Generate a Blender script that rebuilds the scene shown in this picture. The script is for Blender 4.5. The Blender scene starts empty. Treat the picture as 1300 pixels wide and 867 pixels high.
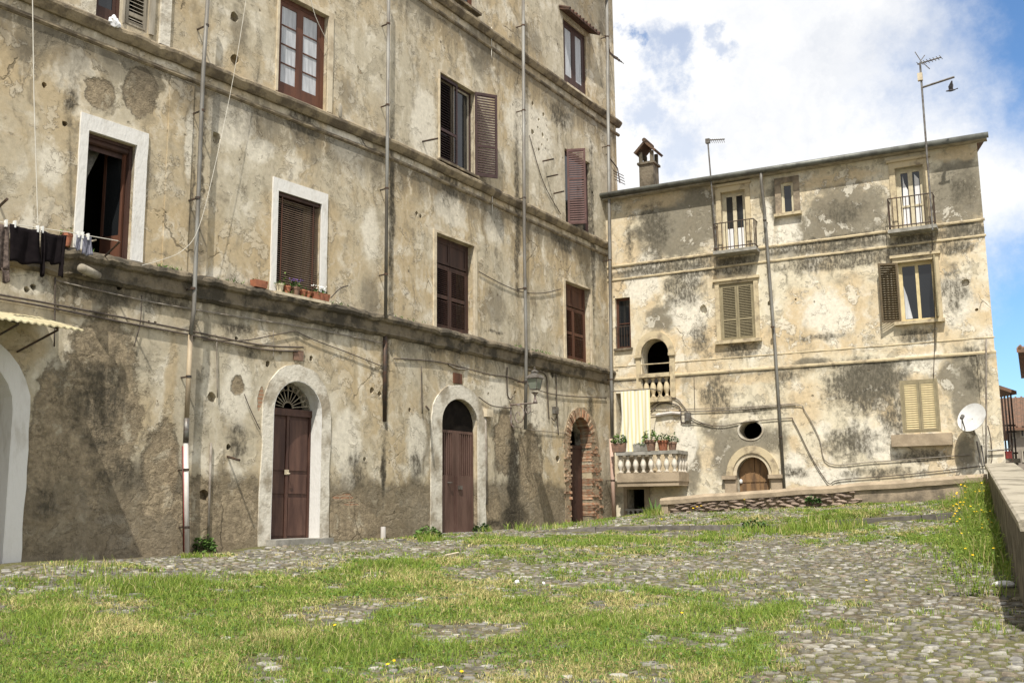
import bpy, bmesh, math, random
import numpy as np
from mathutils import Vector, Matrix, noise as mnoise

random.seed(7)
RNG = np.random.default_rng(7)
R = math.radians
scene = bpy.context.scene
COL = scene.collection

# ------------------------------------------------------------------ camera
EYE = Vector((0.0, 0.0, 1.6))
FOC, CX, CY = 1300.0, 650.0, 433.5
PITCH, ROLL = math.atan(213 / 1300), 0.01
_f = Vector((0, math.cos(PITCH), math.sin(PITCH)))
_u = Vector((0, -math.sin(PITCH), math.cos(PITCH)))
_r = Vector((1, 0, 0))
_r2 = _r * math.cos(ROLL) - _u * math.sin(ROLL)
_u2 = _u * math.cos(ROLL) + _r * math.sin(ROLL)
cam_data = bpy.data.cameras.new("camera")
cam_data.sensor_width = 36.0
cam_data.lens = 36.0
cam_data.clip_start = 0.1
cam_data.clip_end = 5000
cam = bpy.data.objects.new("camera", cam_data)
COL.objects.link(cam)
cam.matrix_world = Matrix(((_r2.x, _u2.x, -_f.x, EYE.x), (_r2.y, _u2.y, -_f.y, EYE.y), (_r2.z, _u2.z, -_f.z, EYE.z), (0, 0, 0, 1)))
scene.camera = cam

# ------------------------------------------------------------------ light
SUN_DIR = Vector((-0.07, -0.50, 0.78)).normalized()      # from the ground towards the sun
sun_data = bpy.data.lights.new("sun", "SUN")
sun_data.energy = 4.7
sun_data.angle = R(0.6)
sun_data.color = (1.0, 0.945, 0.85)
sun = bpy.data.objects.new("sun", sun_data)
COL.objects.link(sun)
sun.rotation_euler = SUN_DIR.to_track_quat("Z", "Y").to_euler()
scene.view_settings.view_transform = "Standard"
scene.view_settings.look = "None"
scene.view_settings.gamma = 1.0
scene.view_settings.exposure = 0.24
scene.view_settings.use_curve_mapping = False


def ray(x, y):
    return (_f * FOC + _r2 * (x - CX) - _u2 * (y - CY)).normalized()


# ------------------------------------------------------------------ node helper
class NT:
    def __init__(self, tree):
        self.t = tree
        self.n = tree.nodes
        self.l = tree.links

    def new(self, kind, props=None, **ins):
        nd = self.n.new(kind)
        for k, v in (props or {}).items():
            setattr(nd, k, v)
        for k, v in ins.items():
            self.set(nd.inputs[k.replace("_", " ")], v)
        return nd

    def set(self, sock, v):
        if isinstance(v, bpy.types.NodeSocket):
            self.l.new(v, sock)
        elif v is not None:
            if sock.type == "RGBA" and len(v) == 3:
                v = (*v, 1.0)
            sock.default_value = v

    def math(self, op, a, b=None, c=None, clamp=False):
        nd = self.n.new("ShaderNodeMath")
        nd.operation = op
        nd.use_clamp = clamp
        for i, v in enumerate((a, b, c)):
            if v is not None:
                self.set(nd.inputs[i], v)
        return nd.outputs[0]

    def vmath(self, op, a, b=None, scale=None):
        nd = self.n.new("ShaderNodeVectorMath")
        nd.operation = op
        self.set(nd.inputs[0], a)
        if b is not None:
            self.set(nd.inputs[1], b)
        if scale is not None:
            self.set(nd.inputs["Scale"], scale)
        return nd.outputs["Value"] if op in ("LENGTH", "DOT_PRODUCT", "DISTANCE") else nd.outputs["Vector"]

    def noise(self, vec, scale, detail=4, rough=0.55, dist=0.0, color=False):
        nd = self.n.new("ShaderNodeTexNoise")
        self.set(nd.inputs["Vector"], vec)
        nd.inputs["Scale"].default_value = scale
        nd.inputs["Detail"].default_value = detail
        nd.inputs["Roughness"].default_value = rough
        nd.inputs["Distortion"].default_value = dist
        return nd.outputs["Color" if color else "Fac"]

    def step(self, v, lo, hi, a=0.0, b=1.0):
        nd = self.n.new("ShaderNodeMapRange")
        nd.interpolation_type = "SMOOTHSTEP"
        self.set(nd.inputs["Value"], v)
        for k, x in (("From Min", lo), ("From Max", hi), ("To Min", a), ("To Max", b)):
            self.set(nd.inputs[k], x)
        return nd.outputs["Result"]

    def mix(self, fac, a, b, mode="MIX"):
        nd = self.n.new("ShaderNodeMix")
        nd.data_type = "RGBA"
        nd.blend_type = mode
        self.set(nd.inputs[0], fac)
        self.set(nd.inputs[6], a)
        self.set(nd.inputs[7], b)
        return nd.outputs[2]

    def scalevec(self, v, s):
        return self.vmath("MULTIPLY", v, s)


# ------------------------------------------------------------------ sky: broken white cloud with blue gaps
world = bpy.data.worlds.new("World")
scene.world = world
world.use_nodes = True
w = NT(world.node_tree)
w.n.clear()
sky = w.new("ShaderNodeTexSky", {"sky_type": "NISHITA", "sun_disc": False, "sun_elevation": math.asin(SUN_DIR.z),
                                 "sun_rotation": math.atan2(SUN_DIR.x, SUN_DIR.y), "altitude": 400.0, "air_density": 1.0,
                                 "dust_density": 0.6, "ozone_density": 2.0})
tc = w.new("ShaderNodeTexCoord")
dirv = w.vmath("NORMALIZE", tc.outputs["Generated"])
warp = w.vmath("SCALE", w.vmath("SUBTRACT", w.noise(dirv, 6.0, 8, 0.66, color=True), (0.5, 0.5, 0.5)), scale=0.22)
dw = w.vmath("ADD", dirv, warp)
cl = w.noise(dw, 2.1, 9, 0.62)
cover = w.step(cl, 0.30, 0.46)
gap = None
for (px, py, rad, s) in ((1330, 30, 0.12, 1.0), (1290, 95, 0.075, 0.75), (1330, 440, 0.11, 1.0), (1300, 500, 0.07, 0.8), (835, 85, 0.030, 0.55), (905, 88, 0.016, 0.4),
                         (795, 60, 0.02, 0.8), (1340, 190, 0.05, 0.5), (840, 185, 0.035, 0.35), (800, 150, 0.025, 0.4)):
    d = w.vmath("DISTANCE", dw, tuple(ray(px, py)))
    g = w.step(d, rad * 0.35, rad * 1.25, s, 0.0)
    gap = g if gap is None else w.math("MAXIMUM", gap, g)
cover = w.math("MULTIPLY", cover, w.math("SUBTRACT", 1.0, gap), clamp=True)
shade = w.noise(dw, 4.2, 6, 0.55)
shade2 = w.noise(dirv, 1.6, 3, 0.5)
cloudcol = w.mix(w.step(w.math("ADD", shade, w.math("MULTIPLY", shade2, 0.6)), 0.64, 0.96), (6.5, 6.8, 7.4), (9.1, 9.1, 9.1))
blue = w.mix(1.0, sky.outputs["Color"], (1.0, 1.30, 1.52), "MULTIPLY")
skymix = w.mix(cover, blue, cloudcol)
bg = w.new("ShaderNodeBackground", Color=skymix, Strength=0.1)
wo = w.new("ShaderNodeOutputWorld")
w.l.new(bg.outputs[0], wo.inputs["Surface"])


# ------------------------------------------------------------------ materials
def mat(name):
    m = bpy.data.materials.new(name)
    m.use_nodes = True
    t = NT(m.node_tree)
    t.n.clear()
    out = t.new("ShaderNodeOutputMaterial")
    bs = t.new("ShaderNodeBsdfPrincipled")
    t.l.new(bs.outputs[0], out.inputs["Surface"])
    return m, t, bs


def coords(t):
    return t.new("ShaderNodeTexCoord").outputs["Object"]


def bump(t, bs, h, strength=0.5, dist=0.02):
    b = t.new("ShaderNodeBump", Strength=strength, Distance=dist, Height=h)
    t.l.new(b.outputs[0], bs.inputs["Normal"])


def simple(name, c1, c2=None, scale=6.0, rough=0.7, metallic=0.0, stretch=(1, 1, 1), bumps=0.3, bscale=40, bdist=0.004, lo=0.35, hi=0.65, rnd=0.0, spec=0.3):
    """Two-tone worn surface with fine relief."""
    m, t, bs = mat(name)
    v = t.scalevec(coords(t), stretch)
    c2 = c2 or tuple(x * 0.7 for x in c1)
    n = t.noise(v, scale, 6, 0.62)
    col = t.mix(t.step(n, lo, hi), c1, c2)
    if rnd:
        oi = t.new("ShaderNodeObjectInfo").outputs["Random"]
        col = t.mix(1.0, col, t.mix(oi, (1 - rnd,) * 3, (1 + rnd,) * 3), "MULTIPLY")
    t.set(bs.inputs["Base Color"], col)
    t.set(bs.inputs["Roughness"], t.math("ADD", rough - 0.1, t.math("MULTIPLY", n, 0.2)))
    bs.inputs["Metallic"].default_value = metallic
    bs.inputs["Specular IOR Level"].default_value = spec
    if bumps:
        bump(t, bs, t.noise(v, bscale, 4, 0.6), bumps, bdist)
    return m


# ------------------------------------------------------------------ survey: readings of the photograph taken onto the real facade planes
def on_z(x, y, z):
    d = ray(x, y)
    return EYE + d * ((z - EYE.z) / d.z)


def on_plane(x, y, p, n):
    d = ray(x, y)
    return EYE + d * ((p - EYE).dot(n) / d.dot(n))


def at_depth(x, y, dep):
    d = ray(x, y)
    return EYE + d * (dep / d.y)


class Frame:
    """Facade frame: u along the wall, o outwards, z up. Local object axes are (u, -o, z)."""

    def __init__(self, a, b, u0=0.0):
        self.t = Vector((b.x - a.x, b.y - a.y, 0)).normalized()
        self.n = Vector((self.t.y, -self.t.x, 0))
        self.a = Vector((a.x, a.y, 0)) - self.t * u0
        self.len = math.hypot(b.x - a.x, b.y - a.y)
        self.M = Matrix(((self.t.x, -self.n.x, 0, self.a.x), (self.t.y, -self.n.y, 0, self.a.y), (0, 0, 1, 0), (0, 0, 0, 1)))

    def px(self, x, y, o=0.0):
        p = on_plane(x, y, self.a + self.n * o, self.n)
        return ((p - self.a).dot(self.t), p.z)

    def rect(self, tl, tr, bl, br, o=0.0):
        a, b, c, d = (self.px(*q, o) for q in (tl, tr, bl, br))
        return ((a[0] + c[0]) / 2, (b[0] + d[0]) / 2, (c[1] + d[1]) / 2, (a[1] + b[1]) / 2)

    def w(self, u, o, z):
        return self.a + self.t * u + self.n * o + Vector((0, 0, z))


_zA = 5.53
_p0, _p1, _p2 = on_z(0, 303, _zA), on_z(500, 407, _zA), on_z(790.5, 476.6, _zA)
S1 = Frame(_p0, _p1)
S2 = Frame(_p1, _p2, S1.len)
U1, U2 = S1.len, S1.len + S2.len
S3 = Frame(on_z(787, 243, 10.96), on_z(1250, 170, 10.9))
UR = S3.px(1259, 400)[0]

# ------------------------------------------------------------------ mesh helper
WORLD = {}


class MB:
    def __init__(self):
        self.v, self.f, self.mi = [], [], []

    def add(self, verts, faces, mi=0):
        k = len(self.v)
        self.v += [tuple(p) for p in verts]
        self.f += [tuple(i + k for i in q) for q in faces]
        self.mi += [mi] * len(faces)
        return self

    def box(self, u0, u1, o0, o1, z0, z1, mi=0, M=None):
        vs = [Vector((u, -o, z)) for z in (z0, z1) for o in (o0, o1) for u in (u0, u1)]
        if M is not None:
            vs = [M @ p for p in vs]
        return self.add(vs, [(0, 1, 3, 2), (4, 6, 7, 5), (0, 4, 5, 1), (2, 3, 7, 6), (0, 2, 6, 4), (1, 5, 7, 3)], mi)

    def prism(self, poly, o0, o1, mi=0):
        n = len(poly)
        vs = [(u, -o0, z) for u, z in poly] + [(u, -o1, z) for u, z in poly]
        fs = [tuple(range(n))[::-1], tuple(range(n, 2 * n))] + [(i, (i + 1) % n, n + (i + 1) % n, n + i) for i in range(n)]
        return self.add(vs, fs, mi)

    def band(self, outer, inner, o0, o1, mi=0, closed=False):
        """Solid between two open outlines with the same count."""
        n = len(outer)
        vs = []
        for o in (o0, o1):
            vs += [(u, -o, z) for u, z in outer] + [(u, -o, z) for u, z in inner]
        fs = []
        rng = range(n if closed else n - 1)
        for i in rng:
            j = (i + 1) % n
            fs += [(i, j, n + j, n + i), (2 * n + i, 3 * n + i, 3 * n + j, 2 * n + j), (i, 2 * n + i, 2 * n + j, j), (n + i, n + j, 3 * n + j, 3 * n + i)]
        if not closed:
            for i in (0, n - 1):
                fs.append((i, n + i, 3 * n + i, 2 * n + i))
        return self.add(vs, fs, mi)

    def tube(self, pts, r, seg=7, mi=0, cap=True):
        pts = [Vector(p) for p in pts]
        n = len(pts)
        rs = r if isinstance(r, (list, tuple)) else [r] * n
        vs = []
        prev = None
        for i, p in enumerate(pts):
            d = (pts[min(i + 1, n - 1)] - pts[max(i - 1, 0)])
            d = d.normalized() if d.length > 1e-9 else Vector((0, 0, 1))
            ref = prev if prev is not None else (Vector((0, 0, 1)) if abs(d.z) < 0.9 else Vector((1, 0, 0)))
            a = d.cross(ref)
            if a.length < 1e-6:
                a = d.cross(Vector((0, 1, 0)))
            a.normalize()
            b = a.cross(d).normalized()
            prev = b
            for k in range(seg):
                an = 2 * math.pi * k / seg
                vs.append(p + (a * math.cos(an) + b * math.sin(an)) * rs[i])
        fs = []
        for i in range(n - 1):
            for k in range(seg):
                fs.append((i * seg + k, i * seg + (k + 1) % seg, (i + 1) * seg + (k + 1) % seg, (i + 1) * seg + k))
        if cap:
            fs += [tuple(range(seg))[::-1], tuple(range((n - 1) * seg, n * seg))]
        return self.add(vs, fs, mi)

    def lathe(self, c, prof, seg=12, mi=0, squash=(1, 1)):
        c = Vector(c)
        n = len(prof)
        vs = []
        for r, z in prof:
            for k in range(seg):
                an = 2 * math.pi * (k + 0.5) / seg
                vs.append(c + Vector((r * math.cos(an) * squash[0], r * math.sin(an) * squash[1], z)))
        fs = []
        for i in range(n - 1):
            for k in range(seg):
                fs.append((i * seg + k, i * seg + (k + 1) % seg, (i + 1) * seg + (k + 1) % seg, (i + 1) * seg + k))
        fs += [tuple(range(seg))[::-1], tuple(range((n - 1) * seg, n * seg))]
        return self.add(vs, fs, mi)

    def mesh(self, name, mats=(), smooth=False, recalc=True):
        me = bpy.data.meshes.new(name)
        me.from_pydata(self.v, [], self.f)
        if recalc:
            bm = bmesh.new()
            bm.from_mesh(me)
            bmesh.ops.recalc_face_normals(bm, faces=bm.faces)
            bm.to_mesh(me)
            bm.free()
        for m in mats:
            me.materials.append(m)
        if len(mats) > 1:
            me.polygons.foreach_set("material_index", self.mi)
        if smooth:
            me.polygons.foreach_set("use_smooth", [True] * len(me.polygons))
        me.update()
        return me


def link(name, me, parent=None, M=None):
    o = bpy.data.objects.new(name, me)
    COL.objects.link(o)
    M = M if M is not None else Matrix.Identity(4)
    WORLD[o.name] = M.copy()
    if parent is not None:
        o.parent = parent
        o.matrix_basis = WORLD[parent.name].inverted() @ M
    else:
        o.matrix_basis = M
    return o


def put(name, mb, m, parent=None, M=None, smooth=False):
    mats = m if isinstance(m, (list, tuple)) else [m]
    return link(name, mb.mesh(name, mats, smooth), parent, M)


def tag(o, label=None, cat=None, group=None, kind=None):
    for k, v in (("label", label), ("category", cat), ("group", group), ("kind", kind)):
        if v:
            o[k] = v
    return o


def empty(name, loc, label=None, cat=None, group=None, kind=None, M=None):
    o = bpy.data.objects.new(name, None)
    o.empty_display_size = 0.2
    COL.objects.link(o)
    mm = M if M is not None else Matrix.Translation(Vector(loc))
    o.matrix_basis = mm
    WORLD[o.name] = mm.copy()
    return tag(o, label, cat, group, kind)


def T(u, o, z):
    return Matrix.Translation(Vector((u, -o, z)))


def arch_pts(u0, u1, z0, zs, zt, n=14):
    """Outline of an arched opening from the lower left up over the crown to the lower right."""
    c, rx, rz = (u0 + u1) / 2, (u1 - u0) / 2, zt - zs
    return [(u0, z0)] + [(c - rx * math.cos(math.pi * k / n), zs + rz * math.sin(math.pi * k / n)) for k in range(n + 1)] + [(u1, z0)]


def boolean_cut(mb, cutters, mats):
    a = link("tmp_body", mb.mesh("tmp_body", mats))
    b = link("tmp_cut", cutters.mesh("tmp_cut", mats[:1]))
    md = a.modifiers.new("cut", "BOOLEAN")
    md.operation = "DIFFERENCE"
    md.solver = "EXACT"
    md.use_self = True
    md.object = b
    dg = bpy.context.evaluated_depsgraph_get()
    dg.update()
    me = bpy.data.meshes.new_from_object(a.evaluated_get(dg))
    for o in (a, b):
        d = o.data
        bpy.data.objects.remove(o)
        bpy.data.meshes.remove(d)
    return me


def fbm(x, y, z=0.0, s=1.0, o=4):
    return mnoise.fractal(Vector((x * s, y * s, z)), 0.9, 2.0, o)


# ------------------------------------------------------------------ weathered plaster
def plaster(name, frame, base, pale, ochre, grey, rough, blobs, ledges=(), low=None, peel=0.68, streaks=0.6, flake=0.28, dark_op=0.9):
    """Old lime plaster: blobs = {kind: [(px, py, rx, ry, strength)]} are patches of wear and of sunlit pale tone read off the facade."""
    m, t, bs = mat(name)
    v = coords(t)
    sx = t.new("ShaderNodeSeparateXYZ", Vector=v)
    z = sx.outputs["Z"]
    wn = t.vmath("SUBTRACT", t.noise(v, 1.1, 5, 0.6, color=True), (0.5, 0.5, 0.5))
    vw = t.vmath("ADD", v, t.vmath("SCALE", wn, scale=0.9))
    nbig = t.noise(vw, 0.42, 5, 0.6)
    nmid = t.noise(vw, 1.5, 7, 0.62)
    nfine = t.noise(v, 11, 6, 0.65)
    grain = t.noise(v, 60, 3, 0.6)
    streak = t.noise(t.scalevec(vw, (3.0, 3.0, 0.20)), 1.5, 7, 0.62)
    col = t.mix(t.step(nbig, 0.40, 0.62), base, ochre)
    col = t.mix(t.math("MULTIPLY", t.step(nmid, 0.50, 0.68), 0.8), col, pale)
    col = t.mix(t.math("MULTIPLY", t.step(nmid, 0.44, 0.30), 0.5), col, grey)
    col = t.mix(t.math("MULTIPLY", t.step(streak, 0.5, 0.72), streaks), col, grey)
    col = t.mix(t.math("MULTIPLY", t.step(streak, 0.46, 0.30), streaks * 0.6), col, pale)
    hgt = t.math("MULTIPLY", nfine, 0.25)

    def mask(lst, amp, w=0.16):
        acc = None
        for (px, py, rx, ry, s) in lst:
            u, zz = frame.px(px, py)
            ru = abs(frame.px(px + rx, py)[0] - frame.px(px - rx, py)[0]) / 2
            rz = abs(frame.px(px, py + ry)[1] - frame.px(px, py - ry)[1]) / 2
            q = t.vmath("MULTIPLY", t.vmath("SUBTRACT", vw2, (u, 0, zz)), (1 / ru, 0.0, 1 / rz))
            b = t.math("MULTIPLY_ADD", t.vmath("LENGTH", q), -1.0, s)
            acc = b if acc is None else t.math("MAXIMUM", acc, b)
        nz = t.math("MULTIPLY_ADD", t.noise(v, 3.2, 7, 0.68), amp, -amp / 2)
        return t.step(t.math("ADD", acc, nz), 0.0, w)

    vw2 = t.vmath("ADD", v, t.vmath("SCALE", wn, scale=0.35))
    # render gone, rough coat showing
    pk = t.step(t.noise(vw, 0.8, 8, 0.6), peel, peel + 0.012)
    rmask = pk
    if low:
        zl, amt = low
        lm = t.step(t.math("ADD", z, t.math("MULTIPLY_ADD", t.noise(v, 1.3, 6, 0.65), 1.3, -0.65)), zl + 0.28, zl - 0.22)
        rmask = t.math("MAXIMUM", rmask, t.math("MULTIPLY", lm, amt))
    if blobs.get("rough"):
        rmask = t.math("MAXIMUM", rmask, mask(blobs["rough"], 1.1, 0.22))
    rn = t.noise(v, 5.5, 8, 0.72)
    rsum = t.math("ADD", t.math("MULTIPLY", rn, 0.4), t.math("ADD", t.math("MULTIPLY", nmid, 0.35), t.math("MULTIPLY", t.noise(v, 19, 5, 0.7), 0.25)))
    rcol = t.mix(t.step(rsum, 0.38, 0.62), tuple(c * 0.6 for c in rough), tuple(min(1, c * 1.3) for c in rough))
    rcol = t.mix(t.math("MULTIPLY", t.step(t.noise(vw, 1.9, 7, 0.7), 0.54, 0.66), 0.75), rcol, base)
    sj = t.new("ShaderNodeTexVoronoi", {"feature": "DISTANCE_TO_EDGE"}, Vector=t.vmath("ADD", t.scalevec(v, (2.6, 1.0, 4.2)), t.vmath("ADD", t.vmath("SCALE", wn, scale=2.2), t.vmath("SCALE", t.vmath("SUBTRACT", t.noise(v, 7, 4, 0.7, color=True), (0.5, 0.5, 0.5)), scale=0.7))), Scale=1.0)
    jm = t.math("MULTIPLY", t.step(sj.outputs["Distance"], 0.16, 0.0), t.step(nmid, 0.46, 0.56))
    rcol = t.mix(t.math("MULTIPLY", jm, 0.38), rcol, tuple(c * 0.4 for c in rough))
    for kind, c, amp, wd, op in (("dark", grey, 1.1, 0.4, dark_op), ("pale", pale, 1.0, 0.35, 0.85), ("ochre", ochre, 1.0, 0.5, 0.8)):
        if blobs.get(kind):
            k = mask(blobs[kind], amp, wd)
            col = t.mix(t.math("MULTIPLY", k, op), col, t.mix(nfine, tuple(x * 0.8 for x in c), tuple(min(1, x * 1.15) for x in c)))
    fl = t.noise(vw, 2.1, 10, 0.66)
    fm = t.math("MULTIPLY", t.step(fl, 0.565, 0.580), t.step(nbig, 0.42, 0.52))
    fe = t.math("MULTIPLY", t.step(fl, 0.545, 0.566), t.math("SUBTRACT", 1.0, t.step(fl, 0.566, 0.60)))
    fm2 = t.math("MULTIPLY", t.step(t.noise(t.vmath("ADD", vw, (7.3, 2.2, 4.1)), 2.6, 10, 0.68), 0.575, 0.592), t.step(nbig, 0.58, 0.46))
    col = t.mix(t.math("MULTIPLY", fm, flake), col, t.mix(nfine, tuple(x * 0.9 for x in pale), tuple(min(0.85, x * 1.12) for x in pale)))
    col = t.mix(t.math("MULTIPLY", fm2, flake), col, t.mix(nfine, grey, tuple((x + y) / 2 for x, y in zip(grey, base))))
    hgt = t.math("ADD", hgt, t.math("MULTIPLY", t.math("SUBTRACT", fm, fm2), 0.55))
    redge = t.math("MULTIPLY", t.math("MULTIPLY", rmask, t.math("SUBTRACT", 1.0, rmask)), 3.2)
    col = t.mix(rmask, col, rcol)
    col = t.mix(t.math("MULTIPLY", redge, 0.7, clamp=True), col, tuple(c * 0.3 for c in rough))
    col = t.mix(t.math("MULTIPLY", t.math("MULTIPLY", fe, t.step(nbig, 0.42, 0.52)), 0.35), col, tuple(c * 0.5 for c in rough))
    hgt = t.math("SUBTRACT", hgt, t.math("MULTIPLY", rmask, t.math("ADD", t.math("MULTIPLY", jm, 0.5), t.math("MULTIPLY_ADD", rsum, -3.4, 2.3))))
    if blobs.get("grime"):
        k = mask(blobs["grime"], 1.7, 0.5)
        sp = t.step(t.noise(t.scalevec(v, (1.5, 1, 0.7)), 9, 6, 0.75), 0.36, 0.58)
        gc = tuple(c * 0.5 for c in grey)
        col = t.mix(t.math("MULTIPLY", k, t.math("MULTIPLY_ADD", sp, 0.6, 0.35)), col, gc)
    if blobs.get("black"):
        k = mask(blobs["black"], 1.2, 0.55)
        col = t.mix(t.math("MULTIPLY", k, t.math("MULTIPLY_ADD", t.step(t.noise(v, 14, 5, 0.7), 0.35, 0.6), 0.35, 0.55)), col, tuple(c * 0.28 for c in grey))
    if blobs.get("brick"):
        k = mask(blobs["brick"], 1.0, 0.15)
        bt = t.new("ShaderNodeTexBrick", Color1=(0.30, 0.13, 0.07), Color2=(0.38, 0.19, 0.11), Mortar=(0.33, 0.27, 0.2), Scale=1.0)
        sw = t.new("ShaderNodeCombineXYZ", X=sx.outputs["X"], Y=z)
        t.l.new(sw.outputs[0], bt.inputs["Vector"])
        bt.inputs["Brick Width"].default_value = 0.26
        bt.inputs["Row Height"].default_value = 0.07
        bt.inputs["Mortar Size"].default_value = 0.012
        col = t.mix(k, col, t.mix(t.math("MULTIPLY", nfine, 0.8), bt.outputs["Color"], rough))
        hgt = t.math("SUBTRACT", hgt, t.math("MULTIPLY", k, 0.8))
    for zl, ln, amt in ledges:      # run-off dirt below ledges
        d = t.math("SUBTRACT", zl, z)
        mk = t.math("MULTIPLY", t.step(d, ln, 0.0), t.math("GREATER_THAN", d, 0.0))
        mk = t.math("MULTIPLY", mk, t.step(t.math("ADD", streak, t.math("MULTIPLY", mk, 0.25)), 0.46, 0.72))
        col = t.mix(t.math("MULTIPLY", mk, amt), col, tuple(c * 0.45 for c in grey))
    # hairline cracks and pock marks
    ed = t.new("ShaderNodeTexVoronoi", {"feature": "DISTANCE_TO_EDGE"}, Vector=t.vmath("ADD", v, t.vmath("SCALE", wn, scale=0.5)), Scale=0.42)
    ck = t.math("MULTIPLY", t.step(ed.outputs["Distance"], 0.007, 0.002), t.step(nbig, 0.56, 0.62))
    pv = t.new("ShaderNodeTexVoronoi", Vector=v, Scale=2.1)
    pm = t.math("MULTIPLY", t.step(t.math("ADD", pv.outputs["Distance"], t.math("MULTIPLY", nfine, 0.09)), 0.135, 0.10), t.step(nmid, 0.47, 0.53))
    dk = t.math("MAXIMUM", t.math("MULTIPLY", ck, 0.65), t.math("MULTIPLY", pm, 0.7))
    col = t.mix(dk, col, tuple(c * 0.35 for c in rough))
    hgt = t.math("SUBTRACT", hgt, dk)
    fv = t.math("MULTIPLY_ADD", nfine, 0.55, 0.74)
    fv = t.math("MULTIPLY", fv, t.math("MULTIPLY_ADD", grain, 0.3, 0.85))
    col = t.mix(1.0, col, t.new("ShaderNodeCombineColor", Red=fv, Green=fv, Blue=fv).outputs[0], "MULTIPLY")
    t.set(bs.inputs["Base Color"], col)
    bs.inputs["Roughness"].default_value = 0.93
    bs.inputs["Specular IOR Level"].default_value = 0.15
    hgt = t.math("ADD", hgt, t.math("MULTIPLY", grain, 0.10))
    bump(t, bs, hgt, 0.75, 0.022)
    return m


L_BLOBS = dict(
    rough=[(128, 520, 60, 130, 1.0), (60, 560, 34, 130, 0.8), (205, 600, 34, 90, 0.8), (126, 118, 22, 20, 1), (178, 118, 26, 34, 1), (250, 650, 40, 50, 0.9),
           (655, 560, 20, 60, 0.8), (690, 590, 22, 60, 0.9), (300, 655, 30, 40, 1), (445, 660, 40, 34, 1), (300, 490, 14, 20, 0.7), (620, 650, 40, 30, 0.9), (765, 600, 10, 45, 0.8)],
    dark=[(20, 620, 40, 80, 1), (110, 480, 70, 60, .9), (190, 620, 60, 60, 1), (120, 380, 60, 30, 1), (250, 300, 16, 80, 0.9), (300, 40, 30, 60, 0.6), (470, 380, 24, 60, 0.7), (620, 60, 30, 60, 0.8), (640, 390, 30, 50, 0.7),
          (180, 220, 30, 70, 0.7), (440, 120, 30, 50, 0.6), (690, 60, 30, 60, 0.8), (760, 230, 14, 60, 0.8), (540, 560, 20, 60, 0.8), (245, 500, 14, 110, 0.9), (30, 60, 40, 40, .6)],
    pale=[(295, 150, 34, 44, 1), (330, 190, 30, 24, 0.8), (440, 180, 30, 40, 0.9), (540, 165, 24, 70, 0.9), (690, 160, 40, 50, 1), (580, 265, 30, 30, 0.9), (640, 285, 20, 40, 0.8),  # pale plaster, with sunlit patches of the wall put into the colour
          (300, 500, 26, 60, 0.9), (440, 560, 26, 60, 0.9), (530, 560, 18, 50, 0.9), (645, 500, 26, 30, 0.9), (700, 520, 20, 40, 0.9), (470, 300, 20, 60, 0.7), (60, 210, 40, 60, 0.6),
          (38, 360, 40, 22, 0.9), (140, 662, 24, 10, 1.0), (55, 520, 12, 30, 0.8), (240, 180, 8, 70, .8), (440, 610, 14, 30, .8)],
    ochre=[(300, 100, 30, 60, 0.8), (330, 330, 20, 70, 0.8), (500, 250, 30, 60, 0.6), (690, 90, 50, 60, .8), (390, 440, 40, 14, .8), (30, 440, 40, 34, 1.0), (215, 500, 12, 100, .9), (740, 420, 30, 40, .6)],
    black=[(667, 600, 12, 84, 1), (668, 655, 24, 26, 1), (489, 460, 8, 70, .9), (487, 590, 6, 80, .7), (640, 662, 30, 10, .7), (776, 520, 7, 40, .8), (245, 420, 8, 40, .7), (200, 372, 60, 10, .6), (130, 352, 44, 12, .8)],
    grime=[(667, 610, 8, 68, 1), (488, 500, 5, 50, 0.8), (130, 365, 50, 30, 1.0), (200, 380, 60, 16, 0.8), (135, 350, 36, 14, 1), (378, 396, 44, 10, 1), (576, 434, 32, 12, 1), (734, 470, 24, 10, 1), (580, 236, 26, 22, .9), (384, 156, 32, 26, .9), (731, 142, 20, 24, .9), (736, 304, 22, 16, .9), (497, 250, 7, 190, .75), (672, 260, 7, 200, .75), (778, 300, 6, 200, .8), (256, 200, 7, 190, .8), (300, 420, 50, 16, .7), (430, 415, 50, 12, .7), (560, 445, 40, 10, .6), (90, 130, 20, 90, .5), (150, 600, 90, 60, .6), (300, 560, 30, 90, .5), (450, 600, 36, 60, .55), (530, 590, 24, 60, .5), (700, 560, 20, 60, .5), (320, 450, 60, 20, .5), (128, 510, 66, 120, .75), (60, 640, 40, 70, .6), (660, 660, 16, 20, .9), (640, 420, 60, 8, .4), (245, 240, 6, 110, .6), (775, 560, 6, 60, .6), (487, 600, 6, 60, .7)],
    brick=[(436, 632, 13, 4, 1), (447, 642, 12, 3, .9), (332, 505, 4, 14, 1.0), (755, 600, 10, 50, .6)],
)
M_PLASTER_L = plaster("old_beige_plaster", S1, (0.485, 0.432, 0.325), (0.71, 0.66, 0.55), (0.47, 0.375, 0.235), (0.160, 0.138, 0.102), (0.315, 0.255, 0.172), L_BLOBS,
                      ledges=((5.62, 1.3, 0.85), (8.98, 1.2, 0.65), (13.1, 1.2, 0.6), (9.4, .45, .6), (13.5, .45, .6)), low=(2.08, 0.75), peel=0.70, streaks=0.7, dark_op=0.6)
L2 = {k: v for k, v in L_BLOBS.items()}
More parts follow.
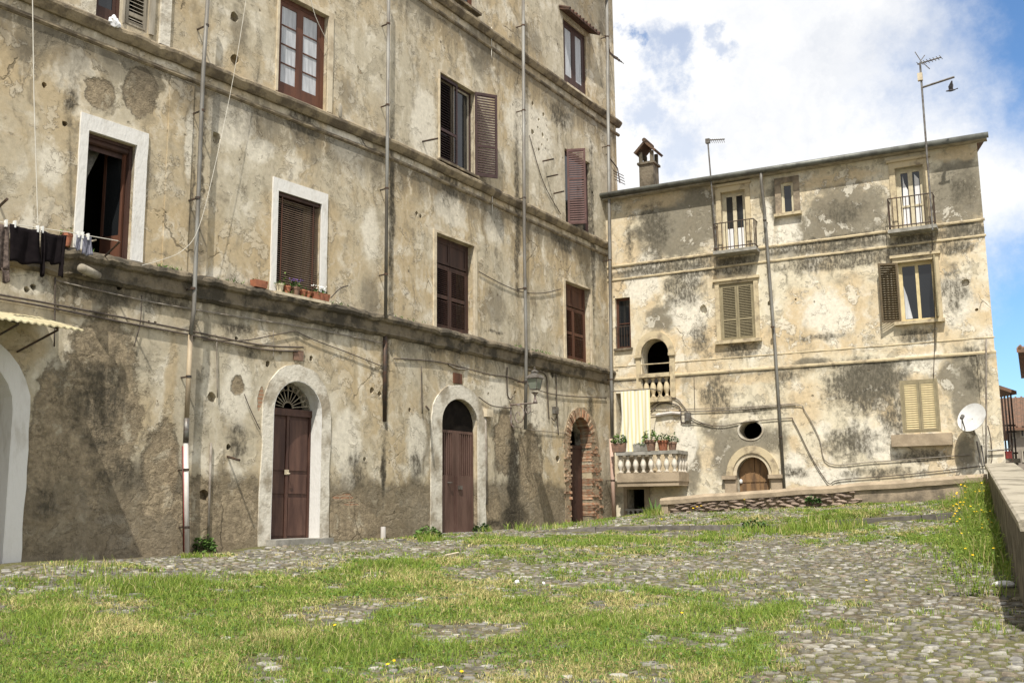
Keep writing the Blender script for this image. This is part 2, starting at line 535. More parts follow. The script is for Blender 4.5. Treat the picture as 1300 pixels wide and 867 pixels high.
R_BLOBS = dict(
    rough=[(925, 590, 50, 60, 0.0)],
    dark=[(858, 288, 66, 48, 1.05), (885, 275, 36, 52, 1.05), (1072, 270, 66, 42, 1.1), (1035, 288, 40, 26, 1), (1217, 245, 44, 52, 1.15), (1225, 500, 22, 66, 1.05), (1205, 480, 22, 32, .8),
          (840, 405, 24, 20, 1), (850, 395, 18, 36, .7), (960, 560, 56, 24, 1.0), (925, 575, 26, 48, 1.0), (900, 545, 26, 36, .6), (880, 590, 16, 66, .8), (1225, 572, 22, 40, .7), (1105, 484, 56, 36, .9), (1090, 560, 50, 30, .5), (1030, 460, 60, 10, .6), (985, 250, 20, 34, .8), (1150, 215, 60, 14, .4)],
    pale=[(815, 355, 30, 40, 0.9), (880, 350, 20, 20, .9), (875, 400, 40, 50, 0.8), (1000, 300, 20, 30, 1), (1210, 380, 40, 50, 0.8), (1050, 400, 60, 60, 0.7), (1040, 605, 50, 14, 1.1), (1170, 455, 40, 30, .9),
          (870, 560, 18, 40, 1.0), (1010, 590, 20, 30, .8), (1120, 560, 50, 40, .8), (975, 290, 10, 50, .9), (1245, 560, 12, 60, .9)],
    ochre=[(830, 255, 50, 14, 1), (800, 320, 20, 40, .8), (905, 500, 30, 50, .9), (1010, 430, 60, 20, .8), (1060, 228, 70, 10, 1), (1215, 195, 36, 10, 1.1), (1020, 520, 30, 40, .9), (1160, 445, 50, 10, .9), (1010, 560, 14, 20, .8), (960, 480, 80, 14, .8)],
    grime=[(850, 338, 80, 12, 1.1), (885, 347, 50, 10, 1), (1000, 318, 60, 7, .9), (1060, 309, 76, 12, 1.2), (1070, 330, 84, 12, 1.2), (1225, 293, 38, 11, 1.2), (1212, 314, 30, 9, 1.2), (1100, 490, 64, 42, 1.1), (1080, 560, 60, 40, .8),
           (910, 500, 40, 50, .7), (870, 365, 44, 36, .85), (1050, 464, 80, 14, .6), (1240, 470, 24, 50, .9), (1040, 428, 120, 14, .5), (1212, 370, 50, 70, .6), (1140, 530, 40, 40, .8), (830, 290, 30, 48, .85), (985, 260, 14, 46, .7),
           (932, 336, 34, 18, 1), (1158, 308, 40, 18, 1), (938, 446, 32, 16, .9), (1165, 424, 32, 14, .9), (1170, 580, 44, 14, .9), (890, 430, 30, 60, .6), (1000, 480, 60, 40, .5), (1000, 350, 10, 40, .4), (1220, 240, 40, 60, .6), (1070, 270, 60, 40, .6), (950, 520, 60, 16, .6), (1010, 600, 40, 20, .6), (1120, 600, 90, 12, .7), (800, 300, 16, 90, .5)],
)
M_PLASTER_R = plaster("cream_plaster", S3, (0.665, 0.605, 0.465), (0.76, 0.72, 0.62), (0.60, 0.48, 0.31), (0.20, 0.18, 0.138), (0.42, 0.35, 0.25), R_BLOBS,
                      ledges=((8.5, 0.5, 0.5), (5.3, 0.4, 0.4)), low=None, peel=0.72, streaks=0.6, flake=0.55)
M_CORNICE = simple("weathered_cornice", (0.30, 0.245, 0.165), (0.13, 0.105, 0.075), 3.0, 0.95, bumps=0.7, bscale=18, bdist=0.02, lo=0.38, hi=0.6)
M_LEDGE = simple("blackened_ledge", (0.20, 0.165, 0.115), (0.07, 0.06, 0.045), 2.6, 0.95, bumps=0.8, bscale=16, bdist=0.025, lo=0.40, hi=0.60)
M_CORNICE_R = simple("cream_moulding", (0.56, 0.47, 0.31), (0.26, 0.21, 0.15), 4.0, 0.95, bumps=0.5, bscale=25, bdist=0.01, lo=0.45, hi=0.72)
M_WHITE = simple("white_painted_surround", (0.72, 0.705, 0.67), (0.40, 0.365, 0.30), 1.6, 0.9, stretch=(1.5, 1.5, 0.6), bumps=0.7, bscale=14, bdist=0.014, lo=0.50, hi=0.80)
M_LIME = simple("limewashed_surround", (0.66, 0.62, 0.53), (0.33, 0.285, 0.215), 1.5, 0.92, bumps=0.8, bscale=12, bdist=0.02, lo=0.43, hi=0.63)
M_CREAM = simple("cream_trim", (0.62, 0.54, 0.40), (0.40, 0.33, 0.23), 4, 0.9, lo=0.4, hi=0.7)
M_BROWN = simple("brown_painted_wood", (0.075, 0.038, 0.028), (0.045, 0.025, 0.02), 5, 0.6, stretch=(1, 1, 0.15), bumps=0.25, bscale=60)
M_DOOR = simple("brown_door_paint", (0.062, 0.031, 0.024), (0.125, 0.067, 0.049), 3, 0.55, stretch=(1.5, 1, 0.25), bumps=0.2, bscale=50)
M_METALDOOR = simple("brown_sheet_metal", (0.072, 0.039, 0.031), (0.14, 0.083, 0.067), 2.2, 0.5, stretch=(1.5, 1, 0.3), bumps=0.15, bscale=30, metallic=0.0)
M_REDWOOD = simple("reddish_wood", (0.13, 0.055, 0.032), (0.075, 0.034, 0.022), 5, 0.6, stretch=(1, 1, 0.15), bumps=0.25, bscale=60)
M_PLUM = simple("plum_shutter_paint", (0.062, 0.035, 0.032), (0.045, 0.026, 0.024), 6, 0.6, bumps=0.15, bscale=60)
M_PLUM2 = simple("faded_plum_shutter", (0.13, 0.068, 0.06), (0.09, 0.048, 0.043), 6, 0.65, bumps=0.15, bscale=60)
M_BLIND = simple("brown_blind", (0.30, 0.215, 0.155), (0.22, 0.155, 0.11), 4, 0.55, bumps=0.1, bscale=60)
M_OLIVE = simple("olive_shutter", (0.31, 0.265, 0.165), (0.23, 0.195, 0.12), 5, 0.65, bumps=0.2, bscale=60)
M_UMBER = simple("umber_shutter", (0.135, 0.10, 0.055), (0.09, 0.068, 0.04), 5, 0.65, bumps=0.2, bscale=60)
M_OLIVE2 = simple("faded_yellow_shutter", (0.68, 0.57, 0.33), (0.56, 0.46, 0.26), 5, 0.65, bumps=0.2, bscale=60)
M_GREYWOOD = simple("pale_grey_wood", (0.40, 0.36, 0.29), (0.25, 0.22, 0.17), 5, 0.8, stretch=(1, 1, 0.2), bumps=0.3, bscale=60)
M_BEIGEFRAME = simple("beige_window_paint", (0.62, 0.56, 0.40), (0.48, 0.42, 0.30), 5, 0.6, bumps=0.1)
M_BRIGHT = simple("bright_white_paint", (0.80, 0.80, 0.80), (0.68, 0.68, 0.70), 6, 0.7, stretch=(3, 3, 0.3), bumps=0.2, bscale=20)
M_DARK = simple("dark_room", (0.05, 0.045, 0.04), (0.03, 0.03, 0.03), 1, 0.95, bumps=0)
M_CURTAIN = simple("white_net_curtain", (0.56, 0.58, 0.61), (0.40, 0.415, 0.44), 9, 0.9, stretch=(3, 3, 0.2), bumps=0.3, bscale=20, bdist=0.01)
M_GREYCURTAIN = simple("grey_lace_curtain", (0.20, 0.19, 0.17), (0.10, 0.10, 0.09), 14, 0.9, bumps=0.3, bscale=60)
M_ZINC = simple("zinc_pipe", (0.27, 0.265, 0.245), (0.15, 0.135, 0.115), 3, 0.6, metallic=0.3, stretch=(1, 1, 0.3), bumps=0.15)
M_PIPEBEIGE = simple("beige_pipe", (0.46, 0.37, 0.25), (0.30, 0.24, 0.17), 3, 0.6, stretch=(1, 1, 0.3), bumps=0.15)
M_PIPEWHITE = simple("white_plastic_pipe", (0.72, 0.69, 0.66), (0.5, 0.46, 0.42), 3, 0.5, stretch=(1, 1, 0.3), bumps=0.1)
M_PIPEPINK = simple("faded_pink_pipe", (0.58, 0.42, 0.34), (0.44, 0.28, 0.21), 2, 0.6, stretch=(1, 1, 0.4), bumps=0.1)
M_PIPERED = simple("red_pipe", (0.45, 0.05, 0.05), (0.3, 0.04, 0.04), 3, 0.5, bumps=0.1)
M_IRON = simple("dark_iron", (0.055, 0.05, 0.045), (0.10, 0.06, 0.04), 8, 0.55, metallic=0.4, bumps=0.2)
M_IRONGREY = simple("grey_iron", (0.22, 0.215, 0.20), (0.12, 0.10, 0.085), 8, 0.5, metallic=0.5, bumps=0.2)
M_CABLE = simple("old_cable", (0.11, 0.085, 0.065), (0.06, 0.05, 0.045), 5, 0.7, bumps=0)
M_CABLEGREY = simple("grey_conduit", (0.30, 0.27, 0.23), (0.18, 0.15, 0.12), 5, 0.7, bumps=0)
M_ROPE = simple("white_cord", (0.66, 0.63, 0.56), (0.55, 0.52, 0.45), 8, 0.9, bumps=0)
M_TERRA = simple("terracotta", (0.40, 0.155, 0.085), (0.27, 0.11, 0.065), 9, 0.85, bumps=0.2, bscale=30)
M_TERRA2 = simple("dull_terracotta", (0.27, 0.16, 0.11), (0.18, 0.12, 0.09), 9, 0.85, bumps=0.3, bscale=30)
M_CONCRETE = simple("grey_concrete", (0.36, 0.345, 0.31), (0.22, 0.21, 0.18), 5, 0.92, bumps=0.5, bscale=25, bdist=0.01)
M_SOIL = simple("potting_soil", (0.06, 0.045, 0.03), (0.03, 0.022, 0.016), 20, 1.0, bumps=0.6, bscale=30)
M_BRICK = simple("old_brick", (0.33, 0.155, 0.085), (0.40, 0.30, 0.205), 6, 0.95, bumps=0.7, bscale=22, bdist=0.012, rnd=0.4)
M_BRICKPALE = simple("plaster_smeared_brick", (0.36, 0.225, 0.14), (0.42, 0.345, 0.25), 8, 0.95, bumps=0.7, bscale=22, bdist=0.012, rnd=0.3)
M_MORTAR = simple("sandy_mortar", (0.36, 0.285, 0.19), (0.24, 0.185, 0.125), 6, 0.97, bumps=0.8, bscale=18, bdist=0.02)
M_STONE = simple("rubble_stone", (0.34, 0.26, 0.20), (0.20, 0.155, 0.125), 5, 0.95, bumps=0.7, bscale=20, bdist=0.015, rnd=0.35)
M_COPING = simple("worn_cement_coping", (0.43, 0.345, 0.245), (0.30, 0.24, 0.17), 3, 0.95, bumps=0.6, bscale=20, bdist=0.012)
M_PARFACE = simple("dark_cement", (0.20, 0.17, 0.125), (0.08, 0.07, 0.05), 2.2, 0.95, bumps=0.8, bscale=14, bdist=0.025, lo=0.38, hi=0.62)  # two dark brown tones, deeper than the parapet's pale top
M_WALLCEM = simple("stained_cement", (0.36, 0.29, 0.21), (0.15, 0.125, 0.095), 2.2, 0.95, bumps=0.7, bscale=16, bdist=0.02, lo=0.38, hi=0.64)
M_TILE = simple("roof_tile", (0.20, 0.11, 0.07), (0.12, 0.085, 0.062), 5, 0.9, bumps=0.4, bscale=20, rnd=0.3)
M_OLDDOOR = simple("worn_oak_door", (0.26, 0.155, 0.075), (0.13, 0.08, 0.045), 3.5, 0.75, stretch=(2, 2, 0.4), bumps=0.4, bscale=40, lo=0.4, hi=0.62)
M_LEADGREY = simple("grey_gutter", (0.17, 0.175, 0.155), (0.10, 0.10, 0.09), 4, 0.5, metallic=0.3, bumps=0.1)
M_LEAF = simple("leaf_green", (0.13, 0.225, 0.05), (0.075, 0.14, 0.03), 6, 0.7, bumps=0, rnd=0.25)
M_LEAFD = simple("deep_leaf_green", (0.075, 0.15, 0.035), (0.045, 0.095, 0.025), 6, 0.7, bumps=0, rnd=0.2)
M_YELLOW = simple("yellow_petals", (0.80, 0.56, 0.02), (0.75, 0.45, 0.01), 6, 0.8, bumps=0)
M_PURPLE = simple("purple_petals", (0.10, 0.05, 0.22), (0.16, 0.09, 0.30), 6, 0.8, bumps=0)
M_PETAL = simple("white_petals", (0.82, 0.82, 0.78), (0.7, 0.7, 0.66), 6, 0.8, bumps=0)
M_BLACK = simple("black_cloth", (0.008, 0.006, 0.007), (0.013, 0.010, 0.011), 8, 0.95, bumps=0.3, bscale=25, bdist=0.01, spec=0.08)
M_TAUPE = simple("mottled_brown_cloth", (0.06, 0.045, 0.04), (0.17, 0.13, 0.11), 22, 0.95, bumps=0.3, bscale=25, bdist=0.01)
M_STRIPESOCK = simple("blue_grey_cloth", (0.06, 0.06, 0.09), (0.30, 0.30, 0.36), 14, 0.95, stretch=(3, 3, 0.4), bumps=0.2)
M_WHITEPLASTIC = simple("white_plastic", (0.82, 0.82, 0.80), (0.72, 0.72, 0.70), 6, 0.45, bumps=0)


def glass(name, tint):
    m, t, bs = mat(name)
    v = coords(t)
    n = t.noise(v, 2.0, 3, 0.5)
    t.set(bs.inputs["Base Color"], t.mix(n, tint, tuple(c * 0.6 for c in tint)))
    bs.inputs["Roughness"].default_value = 0.06
    bs.inputs["Specular IOR Level"].default_value = 0.6
    bump(t, bs, t.noise(v, 1.5, 1, 0.5), 0.06, 0.02)
    return m


M_GLASS = glass("window_glass", (0.018, 0.02, 0.022))
M_GLASSG = glass("frosted_lantern_glass", (0.24, 0.27, 0.22))


# ------------------------------------------------------------------ terrain heights (thin plate spline through surveyed ground points)
def _ctrl():
    pts = []
    for px, py, d in ((30, 712, None), (240, 705, None), (370, 690, None), (480, 684, None)):
        u, z = S1.px(px, py)
        p = S1.w(u, 0, z)
        pts.append(p)
        pts.append(p + S1.t * -0 - S1.n * 2.0)
    for px, py in ((560, 678), (665, 671), (780, 665)):
        u, z = S2.px(px, py)
        p = S2.w(u, 0, z)
        pts.append(p)
        pts.append(p - S2.n * 2.0)
    for px, py, d in ((780, 676, 22.5), (980, 672, 22.0), (1227, 658, 21.0), (842, 658, 27), (1250, 640, 23.6), (1050, 650, 25.2), (1300, 770, 10.6), (1275, 690, 16.5)):
        pts.append(at_depth(px, py, d))
    for x, y, z in ((0, 7.6, 0.30), (-3.8, 7.6, 0.33), (4, 7.6, 0.36), (0, 0, 0), (-8, 2, 0.1), (8, 2, 0.2), (0, 12.5, 0.62), (-3.4, 12.5, 0.66), (2, 31, 1.2), (12, 26, 1.5), (8, 13, 0.75), (-14, 8, .6), (-10, -6, 0), (10, -6, 0), (0, 17, 0.90)):
        pts.append(Vector((x, y, z)))
    a = np.array([tuple(p) for p in pts])
    return a


_cp = _ctrl()


def _tps_k(d2):
    return 0.5 * d2 * np.log(d2 + 1e-9)


_n = len(_cp)
_K = _tps_k(((_cp[:, None, :2] - _cp[None, :, :2]) ** 2).sum(-1)) + np.eye(_n) * 1.2
_P = np.c_[np.ones(_n), _cp[:, :2]]
_A = np.block([[_K, _P], [_P.T, np.zeros((3, 3))]])
_W = np.linalg.solve(_A, np.r_[_cp[:, 2], 0, 0, 0])


def gz(x, y):
    """Ground height (arrays or floats), without the raised strip behind the kerb."""
    x = np.atleast_1d(np.asarray(x, float))
    y = np.atleast_1d(np.asarray(y, float))
    out = np.empty(len(x))
    for s in range(0, len(x), 20000):
        xs, ys = x[s:s + 20000], y[s:s + 20000]
        d2 = (xs[:, None] - _cp[None, :, 0]) ** 2 + (ys[:, None] - _cp[None, :, 1]) ** 2
        out[s:s + 20000] = _tps_k(d2) @ _W[:_n] + _W[_n] + _W[_n + 1] * xs + _W[_n + 2] * ys
    return out + 0.018 * np.sin(x * 1.9 + y * 0.7) * np.sin(y * 1.5 - x * 0.4) + 0.012 * np.sin(x * 4.1 - y * 2.3)


KA, KB = at_depth(690, 677, 23.0), at_depth(1232, 656, 21.0)      # kerb line
KD = Vector((KB.x - KA.x, KB.y - KA.y, 0)).normalized()
KN = Vector((-KD.y, KD.x, 0))
KERB_H = 0.12


def gzk(x, y):
    """Ground height with the strip behind the kerb raised."""
    x = np.atleast_1d(np.asarray(x, float))
    y = np.atleast_1d(np.asarray(y, float))
    s = (x - KA.x) * KN.x + (y - KA.y) * KN.y
    l = (x - KA.x) * KD.x + (y - KA.y) * KD.y
    return gz(x, y) + KERB_H * np.clip(s / 0.12, 0, 1) * np.clip((l + 0.3) / 1.5, 0, 1)


def ground_hit(px, py):
    d = ray(px, py)
    k = 3.0
    for _ in range(60):
        p = EYE + d * k
        h = p.z - gzk(p.x, p.y)[0]
        k += max(-2, min(2, h / max(0.02, -d.z + 0.06))) * 0.7
    return EYE + d * k


# ------------------------------------------------------------------ left building
lb = empty("apartment_building", S2.w(U1, 0, 1.0), "tall grey-beige plaster apartment building with brown doors on the left side of the square", "building")
TOP = 17.8


def slat_mesh(name, W, d, th, tilt, m):
    mb = MB()
    c, s = math.cos(tilt), math.sin(tilt)
    vs = []
    for z in (-th / 2, th / 2):
        for o in (-d / 2, d / 2):
            for u in (0, W):
                vs.append((u, -(o * c - z * s), -(o * s) + z * c))
    mb.add(vs, [(0, 1, 3, 2), (4, 6, 7, 5), (0, 4, 5, 1), (2, 3, 7, 6), (0, 2, 6, 4), (1, 5, 7, 3)])
    return mb.mesh(name, [m])


def louvre_leaf(win, M, W, H, m, n, rails=(0.4,), stile=0.055, th=0.035, tilt=R(38), slat_m=None, panel_top=0.0):
    """One louvred shutter leaf hung in local frame M (origin lower hinge corner, u across, z up)."""
    mb = MB()
    mb.box(0, stile, 0, th, 0, H)
    mb.box(W - stile, W, 0, th, 0, H)
    lv = [0.0] + [r * H for r in rails] + [H]
    for i, r in enumerate(lv):
        a = 0.0 if i == 0 else (H - stile * 1.3 if i == len(lv) - 1 else r - stile * 0.6)
        mb.box(stile, W - stile, 0.002, th - 0.002, a, a + stile * 1.3)
    put("shutter", mb, m, win, M)
    zs = []
    for a, b in zip(lv[:-1], lv[1:]):
        k = max(2, int(round(n * (b - a) / H)))
        lo, hi = a + stile * 1.1, b - stile * 0.9
        zs += [lo + (hi - lo) * (i + 0.5) / k for i in range(k)]
    pitch = (H - 0.2) / max(1, n)
    sm = slat_mesh("slat", W - 2 * stile, min(0.06, pitch * 1.15), 0.007, tilt, slat_m or m)
    for z in zs:
        link("slat", sm, win, M @ T(stile, th / 2, z))


def window(root, F, rc, m, depth=0.16, fw=0.055, label=None, sill=None, sill_m=None, surround=None, surround_m=None, frame=True, name="window"):
    u0, u1, z0, z1 = rc
    W, H = u1 - u0, z1 - z0
    M = F.M @ T(u0, 0, z0)
    mb = MB()
    d0, d1 = -depth - 0.07, -depth
    mb.box(0, fw, d0, d1, 0, H)
    mb.box(W - fw, W, d0, d1, 0, H)
    mb.box(fw, W - fw, d0 + 0.003, d1 - 0.003, H - fw, H)
    mb.box(fw, W - fw, d0 + 0.003, d1 - 0.003, 0, fw)
    win = put(name, mb, m, root, M)
    if label:
        win["label"] = label
    if surround:
        l, r, t_, b = surround
        sb = MB()
        n = 10

        def wob(k):
            return 0.012 * mnoise.noise(Vector((k * 1.7, u0 * 7, 0)))
        out = [(-l + wob(i), -b + (H + t_ + b) * i / n) for i in range(n + 1)] + [(W + r + wob(i + 5), H + t_ - (H + t_ + b) * i / n) for i in range(n + 1)]
        inn = [(0, (H) * i / n if i else -b) for i in range(n + 1)] + [(W, H - H * i / n if i < n else -b) for i in range(n + 1)]
        sb.band(out, inn, -0.02, 0.035)
        put("surround", sb, surround_m, win, M)
    if sill:
        ov, pr, th = sill
        sb = MB()
        sb.box(-ov, W + ov, -depth, pr, -th, 0.004)
        put("sill", sb, sill_m or m, win, M)
    return win, W, H, M


def child(win, name, mb, m, M=None, smooth=False):
    return put(name, mb, m, win, M if M is not None else WORLD[win.name], smooth)


def casement(win, M, W, H, m, pane_m, o, muntins=0, fw=0.05, panel=0.0, label=None):
    """A glazed leaf in local frame M: pane with glazing bars and a low wooden panel."""
    mb = MB()
    mb.box(0, fw, o - 0.045, o, 0, H)
    mb.box(W - fw, W, o - 0.045, o, 0, H)
    mb.box(fw, W - fw, o - 0.043, o - 0.002, H - fw, H)
    mb.box(fw, W - fw, o - 0.043, o - 0.002, 0, fw + panel)
    put("sash", mb, m, win, M)
    pn = MB()
    pn.box(fw - 0.004, W - fw + 0.004, o - 0.03, o - 0.022, fw + panel - 0.004, H - fw + 0.004)
    put("pane", pn, pane_m, win, M)
    for k in range(muntins):
        z = fw + panel + (H - 2 * fw - panel) * (k + 1) / (muntins + 1)
        b = MB()
        b.box(fw, W - fw, o - 0.022, o - 0.006, z - 0.012, z + 0.012)
        put("muntin", b, m, win, M)


# opening list on the left facade
W1r = S1.rect((110, 165), (173, 186), (104, 322), (165, 337))
W2r = S1.rect((352, 242), (407, 260), (349, 372), (405, 385))
TLr = S1.rect((124, -60), (157, -50), (124, 20), (157, 36))
TSr = S1.rect((159, -60), (192, -50), (159, 30), (190, 46))
T2r = S1.rect((354, -5), (416, 16), (352, 118), (415, 141))
W3r = S2.rect((553, 296), (603, 313), (553, 418), (599, 426))
W4r = S2.rect((717, 355), (750, 370), (718, 457), (748, 461))
W5r = S2.rect((558, 92), (602, 119), (557, 202), (602, 224))
W6r = S2.rect((716, 190), (750, 206), (719, 287), (750, 297))
W7r = S2.rect((715, 25), (745, 45), (716, 109), (744, 126))
T3r = S2.rect((568, -85), (603, -60), (568, -6), (603, 15))
dbase = 0.35
D1 = dict(u0=S1.px(344, 600)[0], u1=S1.px(406, 600)[0], z0=S1.px(365, 690)[1] - 0.05, zs=S1.px(374, 524)[1], zt=S1.px(374, 483)[1])
D2 = dict(u0=S2.px(560, 600)[0], u1=S2.px(606, 600)[0], z0=S2.px(580, 677)[1], zs=S2.px(580, 537)[1], zt=S2.px(580, 506)[1])
D3 = dict(u0=S2.px(724, 600)[0], u1=S2.px(751, 600)[0], z0=S2.px(735, 667)[1], zs=S2.px(736, 560)[1], zt=S2.px(736, 529)[1])
D0 = dict(u0=-1.62, u1=S1.px(9, 620)[0], z0=0.85, zs=S1.px(13, 520)[1], zt=S1.px(13, 520)[1] + 0.85)


def rect_poly(rc):
    u0, u1, z0, z1 = rc
    return [(u0, z0), (u0, z1), (u1, z1), (u1, z0)]


def door_poly(d):
    return arch_pts(d["u0"], d["u1"], d["z0"] - 0.25, d["zs"], d["zt"])


def hole_poly(u, z, r, k=8):
    return [(u + r * random.uniform(0.75, 1.2) * math.cos(2 * math.pi * i / k), z + r * random.uniform(0.75, 1.25) * math.sin(2 * math.pi * i / k)) for i in range(k)]


WT = 0.5
H1 = [(56, 108, .05), (82, 157, .05), (215, 167, .05), (297, 22, .10), (298, 76, .10), (275, 175, .11), (317, 343, .0), (42, 364, .05), (34, 368, .05), (269, 504, .10), (259, 628, .11),
      (290, 567, .05), (152, 365, .05), (340, 462, .06), (395, 455, .05), (410, 548, .04), (463, 583, .05), (189, 409, .03), (197, 410, .03), (472, 495, .07), (300, 430, .04), (482, 500, .06)]
H2 = [(676, 132, .06), (690, 146, .07), (684, 152, .05), (676, 168, .08), (689, 172, .07), (684, 190, .06), (683, 162, .04), (695, 178, .04), (688, 184, .04), (708, 582, .10), (654, 498, .05),
      (529, 271, .05), (534, 275, .05), (620, 500, .04), (701, 475, .09), (752, 245, .06), (520, 520, .05), (608, 640, .05)]
top_walls = []
for F, ua, ub, ops, drs, hs in ((S1, -7.0, U1, [W1r, W2r, TLr, TSr, T2r], [D0, D1], H1), (S2, U1, U2, [W3r, W4r, W5r, W6r, W7r, T3r], [D2, D3], H2)):
    body, cut = MB(), MB()
    body.box(ua, ub, -WT, 0, -0.6, TOP)
    for rc in ops:
        cut.prism(rect_poly(rc), -WT - 0.2, 0.2)
    for d in drs:
        cut.prism(door_poly(d), -WT - 0.2, 0.2)
    for hx, hy, hr in hs:
        if hr:
            u, z = F.px(hx, hy)
            cut.prism(hole_poly(u, z, hr), -0.14, 0.1)
    top_walls.append(link("wall", boolean_cut(body, cut, [M_PLASTER_L]), lb, F.M))

# shell behind the front: end wall, rear wall, floors, roof
DEEP = 9.0
for F, ua, ub in ((S1, -7.0, U1), (S2, U1, U2)):
    mb = MB()
    mb.box(ua, ub, -DEEP - 0.4, -DEEP, -0.6, TOP)
    put("rear_wall", mb, M_PLASTER_L, lb, F.M)
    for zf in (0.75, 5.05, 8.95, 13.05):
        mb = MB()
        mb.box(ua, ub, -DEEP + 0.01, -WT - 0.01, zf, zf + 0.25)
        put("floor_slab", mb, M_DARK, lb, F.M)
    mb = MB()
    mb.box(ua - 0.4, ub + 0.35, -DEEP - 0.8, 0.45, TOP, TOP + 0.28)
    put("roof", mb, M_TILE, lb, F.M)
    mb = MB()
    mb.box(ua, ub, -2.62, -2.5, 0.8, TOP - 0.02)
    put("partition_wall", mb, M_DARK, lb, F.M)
mb = MB()
mb.box(U2 - 0.45, U2 - 0.002, -DEEP - 0.4, -WT - 0.002, -0.6, TOP)
put("end_wall", mb, M_PLASTER_L, lb, S2.M)
mb = MB()
mb.box(-7.0, -6.5, -DEEP, -WT - 0.002, -0.6, TOP)
put("end_wall", mb, M_PLASTER_L, lb, S1.M)


def cornice(F, ua, ub, prof, m, name, seed, jag=0.02, step=0.09, end=True):
    n = max(2, int((ub - ua) / step))
    mb = MB()
    vs, k = [], len(prof)
    for i in range(n + 1):
        u = ua + (ub - ua) * i / n
        nz = mnoise.noise(Vector((u * 3.1, seed, 0))) + 0.6 * mnoise.noise(Vector((u * 11, seed, 3)))
        bite = max(0, mnoise.noise(Vector((u * 1.7, seed, 9))) - 0.25) * 3.0
        for o, z in prof:
            g = 0 if o <= 0.005 else (o / 0.2)
            vs.append((u, -(o - abs(nz) * jag * g * 1.4 - bite * jag * g), z + nz * jag * 0.8 * (0.4 + g) - bite * jag * 0.5))
    fs = []
    for i in range(n):
        for j in range(k):
            a, b = i * k + j, i * k + (j + 1) % k
            fs.append((a, b, b + k, a + k))
    fs += [tuple(range(k)), tuple(range(n * k, n * k + k))[::-1]]
    mb.add(vs, fs)
    return put(name, mb, m, lb, F.M)


PA = [(-0.02, 5.63), (0.10, 5.60), (0.19, 5.55), (0.21, 5.49), (0.18, 5.43), (0.11, 5.40), (0.09, 5.24), (0.10, 5.20), (0.04, 5.15), (-0.02, 5.15)]
PB = [(-0.02, 9.47), (0.09, 9.44), (0.15, 9.39), (0.15, 9.34), (0.09, 9.26), (0.05, 9.22), (-0.02, 9.22)]
PB2 = [(-0.02, 9.07), (0.045, 9.065), (0.05, 9.02), (0.02, 8.99), (-0.02, 8.99)]
PC = [(-0.02, 13.62), (0.09, 13.59), (0.15, 13.53), (0.15, 13.48), (0.09, 13.40), (0.05, 13.36), (-0.02, 13.36)]
PC2 = [(-0.02, 13.16), (0.045, 13.155), (0.05, 13.11), (0.02, 13.08), (-0.02, 13.08)]
for i, (pr, jg) in enumerate(((PA, 0.035), (PB, 0.022), (PB2, 0.006), (PC, 0.018), (PC2, 0.005))):
    cornice(S1, -7.0, U1 + 0.004, pr, M_LEDGE if i == 0 else M_CORNICE, "cornice" if jg > 0.01 else "string_course", i * 7.3, jg)
    cornice(S2, U1 - 0.004, U2 + (0.42 if i == 0 else 0.18), pr, M_LEDGE if i == 0 else M_CORNICE, "cornice" if jg > 0.01 else "string_course", i * 7.3, jg)
    mb = MB()
    zz = [z for o, z in pr]
    mb.box(U2, U2 + (0.40 if i == 0 else 0.15), -2.5, -0.02, min(zz), max(zz))
    if jg > 0.01:
        put("cornice", mb, M_CORNICE, lb, S2.M)

# --- W1 open window, white surround
win, W, H, M = window(lb, S1, W1r, M_BROWN, depth=0.09, surround=(0.14, 0.20, 0.26, 0.02), surround_m=M_WHITE, sill=(0.22, 0.10, 0.06), sill_m=M_CORNICE, label="open window with a white painted surround")
mb = MB()
mb.tube([(0.02, 0.16, H - 0.09), (W - 0.02, 0.16, H - 0.09)], 0.055, 10)
mb.box(0.0, W, -0.215, -0.205, H - 0.22, H - 0.03)
child(win, "roller_blind", mb, M_BROWN)
leafM = M @ T(W - 0.06, -0.22, 0.06) @ Matrix.Rotation(R(74), 4, "Z") @ Matrix.Scale(-1, 4, (1, 0, 0))
casement(win, M @ T(W - 0.055, -0.17, 0.05) @ Matrix.Rotation(R(105), 4, "Z"), 0.42, H - 0.12, M_REDWOOD, M_GLASS, 0.0, muntins=2, panel=0.4)
mb = MB()
nx, nz_ = 10, 12
vs = [(0.03 + (0.06 + 0.42 * (1 - abs(j / nz_ - 1) * 0.0) * (j / nz_) ** 1.4) * i / nx, 0.42 + 0.02 * math.sin(i * 2.1), 0.62 + (H - 0.7) * j / nz_) for j in range(nz_ + 1) for i in range(nx + 1)]
mb.add(vs, [(j * (nx + 1) + i, j * (nx + 1) + i + 1, (j + 1) * (nx + 1) + i + 1, (j + 1) * (nx + 1) + i) for j in range(nz_) for i in range(nx)])
child(win, "lace_curtain", mb, M_GREYCURTAIN, smooth=True)
mb = MB()
mb.tube([(0.12, -0.05, 0.22), (0.50, 0.42, 0.40)], 0.014, 6)
child(win, "wooden_pole", mb, M_CREAM)

